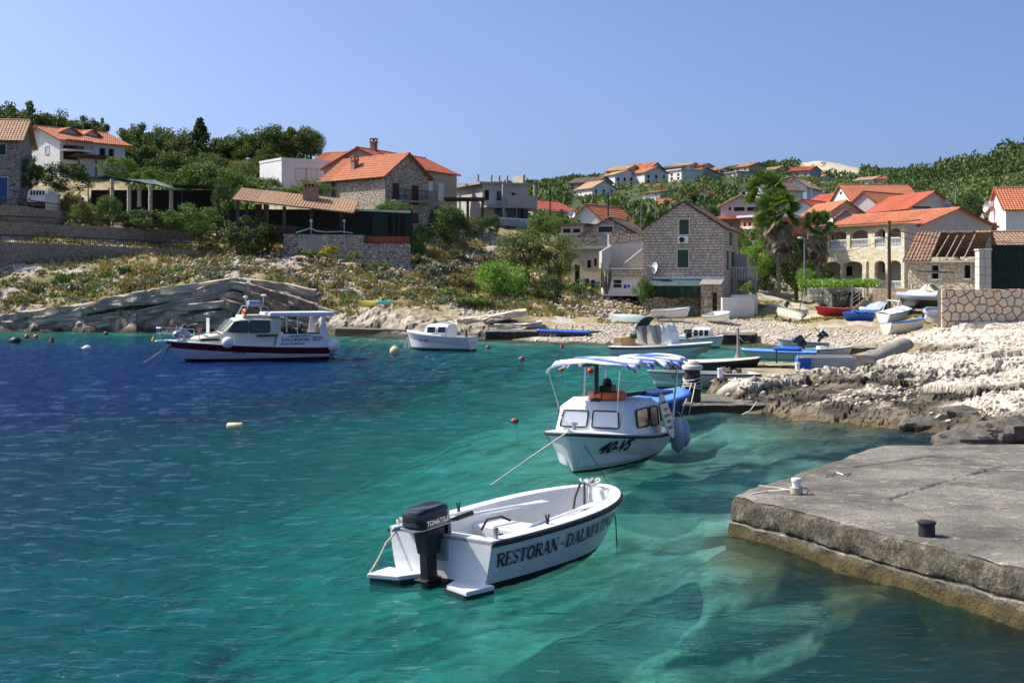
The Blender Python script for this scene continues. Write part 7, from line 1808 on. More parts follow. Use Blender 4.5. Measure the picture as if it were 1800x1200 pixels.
def ledges(X0, X1, ztop, yf, thick, nl, mats, back=2.2, step=.32, zmin=-.35, bl=(1.2, 3.6)):
    for j in range(nl):
        x = X0 - random.random()*2
        while x < X1:
            w = random.uniform(*bl)*random.choice((.4, 1, 1, 1.7)); xm = x+w/2; th = thick*random.uniform(.9, 1.15)
            zt = lambda X: ztop(X) - thick*(j + (.35, -.12, .2, -.25, .1, .3, -.1, .2, 0)[j % 9]*.6) + .09*math.sin(X*.7+j*1.7)
            if max(zt(x), zt(x+w)) > zmin and zt(xm) > -.5:
                y0 = yf(xm) - step*j + random.uniform(-.22,.26); mb = MB(); n = 6; rows = []; tl = random.uniform(-.02,.02); ov = random.uniform(-.05,.22)
                for (oy, oz) in ((back+j*.3, -.02),(.45,.02),(.03,.0),(.0,-.06),(.03,-th*.4),(.0,-th*.7),(.06,-th*.93),(.5,-th*1.0)):
                    row = []
                    for i in range(n+1):
                        X = x+.01-ov*(i == 0)+(w-.02)*i/n; Zb = zt(X)+oz+tl*(i-n/2)*.4
                        row.append(Vector((X, y0+oy+(random.uniform(-.10,.10)+.18*math.sin(X*2.3+j*2) if oy < .4 else 0), Zb+random.uniform(-.05,.05)+.03*oy)))
                    rows.append(row)
                mb.grid(rows); k = n+1; mb.f.append(tuple(r*k for r in range(8))); mb.f.append(tuple(r*k+n for r in range(7, -1, -1)))
                mb.build('rock_ledge', M[random.choice(mats)], terr)
            x += w
ledges(-44, -14.5, lambda X: ledge_top(X)-.12, lambda X: 88.9+.15*math.sin(X*.7), .55, 8, ['ledge','ledge','ledge_pale'], back=1.2, step=.12, bl=(1.6, 3.8))
ledges(-17.5, -9.5, lambda X: 3.1-.28*(X+17), lambda X: 88.4-.22*(X+17), .75, 5, ['ledge_red','ledge','ledge_red'], step=.2, bl=(.7, 1.8))
ledges(-12.5, -.2, lambda X: .15+.115*(X+12.5), lambda X: 84.9-.34*(X+12.5), .36, 4, ['ledge_pale','ledge','ledge_pale'], back=1.8, step=.35, bl=(.7, 2.2))

# ---------------------------------------------------------------- loose stones: pebble beach and rubble
def stones(name, pts, sizes, mat, flat=.65, seed=0):
    rng = np.random.default_rng(seed); n = len(pts)
    base = np.array([(1,0,0),(-.9,.1,0),(.1,1,0),(0,-1,.1),(.1,0,1),(0,.1,-1)], float); F = np.array([(0,2,4),(2,1,4),(1,3,4),(3,0,4),(2,0,5),(1,2,5),(3,1,5),(0,3,5)])
    a = rng.random(n)*6.28; ca, sa = np.cos(a), np.sin(a)
    B = base[None]*(.75+.5*rng.random((n,6,1)))*np.array((1.25,.9,flat))
    V = np.empty((n,6,3)); V[...,0] = B[...,0]*ca[:,None]-B[...,1]*sa[:,None]; V[...,1] = B[...,0]*sa[:,None]+B[...,1]*ca[:,None]; V[...,2] = B[...,2]
    V = V*np.asarray(sizes)[:,None,None] + np.asarray(pts)[:,None]
    FF = (F[None]+6*np.arange(n)[:,None,None]).reshape(-1,3)
    me = bpy.data.meshes.new(name); me.vertices.add(n*6); me.vertices.foreach_set('co', V.ravel()); me.loops.add(len(FF)*3); me.loops.foreach_set('vertex_index', FF.ravel()); me.polygons.add(len(FF)); me.polygons.foreach_set('loop_start', np.arange(0, len(FF)*3, 3)); me.polygons.foreach_set('loop_total', np.full(len(FF), 3)); me.update()
    o = bpy.data.objects.new(name, me); COL.objects.link(o); me.materials.append(mat); return o
def island_mat(name, cols, rough=.9, trans=0.0, spec=.3):
    m, nt, b = _nt(name); ge = N(nt, 'ShaderNodeNewGeometry'); n = len(cols)
    c = ramp(nt, ge.outputs['Random Per Island'], [(i/(n-1), cc) for i, cc in enumerate(cols)])
    L(nt, c, b.inputs['Base Color']); b.inputs['Roughness'].default_value = rough; b.inputs['Specular IOR Level'].default_value = spec
    if trans:
        tl = N(nt, 'ShaderNodeBsdfTranslucent'); L(nt, mix(nt, c, (1.3,1.5,.6), 1.0, 'MULTIPLY'), tl.inputs[0]); ms = N(nt, 'ShaderNodeMixShader'); ms.inputs[0].default_value = trans
        L(nt, b.outputs[0], ms.inputs[1]); L(nt, tl.outputs[0], ms.inputs[2]); L(nt, ms.outputs[0], nt.nodes['Material Output'].inputs[0])
    return m
rng = np.random.default_rng(9)
def scatter(n, pxr, dr, cond=None, seed=0):
    r = np.random.default_rng(seed); d = np.sqrt(r.uniform(dr[0]**2, dr[1]**2, n)); px_ = r.uniform(*pxr, n); x = (px_-CX)*d/FPX; z = height(x, d)
    k = np.ones(n, bool) if cond is None else cond(px_, d, z, x)
    return np.stack([x[k], d[k], z[k]], 1)
pb = scatter(16000, (960, 1600), (65, 90), lambda p, d, z, x: (z > .02) & (z < .85) & (masks(x, d, base_h(x, d))[2] > .35), 1)
tag(stones('pebbles', pb, np.random.default_rng(2).uniform(.04,.13,len(pb))*np.random.default_rng(3).uniform(.5,1.3,len(pb)), island_mat('pebble', [(.30,.25,.19),(.54,.48,.39),(.40,.33,.25),(.62,.57,.49),(.34,.28,.21)])), 'pale pebbles of the beach', 'pebbles', kind='stuff')
rb = scatter(6000, (1240, 1960), (30, 66), lambda p, d, z, x: (z > .25) & (fbm(x*.5, d*.5, 3, 3) > .5), 5)
tag(stones('rubble', rb, np.random.default_rng(6).uniform(.03,.11,len(rb)), island_mat('rubble', [(.50,.43,.33),(.66,.58,.46),(.38,.31,.23),(.60,.52,.41)]), seed=3), 'loose pale rubble on the rocks', 'rubble', kind='stuff')
rs_ = scatter(9000, (-100, 1120), (84, 112), lambda p, d, z, x: (z > .5) & (fbm(x*.33+4, d*.33, 3, 15) > .55), 7)
tag(stones('slope_stones', rs_, np.random.default_rng(8).uniform(.06,.24,len(rs_)), island_mat('slope_stone', [(.50,.46,.40),(.62,.58,.52),(.34,.29,.23),(.46,.36,.27)]), seed=4), 'loose stones strewn over the dry slope', 'stones', kind='stuff')
hp = []; r = np.random.default_rng(31)
for (x, y, d, wx, wy, n) in ((440,462,98,60,2.6,1500),(510,468,97,40,2,500),(690,478,100,40,2,280),(830,455,108,30,2,160),(1090,528,95,40,2.5,380),(1060,545,90,26,2,160)):
    c = P(x, y, d)
    for _ in range(n): X = c.x+r.normal()*wx/24; Y = c.y+r.normal()*wy; hp.append((X, Y, gz(X, Y) if False else 0))
hp = np.array(hp); hp[:,2] = height(hp[:,0], hp[:,1])+.12
tag(stones('rubble_heap', hp, r.uniform(.08,.22,len(hp)), island_mat('heap_stone', [(.52,.46,.38),(.60,.54,.46),(.34,.25,.18),(.44,.30,.21),(.56,.52,.46)]), seed=5), 'heaps of broken stone on the slope', 'rubble', kind='stuff')
# dark craggy rocks where the quay meets the shore
for i_, (x, y, z_, s_, lb) in enumerate(((1700,778,.55,.42,'dark pitted rock where the quay meets the shore'), (1672,790,.5,.26,'smaller dark pitted rock at the quay root'), (1775,762,.6,.5,'dark pitted rock beside the right end of the quay'), (1690,735,.35,.5,'dark rough outcrop above the inlet'), (1620,748,.2,.35,'brown rough rock at the head of the inlet'))):
    c = G(x, y, z_-.1); mb = MB(); mb.ball((0,0,0), s_, 22, 14, (1.5,1.0,.55))
    vs2 = []
    for v_ in mb.v:
        f_ = float(ridged(np.array([v_[0]*3.1+i_*5]), np.array([v_[1]*3.1+v_[2]*4]), 3, 55)[0]); k_ = .62+.62*f_; vs2.append((v_[0]*k_, v_[1]*k_, v_[2]*k_))
    mb.v = vs2; o = mb.build('rock', M['ledge'], None, smooth=20, loc=c); tag(o, lb, 'rock'); o.data.materials[0] = plain('dark_pitted_rock', (.13,.115,.095), .95, var=.45, scale=5, bmp=.8, dirt=.7, dirt_col=(.03,.028,.025))

# ---------------------------------------------------------------- buoys and floats
def buoy(label, px, py, r_px, mat, kind='ball', name='buoy'):
    p = G(px, py, 0); r_ = r_px*p.y/FPX; t = thing(name, label, 'buoy', p)
    mb = MB()
    if kind == 'ball': mb.ball((0,0,r_*.45), r_, 14, 10); mb.lathe([(.2*r_,r_*1.3),(.2*r_,r_*1.6),(.05*r_,r_*1.65)], (0,0,0), 8)
    elif kind == 'cone': mb.lathe([(r_*.3,-r_*.5),(r_,0),(r_*.95,r_*.5),(r_*.3,r_*1.8),(r_*.15,r_*2.2)], (0,0,0), 12)
    elif kind == 'tear': mb.ball((0,0,r_*.35), r_, 12, 8, (1.25,1,.9)); mb.lathe([(r_*.35,0),(r_*.15,r_*.9)], (-r_*1.0,0,r_*.2), 8, Matrix.Rotation(R(-70), 3, 'Y'))
    else: mb.lathe([(r_*.2,-r_*2.0),(r_*.8,-r_*1.95),(r_,-r_*1.7),(r_,r_*1.7),(r_*.8,r_*1.95),(r_*.2,r_*2.0)], (0,0,r_*.35), 12, Matrix.Rotation(R(90), 3, 'Y'))
    mb.build('float', M[mat], t, smooth=50)
    mb = MB(); mb.tube([(0,0,r_*.2),(.1,0,-.6)], .012, 4); mb.build('chain', M['rope_dk'], t)
for a in (('red ball buoy in front of the left ledge', 47,594,4.5,'red'), ('orange ball buoy beside the red one', 63,594,4.5,'orange'), ('faded red conical buoy near the left edge', 91,600,4.5,'brownred','cone'), ('white tear shaped buoy left of the excursion boat', 153,614,6,'white_f','tear'),
          ('small brown ball buoy close to the left ledge', 186,588,4,'brownred'), ('yellow buoy near the excursion boat bow', 270,599,4,'yellow','cone'), ('large cream buoy left of the small cabin boat', 694,621,9,'cream_f'), ('brown ball buoy right of the small cabin boat', 858,613,4.5,'brownred'),
          ('rusty red ball buoy in mid bay', 917,634,5.5,'brownred'), ('tiny white buoy before the covered blue boat', 943,600,3,'white_f'), ('small red conical buoy near the beach quay', 988,611,3.5,'red','cone'), ('long cream float lying on the water in mid bay', 413,752,7,'cream_f','log'),
          ('small brown and white float left of the 40-VS boat', 905,742,6,'brownred','tear'), ('bright red ball buoy under the striped awning', 1038,655,6,'red'), ('pale orange buoy left of the awning mast', 987,651,4,'orange','tear'), ('dark round mooring float at the far left', 27,602,8,'motor_leg','tear')): buoy(*a)
mooring('slack mooring line at the left edge of the bay', [P(-20,618,60), P(5,632,60), G(38,643,0)-Vector((0,0,.1))], .02, 'rope')
# ---------------------------------------------------------------- foliage
def leaf_mesh(name, C, size, up=.35, asp=1.7, seed=0, nrm=None):
    """one mesh of leaf-sized quads at centres C with random tilt"""
    r = np.random.default_rng(seed); n = len(C); s = size*(.6+.8*r.random(n)) if np.isscalar(size) else np.asarray(size)
    a = r.normal(size=(n,3)); a[:,2] += up*0; a /= np.linalg.norm(a, axis=1)[:,None]
    b = r.normal(size=(n,3)); b -= a*(a*b).sum(1)[:,None]; b /= np.linalg.norm(b, axis=1)[:,None]
    V = np.stack([C-a*(s*asp/2)[:,None], C+b*(s/2)[:,None], C+a*(s*asp/2)[:,None], C-b*(s/2)[:,None]], 1)
    me = bpy.data.meshes.new(name); me.vertices.add(n*4); me.vertices.foreach_set('co', V.ravel()); me.loops.add(n*4); me.loops.foreach_set('vertex_index', np.arange(n*4))
    me.polygons.add(n); me.polygons.foreach_set('loop_start', np.arange(0, n*4, 4)); me.polygons.foreach_set('loop_total', np.full(n, 4)); me.update()
    return me
def crown_pts(n, clumps, rad, seed, flat=1.0, shell=.55, lowcut=-.55, cr=.30):
    """leaf centres in clumps spread through an uneven unit crown (radius about 1, centre at 0)"""
    r = np.random.default_rng(seed); c = []
    while len(c) < clumps:
        p = r.normal(size=3); p /= np.linalg.norm(p); q = r.uniform(shell, 1)**.6*(.78+.3*r.random())
        p = p*q
        if p[2] > lowcut: c.append(p)
    c = np.array(c); k = r.integers(0, clumps, n); rr = cr*(.6+.8*r.random(clumps))
    off = r.normal(size=(n,3)); off /= np.linalg.norm(off, axis=1)[:,None]; off *= (r.random(n)**.45)[:,None]
    P_ = c[k] + off*rr[k][:,None]; P_[:,2] *= flat
    return P_*np.asarray(rad)
LEAF = {
 'pine': island_mat('pine_needles', [(0.047,0.076,0.024),(0.107,0.146,0.043),(0.177,0.208,0.061),(0.082,0.119,0.034)], .8, .15),
 'dark': island_mat('dark_evergreen_leaves', [(0.027,0.055,0.023),(0.068,0.114,0.036),(0.118,0.170,0.049),(0.046,0.082,0.027)], .7, .12),
 'mid': island_mat('green_leaves', [(0.052,0.096,0.025),(0.114,0.184,0.042),(0.175,0.245,0.061),(0.079,0.131,0.032)], .7, .2),
 'bright': island_mat('bright_green_leaves', [(0.096,0.193,0.032),(0.175,0.315,0.049),(0.263,0.403,0.079),(0.123,0.228,0.035)], .65, .25),
 'tamarisk': island_mat('tamarisk_sprays', [(0.086,0.108,0.036),(0.159,0.187,0.064),(0.216,0.237,0.093),(0.108,0.129,0.043)], .8, .25),
 'grey': island_mat('silver_grey_scrub', [(0.125,0.131,0.094),(0.237,0.237,0.181),(0.325,0.319,0.250),(0.163,0.163,0.112)], .85, .15),
 'dry': island_mat('dry_brown_scrub', [(0.200,0.144,0.062),(0.300,0.219,0.094),(0.150,0.125,0.056),(0.350,0.263,0.125)], .85, .15),
 'yellow': island_mat('yellow_flowering_scrub', [(0.125,0.150,0.037),(0.450,0.338,0.037),(0.500,0.413,0.050),(0.175,0.188,0.050)], .8, .2),
 'scrub': island_mat('hill_scrub_leaves', [(0.055,0.091,0.030),(0.128,0.183,0.051),(0.216,0.267,0.081),(0.088,0.132,0.041),(0.254,0.280,0.115)], .8, .15),
 'forest': island_mat('forest_leaves', [(0.038,0.066,0.024),(0.082,0.128,0.038),(0.142,0.189,0.057),(0.057,0.095,0.028)], .8, .12) }
BARK = plain('grey_brown_bark', (.13,.10,.075), .95, var=.35, scale=6, bmp=.6)
def fluff(crown_r, n, leaf, clumps, seed, flat=1, **kw): return leaf_mesh('crown', crown_pts(n, clumps, crown_r, seed, flat, **kw), leaf, seed=seed)
PROTO = {}
def proto(key, n, leaf, clumps, seed, flat=1.0, **kw):
    PROTO[key] = fluff((1,1,1), n, leaf, clumps, seed, flat, **kw)
# unit crowns (radius 1); leaf sizes relative to that radius
for i_ in range(3): proto('pine%d' % i_, 9500, .052, 58, 100+i_, .85, shell=.35, cr=.27, lowcut=-.6)
for i_ in range(3): proto('bush%d' % i_, 6500, .05, 52, 200+i_, .95, shell=.55, cr=.30, lowcut=-.85)
for i_ in range(2): proto('loose%d' % i_, 7000, .042, 60, 300+i_, .95, shell=.25, cr=.24, lowcut=-.85)
for i_ in range(2): proto('small%d' % i_, 700, .13, 16, 400+i_, .8, shell=.4, cr=.36, lowcut=-.2)
def sized(me, mat):
    k = (me.name, mat.name)
    if k not in _MC: c = me.copy(); c.materials.clear(); c.materials.append(mat); _MC[k] = c
    return _MC[k]
TRUNK = {}
def plant(name, label, px, ytop, ybot, wpx, d, key, leaf, cat='tree', trunk=True, group=None, depth=1.0, seed=None):
    """crown box in the photograph -> crown ellipsoid at depth d, trunk down to the ground"""
    s_ = d/FPX; rx = wpx/2*s_; rz_ = (ybot-ytop)/2*s_; c = P(px, (ytop+ybot)/2, d); g = gz(c.x, d)
    t = thing(name, label, cat, (c.x, d, min(g, c.z-rz_*.5)), 0, group)
    me = sized(PROTO[key], LEAF[leaf])
    o = bpy.data.objects.new('crown' if cat == 'tree' else 'foliage', me); COL.objects.link(o); o.parent = t
    random.seed(int(px*7+ytop)); o.location = (0, 0, c.z-t.location.z); o.scale = (rx, rx*depth, rz_*1.12); o.rotation_euler = (0, 0, random.random()*6.28) if depth == 1.0 else (0,0,0)
    if trunk:
        h = c.z-t.location.z; mb = MB(); b_ = .06*rx+.06; lean = random.uniform(-.15,.15)*rx
        mb.tube([(0,0,-.5),(lean*.3,0,h*.35),(lean,0,h)], [b_*1.3,b_,b_*.6], 7)
        for k_ in range(4):
            a = k_*1.57+random.random(); mb.tube([(lean*.6,0,h*.6),(lean+.45*rx*math.cos(a),.45*rx*math.sin(a),h+rz_*.15)], [b_*.5,b_*.2], 5)
        mb.build('trunk', BARK, t)
    return t
# pines and evergreens on the wooded rise at the left
PINES = [(-20,172,262,110,160,0),(38,180,268,95,162,1),(92,192,270,80,165,2),(140,205,262,75,172,0),(172,208,250,40,180,1),(60,225,300,70,146,2),(238,220,285,64,160,1),(272,216,292,86,158,0),(318,228,300,84,156,2),(252,250,318,70,142,1),(300,262,330,84,140,0),
 (398,238,300,70,158,1),(436,228,298,80,156,2),(478,216,292,90,154,0),(520,222,285,80,156,1),(548,224,280,50,160,2),(350,262,325,80,145,0),(385,272,330,70,140,2),(470,262,312,70,142,1),(1395+0,0,0,0,0,0)]
PL = ['leftmost dark pine above the old stone house','dark pine right of the leftmost one on the skyline','dark pine directly left above the white villa','dark pine on the skyline behind the left half of the white villa','small far pine showing over the villa roof','lower pine filling the slope left of the white villa','first pine right of the white villa','broad pine second right of the white villa','pine just left of the tiered conifer','lower pine at the right corner of the white villa','lower pine in the slope below the broad pine',
 'pine just right of the tiered conifer','pine left of the big skyline crown','big skyline pine, widest crown of the right group','pine right of the widest crown on the skyline','outermost pine at the right end of the wood','lower pine in front of the tiered conifer','lower pine below and right of the tiered conifer','lower pine left of the white block house']
for k_, (x, yt, yb, w, d, v_) in enumerate(PINES[:-1]):
    plant('pine_tree', PL[k_], x, yt, yb, w, d, 'pine%d' % v_, 'pine', group='pines of the left hill')
# tall tiered conifer
t = thing('conifer', 'dark tiered conifer standing tallest between the pines', 'tree', (*xy(352, 150), gz(*xy(352, 150))))
zt_ = P(352, 211, 150).z - t.location.z; zb_ = P(352, 290, 150).z - t.location.z; r_ = np.random.default_rng(5); C_ = []
for k_ in range(13):
    f_ = k_/12; z_ = zb_+(zt_-zb_)*f_; R_ = (1-f_)**.85*2.3+.12
    for a in r_.random(9)*6.28:
        m_ = 60; q_ = r_.random(m_); C_.append(np.stack([np.cos(a)*q_*R_, np.sin(a)*q_*R_, z_+.18*q_*R_-.05+r_.normal(size=m_)*.06], 1)+r_.normal(size=(m_,3))*.10)
me = leaf_mesh('crown', np.concatenate(C_), .17, seed=8); me.materials.append(LEAF['dark']); o = bpy.data.objects.new('crown', me); COL.objects.link(o); o.parent = t
mb = MB(); mb.tube([(0,0,-.5),(0,0,zt_)], [.16,.03], 7); mb.build('trunk', BARK, t)
B_ = [ # name, label, px, ytop, ybot, w, d, proto, leaf
 ('shrub','leafy green shrub right of the leftmost stone house',52,278,330,46,112,'bush0','mid'),('shrub','dark shrub under the white villa terrace',115,288,338,92,118,'bush1','dark'),('shrub','round green shrub beside the villa terrace',210,276,312,70,126,'bush2','mid'),
 ('shrub','pale green shrub above the garden pergola',262,296,322,60,118,'bush0','mid'),('shrub','big bright clipped tree right of the garden pergola',360,288,334,104,112,'bush1','mid'),('shrub','dark hedge tree joining the pergola and the restaurant',392,318,388,44,108,'bush2','dark'),
 ('hedge','clipped hedge before the garden pergola',335,362,408,110,105.5,'bush0','mid'),('hedge','low dark hedge between pergola columns',250,368,402,96,106,'bush2','dark'),('shrub','flowering shrub before the pergola',190,345,398,46,106.5,'bush1','mid'),
 ('shrub','loose palm like shrub near the van',146,352,395,56,107,'loose0','tamarisk'),('shrub','shrub with dry leaves beside the gate post',120,338,372,40,109,'loose1','dry'),('shrub','shrub at the right end of the hedge',250,382,404,36,104.5,'small1','mid'),
 ('round_tree','low round dark tree on the bare earth left of the restaurant wall',441,384,441,102,102,'bush0','dark'),('shrub','green shrubs behind the restaurant roof',425,305,348,60,112,'bush1','mid'),('shrub','shrub below the white block house',470,312,346,60,116,'bush2','mid'),
 ('shrub','vine leaves left of the shuttered house',545,318,352,70,113,'bush0','mid'),('shrub','olive toned bush behind the lamp',425,282,315,56,128,'bush1','tamarisk'),('shrub','bush behind the restaurant chimney',505,330,352,50,110,'bush2','mid'),
 ('shrub','light green bush against the shuttered stone house',690,354,382,64,108,'bush0','mid'),('shrub','tall dark shrub right of the restaurant',792,366,432,66,108,'bush1','dark'),('shrub','light topped shrub above the dark one',788,360,388,44,109,'bush2','tamarisk'),
 ('shrub','slim yellow green shrub beside the timber pergola',836,378,420,36,112,'loose0','tamarisk'),('shrub','bush below the restaurant corner',735,406,446,34,101,'bush0','mid'),('shrub','dark climber on the terrace below the unfinished house',862,378,412,40,116,'bush1','dark'),
 ('shrub','bush below the white railing of the unfinished house',955,378,408,60,120,'bush2','mid'),('shrub','red flowering bush right of the white railing',985,382,412,40,118,'loose1','mid'),
 ('tamarisk_tree','feathery tamarisk tree, largest on the slope',925,398,478,104,100,'loose0','tamarisk'),('tamarisk_tree','smaller tamarisk beside the beige annex',985,412,486,74,99,'loose1','tamarisk'),
 ('bush','large bright green bush in the middle of the slope',880,460,520,104,94,'bush1','bright'),('bush','dark green bush with shadow on the bare earth',965,484,532,56,92.5,'bush2','dark'),
 ('bush','bush in front of the white lower wall',1133,484,532,40,93,'loose0','mid'),('hedge','low green hedge below the beige annex',1028,492,516,64,96,'bush0','mid'),
 ('bush','dark green bush at the top of the ledges',338,476,502,44,93,'small0','dark'),('bush','second dark bush on the ledge top',385,468,497,44,93,'small1','dark'),('bush','light green bush above the ledges',310,467,485,36,95,'small0','mid'),
 ('bush','green bush on the left scrub slope',112,478,508,40,92.5,'small1','mid'),('bush','yellowish cushion bush on the left slope',118,510,526,22,91.5,'small0','yellow'),('bush','second yellowish cushion bush',136,510,523,18,91.5,'small1','yellow'),
 ('bush','dark bush low on the left slope',37,517,536,32,91,'small0','mid'),('bush','green bush below the retaining wall',218,466,486,34,95,'small1','mid'),('bush','yellow flowering bush under the restaurant wall',575,430,456,34,99,'small0','yellow'),
 ('bush','grey green bush left of the yellow flowering one',545,438,462,34,98.5,'small1','mid'),('bush','bush at the foot of the restaurant wall',530,436,452,26,99,'small0','dark'),('bush','silver bush on the slope below the red board',755,462,496,46,96,'small1','grey'),
 ('bush','dry brown bush left of the bright green bush',815,480,510,50,95,'small0','dry'),('bush','green bush among the stones',670,460,482,36,97,'small1','mid'),('bush','spiky green bush near the restaurant wall',620,442,462,26,98.5,'small0','mid'),
 ('bush','small dark bush by the trodden path',925,536,552,28,87.5,'small1','mid'),('bush','green bush above the canoe',780,505,530,70,91,'small0','mid'),('bush','wide grassy bush above the pale ledges',835,520,548,84,88,'small1','mid'),
 ('garden_tree','dark leafy garden tree between the stone house and the palms',1330,398,448,66,118,'bush1','mid'),('garden_tree','bright climber covering the garden wall',1330,430,490,56,112,'bush0','bright'),('garden_tree','dark tree behind the tall palm trunk',1400,410,500,70,116,'bush2','dark'),
 ('garden_tree','dark shrubbery below the palms',1345,455,512,60,114,'bush1','dark'),('garden_tree','shrub left of the arcaded house',1430,455,510,50,113,'bush0','mid'),('shrub','bush on the side balcony of the stone house',1313,496,522,30,92,'small0','mid'),
 ('garden_tree','dark round tree right behind the large grey house',1706,338,400,52,150,'bush2','dark'),('garden_tree','green tree beside the date palm',1245,360,386,40,175,'bush1','mid'),('bush','shrub under the second palm',1418,470,508,40,110,'bush2','bright'),
 ('bush','climbing plant at the left pier of the arcaded house',1455,472,500,30,109,'small1','mid') ]
for nm, lb, x, yt, yb, w, d, k_, lf in B_:
    ct = 'tree' if 'tree' in nm else ('hedge' if nm == 'hedge' else 'bush'); plant(nm, lb, x, yt, yb, w, d, k_, lf, ct, trunk=(ct == 'tree'), depth=.6 if nm == 'hedge' else 1.0)
# low cushion scrub on the slope, too many and too small to count
for i_, (lf, lb, n_) in enumerate((('grey','silver grey cushion scrub on the dry slope',900), ('mid','small green cushion scrub on the dry slope',300), ('dry','dry brown cushion scrub on the slope',800), ('tamarisk','olive green cushion scrub on the dry slope',330))):
    q_ = scatter(n_, (-110, 1060), (87, 110), lambda p, d, z, x: (z > 1.2) & ~((p < 380) & (d > 96)) & ~((p > 480) & (p < 730) & (d > 98.5)) & ~((p > 1000) & (d > 93)) & (fbm(x*.3+i_*7, d*.3, 3, 45+i_) > .47), 600+i_)
    r = np.random.default_rng(44+i_); sz = r.uniform(.2,.7,len(q_)); m_ = 70; C_ = np.repeat(q_, m_, 0); o_ = r.normal(size=(len(C_),3)); o_ /= np.linalg.norm(o_, axis=1)[:,None]; o_ *= (r.random(len(C_))**.4)[:,None]; o_[:,2] = np.abs(o_[:,2])*.75
    C_ = C_+o_*np.repeat(sz, m_)[:,None]; me = leaf_mesh('scrub', C_, np.repeat(sz, m_)*.26*(.6+.8*r.random(len(C_))), seed=i_); o = bpy.data.objects.new('scrub', me); COL.objects.link(o); me.materials.append(LEAF[lf]); tag(o, lb, 'scrub', kind='stuff')
# grass tufts
def tufts(name, pts, h, mat, seed, nb=5):
    r = np.random.default_rng(seed); n = len(pts)*nb; base = np.repeat(pts, nb, 0)+r.normal(size=(n,3))*np.array((.10,.10,0)); a = r.random(n)*6.28; hh = h*(.5+r.random(n)); w = .05+.03*r.random(n)
    dx = np.stack([np.cos(a), np.sin(a), np.zeros(n)], 1); tip = base+r.normal(size=(n,3))*np.array((.12,.12,.02)); tip[:,2] = base[:,2]+hh
    V = np.stack([base-dx*w[:,None], base+dx*w[:,None], tip], 1); V[:,:2,2] -= .05
    me = bpy.data.meshes.new(name); me.vertices.add(n*3); me.vertices.foreach_set('co', V.ravel()); me.loops.add(n*3); me.loops.foreach_set('vertex_index', np.arange(n*3)); me.polygons.add(n); me.polygons.foreach_set('loop_start', np.arange(0,n*3,3)); me.polygons.foreach_set('loop_total', np.full(n,3)); me.update()
    o = bpy.data.objects.new(name, me); COL.objects.link(o); me.materials.append(mat); return o
gp_ = scatter(19000, (-120, 1120), (85, 118), lambda p, d, z, x: (z > 1.0) & (fbm(x*.28, d*.28, 3, 19) > .46) & ~((p > 375) & (p < 560) & (d < 101) & (d > 95)), 51)
tag(tufts('dry_grass', gp_[::2], .30, island_mat('dry_grass_blades', [(.34,.25,.10),(.24,.18,.07),(.40,.32,.15),(.20,.17,.06)], .9, .2), 3), 'dry yellow grass on the slope', 'grass', kind='stuff')
tag(tufts('green_grass', gp_[1::4], .26, island_mat('green_grass_blades', [(.09,.12,.03),(.14,.16,.045),(.20,.20,.07),(.07,.09,.025)], .9, .2), 4), 'green grass tufts on the slope', 'grass', kind='stuff')
g2 = scatter(6000, (1050, 1620), (80, 104), lambda p, d, z, x: (z > .75) & (fbm(x*.3, d*.3, 3, 29) > .5), 53)
tag(tufts('meadow_grass', g2, .12, island_mat('meadow_grass_blades', [(.20,.19,.06),(.30,.26,.09),(.14,.15,.045)], .9, .2), 6), 'short dry grass behind the beach', 'grass', kind='stuff')

# ---------------------------------------------------------------- wooded hills as one mass each
def wood(name, label, pts, size, leafm, per, leaf, seed, flat=.75):
    r = np.random.default_rng(seed); n = len(pts)*per; off = r.normal(size=(n,3)); off /= np.linalg.norm(off, axis=1)[:,None]; off *= (r.random(n)**.4)[:,None]; off[:,2] = np.abs(off[:,2])*1.0-.15
    s = np.repeat(size, per); C = np.repeat(pts, per, 0)+off*s[:,None]*np.array((1,1,flat*1.3)); C[:,2] += s*.15
    me = leaf_mesh(name, C, leaf*s*(.6+.8*r.random(n)), seed=seed); o = bpy.data.objects.new(name, me); COL.objects.link(o); me.materials.append(leafm)
    return tag(o, label, 'trees' if 'wood' in name else 'scrub', kind='stuff')
def clear_of(p, d, z, hgt):
    """keep the wood from growing right in front of the hilltop houses"""
    ok = np.ones(len(p), bool); yt_ = HY-(z+hgt-EYE)*FPX/d
    for (x0, x1, yb, ye, rise, dd, *_r) in FAR: ok &= ~((p > x0-3) & (p < x1+3) & (d < dd+10) & (yt_ < yb+1))
    return ok
def hcond(p, d, z, x): return (fbm(x*.03, d*.03, 3, 5) > .2) & clear_of(p, d, z, 3.0)
w1 = scatter(3000, (860, 1420), (165, 420), lambda p, d, z, x: (z > 6) & hcond(p, d, z, x), 61)
wood('hill_wood', 'dark green wood covering the slope below the hilltop houses', w1, np.random.default_rng(1).uniform(.9,2.4,len(w1)), LEAF['forest'], 80, .20, 71)
w2 = scatter(5200, (1400, 2000), (150, 420), lambda p, d, z, x: (z > 6) & clear_of(p, d, z, 2.2), 63)
wood('hill_scrub', 'green maquis scrub on the right hillside', w2, np.random.default_rng(2).uniform(.6,1.7,len(w2)), LEAF['scrub'], 46, .24, 73, .5)
w9 = scatter(1700, (900, 1600), (220, 430), lambda p, d, z, x: (z > 12), 66)
wood('low_scrub', 'low scrub around the hilltop houses', w9, np.random.default_rng(9).uniform(.5,1.1,len(w9)), LEAF['scrub'], 26, .34, 76)
w3 = scatter(420, (1560, 2000), (255, 420), lambda p, d, z, x: (z > 20) & clear_of(p, d, z, 5), 65)
wood('ridge_wood', 'dark trees along the right ridge', w3, np.random.default_rng(3).uniform(2.0,4.2,len(w3)), LEAF['forest'], 190, .12, 75, .9)
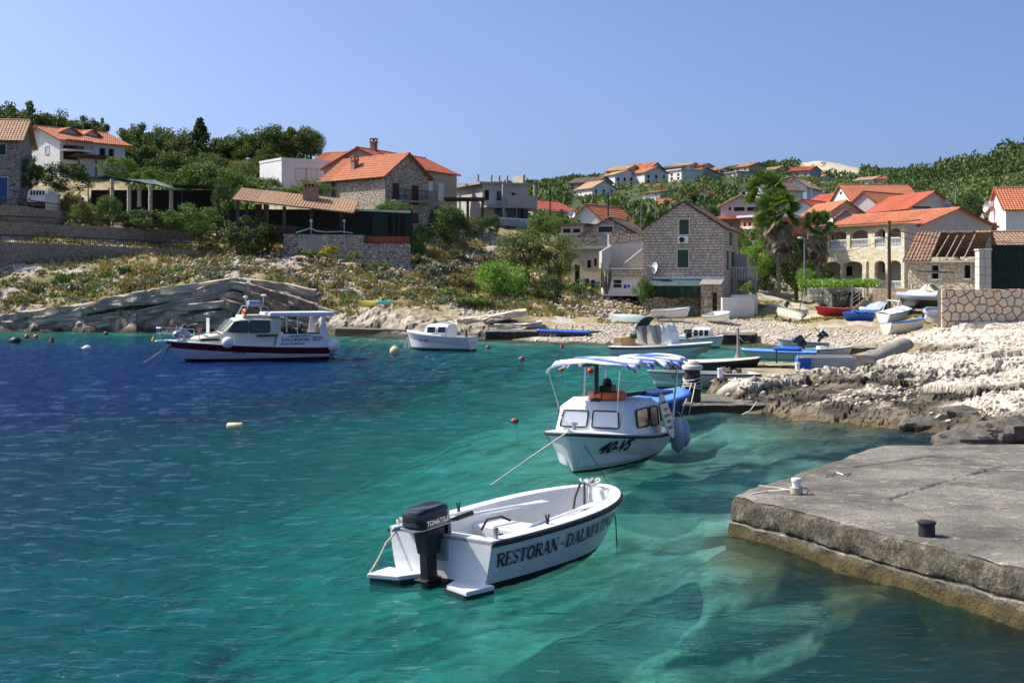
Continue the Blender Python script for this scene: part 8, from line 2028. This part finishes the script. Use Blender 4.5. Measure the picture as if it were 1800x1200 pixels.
w4 = scatter(2400, (1180, 1800), (420, 760), lambda p, d, z, x: (z > 25) & ~((p > 1400) & (p < 1520) & (d > 470)) & clear_of(p, d, z, 4.5), 67)
wood('far_wood', 'dark wood on the far ridge around the quarry', w4, np.random.default_rng(4).uniform(1.4,3.2,len(w4)), LEAF['forest'], 40, .30, 77)
w5 = scatter(900, (-160, 620), (128, 260), lambda p, d, z, x: (z > 12) & ~((p > 60) & (p < 230) & (d < 152)) & ~((p > 485) & (d < 160)), 69)
wood('undergrowth_wood', 'undergrowth between the pines of the left hill', w5, np.random.default_rng(5).uniform(.9,1.9,len(w5)), LEAF['forest'], 40, .30, 79)
w6 = scatter(260, (120, 480), (104, 136), lambda p, d, z, x: (z > 7) & ~((p < 230) & (d > 122)) & ~((p > 150) & (p < 310) & (d < 116)), 70)
wood('garden_scrub', 'mixed garden scrub on the slope between the left houses', w6, np.random.default_rng(6).uniform(.6,1.3,len(w6)), LEAF['mid'], 46, .22, 81)
w7 = scatter(150, (740, 1010), (112, 150), lambda p, d, z, x: (z > 6) & ~((p > 800) & (p < 945) & (d < 136)), 72)
wood('garden_scrub', 'shrubs between the houses in the middle of the slope', w7, np.random.default_rng(7).uniform(.6,1.4,len(w7)), LEAF['mid'], 46, .22, 83)
w8 = scatter(320, (1080, 1760), (124, 175), lambda p, d, z, x: (fbm(x*.08, d*.08, 2, 9) > .45), 74)
wood('garden_scrub', 'greenery between the orange roofed houses', w8, np.random.default_rng(8).uniform(.7,1.5,len(w8)), LEAF['dark'], 46, .22, 85)
# vine leaves on the pergola
r = np.random.default_rng(12); n = 5200; px_ = r.uniform(1404, 1548, n); d = r.uniform(95.5, 106, n); yv = 499+r.normal(size=n)*2.6-(d-95)*.25
C_ = np.array([P(a, b, c)-vine.location for a, b, c in zip(px_, yv, d)]); me = leaf_mesh('vine_leaves', C_, .16, seed=9); me.materials.append(LEAF['bright']); o = bpy.data.objects.new('vine_leaves', me); COL.objects.link(o); o.parent = vine; o['kind'] = 'stuff'

# ---------------------------------------------------------------- palms
M['frond'] = LEAF['mid']; M['dead'] = island_mat('dead_palm_fronds', [(.22,.18,.125),(.34,.28,.19),(.17,.135,.09),(.40,.33,.23)], .95, .1)
def palm(label, px, yb, yt, d, r_crown, skirt, fan=True, seed=1, nf=44):
    s_ = d/FPX; c = P(px, yt, d); g = min(gz(c.x, d), P(px, yb, d).z); t = thing('palm_tree', label, 'tree', (c.x, d, g)); h = c.z-g; r = np.random.default_rng(seed)
    mb = MB(); n = 16; mb.tube([(.06*math.sin(i*.5), 0, -.4+(h+.4)*i/n) for i in range(n+1)], [(.24 if i == 0 else .17)+(.03 if i % 2 else 0) for i in range(n+1)], 9); mb.build('trunk', M['wood_grey'], t)
    def fronds(name, n, el0, el1, ln, mat, z0, droop):
        V, F = [], []
        for i in range(n):
            az = r.random()*6.28; el = r.uniform(el0, el1); L_ = ln*r.uniform(.8,1.15); dv = np.array((math.cos(az)*math.cos(el), math.sin(az)*math.cos(el), math.sin(el))); side = np.array((-math.sin(az), math.cos(az), 0)); rl_ = r.uniform(-1.1, 1.1) if fan else 0; side = side*math.cos(rl_)+np.cross(dv, side)*math.sin(rl_); zz = z0 if np.isscalar(z0) else r.uniform(*z0)
            base = np.array((0,0,zz))
            if fan:
                stem = base+dv*L_*.5
                o_ = len(V); V += [base+side*.02, base-side*.02, stem-side*.02, stem+side*.02]; F.append((o_,o_+1,o_+2,o_+3))
                up_ = np.cross(dv, side)
                for a in np.linspace(-1.35, 1.35, 15):
                    q = dv*math.cos(a)+side*math.sin(a); tip = stem+q*L_*.52*(1-.25*abs(a)/1.35)+np.array((0,0,-droop*L_*(.25+.2*r.random()))); nn = side*math.cos(a)-dv*math.sin(a); mid_ = stem*.45+tip*.55+np.array((0,0,droop*L_*.08))
                    o_ = len(V); V += [stem, mid_+nn*.045*L_, tip, mid_-nn*.045*L_]; F.append((o_,o_+1,o_+2,o_+3))
            else:
                prev = base; K = 12
                for k in range(1, K+1):
                    f_ = k/K; p = base+dv*L_*f_+np.array((0,0,-droop*L_*f_*f_)); t_ = (p-prev)/np.linalg.norm(p-prev)
                    for sg in (-1, 1):
                        tip = p+side*sg*L_*.20*(1-.75*abs(f_-.45))+t_*L_*.10+np.array((0,0,-.05*L_)); o_ = len(V); V += [prev, p, tip]; F.append((o_,o_+1,o_+2))
                    prev = p
        mb = MB(); mb.v = [tuple(v) for v in V]; mb.f = F; o = mb.build(name, mat, t, fixn=False); o['kind'] = 'stuff'
    fronds('crown', int(nf*1.2), -.55, 1.35, r_crown, M['frond'] if fan else LEAF['dark'], h, .16 if fan else .42)
    if skirt: fronds('dead_skirt', int(nf*2.2), -1.45, -.85, r_crown*.85, M['dead'], (h-skirt, h), .25)
palm('tall fan palm with shaggy skirt of dead leaves left of the arcaded house', 1368, 505, 372, 112, 2.2, 2.6, seed=3)
palm('taller fan palm behind, its crown left of the shaggy one', 1347, 500, 338, 118, 2.2, 2.4, seed=5)
palm('shorter fan palm beside the left corner of the arcaded house', 1438, 505, 398, 111, 1.7, 2.0, seed=7, nf=36)
palm('date palm rising behind the roof of the stone house', 1221, 385, 352, 190, 2.1, 0, False, 9, 46)

# ---------------------------------------------------------------- poles, lamps, wires, small things
def pole(label, px, yb, yt, d, r_=.09, mat='wood', name='utility_pole', lamp=None):
    a, b = P(px, yb, d), P(px, yt, d); t = thing(name, label, 'lamp post' if lamp else 'pole', a); mb = MB(); mb.tube([(0,0,-.8),(0,0,b.z-a.z)], [r_*1.25, r_], 8); mb.build('shaft', M[mat], t)
    if lamp:
        dx, dz = lamp; mb = MB(); z_ = b.z-a.z-.05+dz; mb.tube([(0,0,z_-.1),(dx*.5,0,z_+.05),(dx,0,z_)], .03, 6); mb.build('arm', M['metal'], t)
        mb = MB(); mb.ball((dx*1.25,0,z_), .16, 10, 6, (2.0 if abs(dx) > .3 else 1.3,1,.5)); mb.build('lamp_head', M['white_paint'], t, smooth=True)
    return t
up1 = pole('tall dark wooden utility pole before the arcaded house', 1563, 552, 388, 82, .10, 'wood', lamp=(-.5, -1.05))
for a in (('street lamp above the restaurant among the trees', 434,345,279,128,.05,'metal','street_lamp',(.1,.05)), ('street lamp on the far hillside left of the right ridge', 1680,358,322,180,.06,'metal','street_lamp',(-.4,0)), ('left one of two thin lamps behind the palm', 1427,352,322,200,.06,'metal','street_lamp',(-.3,0)), ('right one of two thin lamps behind the palm', 1449,350,321,205,.06,'metal','street_lamp',(-.3,0)), ('lamp post in front of the garden by the second palm', 1414,508,417,108,.05,'metal','street_lamp',(-.3,0))): pole(*a)
pole('thin dark pole in front of the long red house', 967, 392, 322, 125, .06, 'iron'); pole('thin dark pole behind the stone cottage', 1069, 392, 338, 125, .06, 'iron')
def aerial(label, px, yb, yt, d):
    a, b = P(px, yb, d), P(px, yt, d); t = thing('aerial', label, 'aerial', a); mb = MB(); h = b.z-a.z; mb.tube([(0,0,-.6),(0,0,h)], .025, 5); mb.build('mast', M['metal'], t); mb = MB(); mb.tube([(-.3,0,h-.1),(.5,0,h-.1)], .015, 4)
    for i in range(5): mb.tube([(-.25+i*.16,-.2,h-.1),(-.25+i*.16,.2,h-.1)], .01, 4)
    mb.build('antenna', M['metal'], t)
aerial('television aerial mast left of the stone house roof', 1127, 402, 356, 112); aerial('shorter aerial mast near the cottage roof', 1113, 402, 370, 114); aerial('thin aerial mast behind the stone house roof', 1152, 395, 352, 115); aerial('aerial on the grey gabled house', 1641, 372, 347, 140)
def wire(label, pts, sag, r_=.018): mb = MB(); mb.tube(line3(pts, 14, sag), r_, 4); tag(mb.build('overhead_wire', M['rubber']), label, 'wire')
pt = P(1563, 392, 82); wire('overhead wire from the utility pole to the right', [P(1566,412,82), P(1760,432,80)], .35); wire('overhead wire from the utility pole to the arcaded house', [P(1560,416,82), P(1447,438,114)], .5); wire('upper overhead wire from the utility pole to the right edge', [P(1566,404,82), P(1850,425,80)], .3)
# laundry
t = thing('clothes_line', 'clothes line with dark blue laundry left of the white lower wall', 'clothes line', P(1030, 512, 95.5)); a = loc(t, 1024, 488, 95.5); b = loc(t, 1112, 500, 95.3)
mb = MB(); mb.tube(line3([a, b], 10, .12), .012, 4); mb.build('line', M['rope_lt'], t); mb = MB(); mb.tube([(a.x,0,-.6),(a.x,0,a.z+.1)], .03, 6); mb.build('post', M['metal'], t); mb = MB(); mb.tube([(b.x,b.y,-.4),(b.x,b.y,b.z+.1)], .03, 6); mb.build('post', M['metal'], t)
for f_, w_, h_, m_ in ((.05,.30,.55,'navy'),(.17,.28,.6,'navy'),(.28,.24,.35,'fender'),(.37,.26,.45,'navy'),(.82,.22,.3,'blue'),(.9,.18,.25,'blue')):
    p = a.lerp(b, f_)+Vector((0,0,-.42*f_*(1-f_))); mb = MB(); mb.grid([[p+Vector((w_*(i/4), .05*math.sin(i*1.8), -h_*k/3+.0)) for i in range(5)] for k in range(4)]); o = mb.build('garment', M[m_], t, fixn=False); so = o.modifiers.new('t', 'SOLIDIFY'); so.thickness = .012
# tall cactus
t = thing('cactus', 'tall branching cactus beside the clothes line', 'cactus', P(1066, 512, 95)); r = np.random.default_rng(3)
for i_ in range(9):
    a = r.random()*6.28; h = r.uniform(1.2, 2.7); q = r.uniform(.1,.45); mb = MB(); mb.tube([(0,0,-.2),(q*math.cos(a)*.7,q*math.sin(a)*.5,.45),(q*math.cos(a),q*math.sin(a)*.6,h*.6),(q*1.05*math.cos(a),q*math.sin(a)*.6,h)], [.09,.08,.07,.03], 7); mb.build('stem', plain('cactus_skin', (.12,.115,.07), .8, var=.3, scale=6), t)
# stacked old timbers by the lane
t = thing('timber_stack', 'long grey weathered timbers stacked beside the lane', 'timber', P(1340, 524, 112))
for k_, (x0, x1, y_) in enumerate(((1338,1398,522),(1342,1396,517.5),(1336,1352,514))): mb = MB(); a = loc(t, x0, y_, 112); b = loc(t, x1, y_, 111); mb.tube([a, a.lerp(b,.5)+Vector((0,0,.02)), b], .13, 7); mb.build('timber', M['wood_grey'], t)
# parked van beside the leftmost house
t = thing('parked_van', 'white van with barred rear windows parked by the gate post', 'van', P(74, 366, 109.5), R(8)); W_ = 1.9
mb = MB(); mb.prism([(-.85,-1.6,.25),(.85,-1.6,.25),(.85,-1.6,.95),(.72,-1.6,1.45),(-.72,-1.6,1.45),(-.85,-1.6,.95)], (0,3.6,0)); bd_ = mb.build('body', M['white_paint'], t, bevel=.08)
for i_ in range(5): mb = MB(); mb.box(-.6+i_*.24,-.45+i_*.24,-1.63,-1.59,1.0,1.34); mb.build('window', M['glass'], t)
for x in (-.78,.78):
    for y in (-1.0, 1.3): mb = MB(); mb.lathe([(.05,-.1),(.3,-.1),(.3,.1),(.05,.1)], (x,y,.25), 14, Matrix.Rotation(R(90), 3, 'Y')); mb.build('wheel', M['rubber'], t)
for x in (-.7,.62): mb = MB(); mb.box(x,x+.1,-1.64,-1.59,.55,.8); mb.build('tail_light', M['red'], t)
mb = MB(); mb.box(-.85,.85,-1.68,-1.58,.25,.42); mb.build('bumper', M['rubber'], t)
# parked car under the vine pergola, only its dark tail in view
t = thing('parked_car', 'dark parked car in the shade under the vine pergola', 'car', P(1478, 545, 100), R(20))
mb = MB(); prof_ = [(-.8,.3),(.8,.3),(.85,.75),(.72,1.0),(.58,1.42),(-.58,1.42),(-.72,1.0),(-.85,.75)]; mb.prism([(x,-1.9,z) for x, z in prof_], (0,3.8,0)); mb.build('body', plain('dark_car_paint', (.03,.035,.04), .3, coat=.4), t, bevel=.1)
mb = MB(); mb.prism([(-.55,-1.93,1.02),(.55,-1.93,1.02),(.48,-1.93,1.36),(-.48,-1.93,1.36)], (0,.02,0)); mb.build('rear_window', M['glass'], t)
for x in (-.72,.72):
    for y in (-1.2, 1.2): mb = MB(); mb.lathe([(.05,-.1),(.31,-.1),(.31,.1),(.05,.1)], (x,y,.3), 14, Matrix.Rotation(R(90), 3, 'Y')); mb.build('wheel', M['rubber'], t)
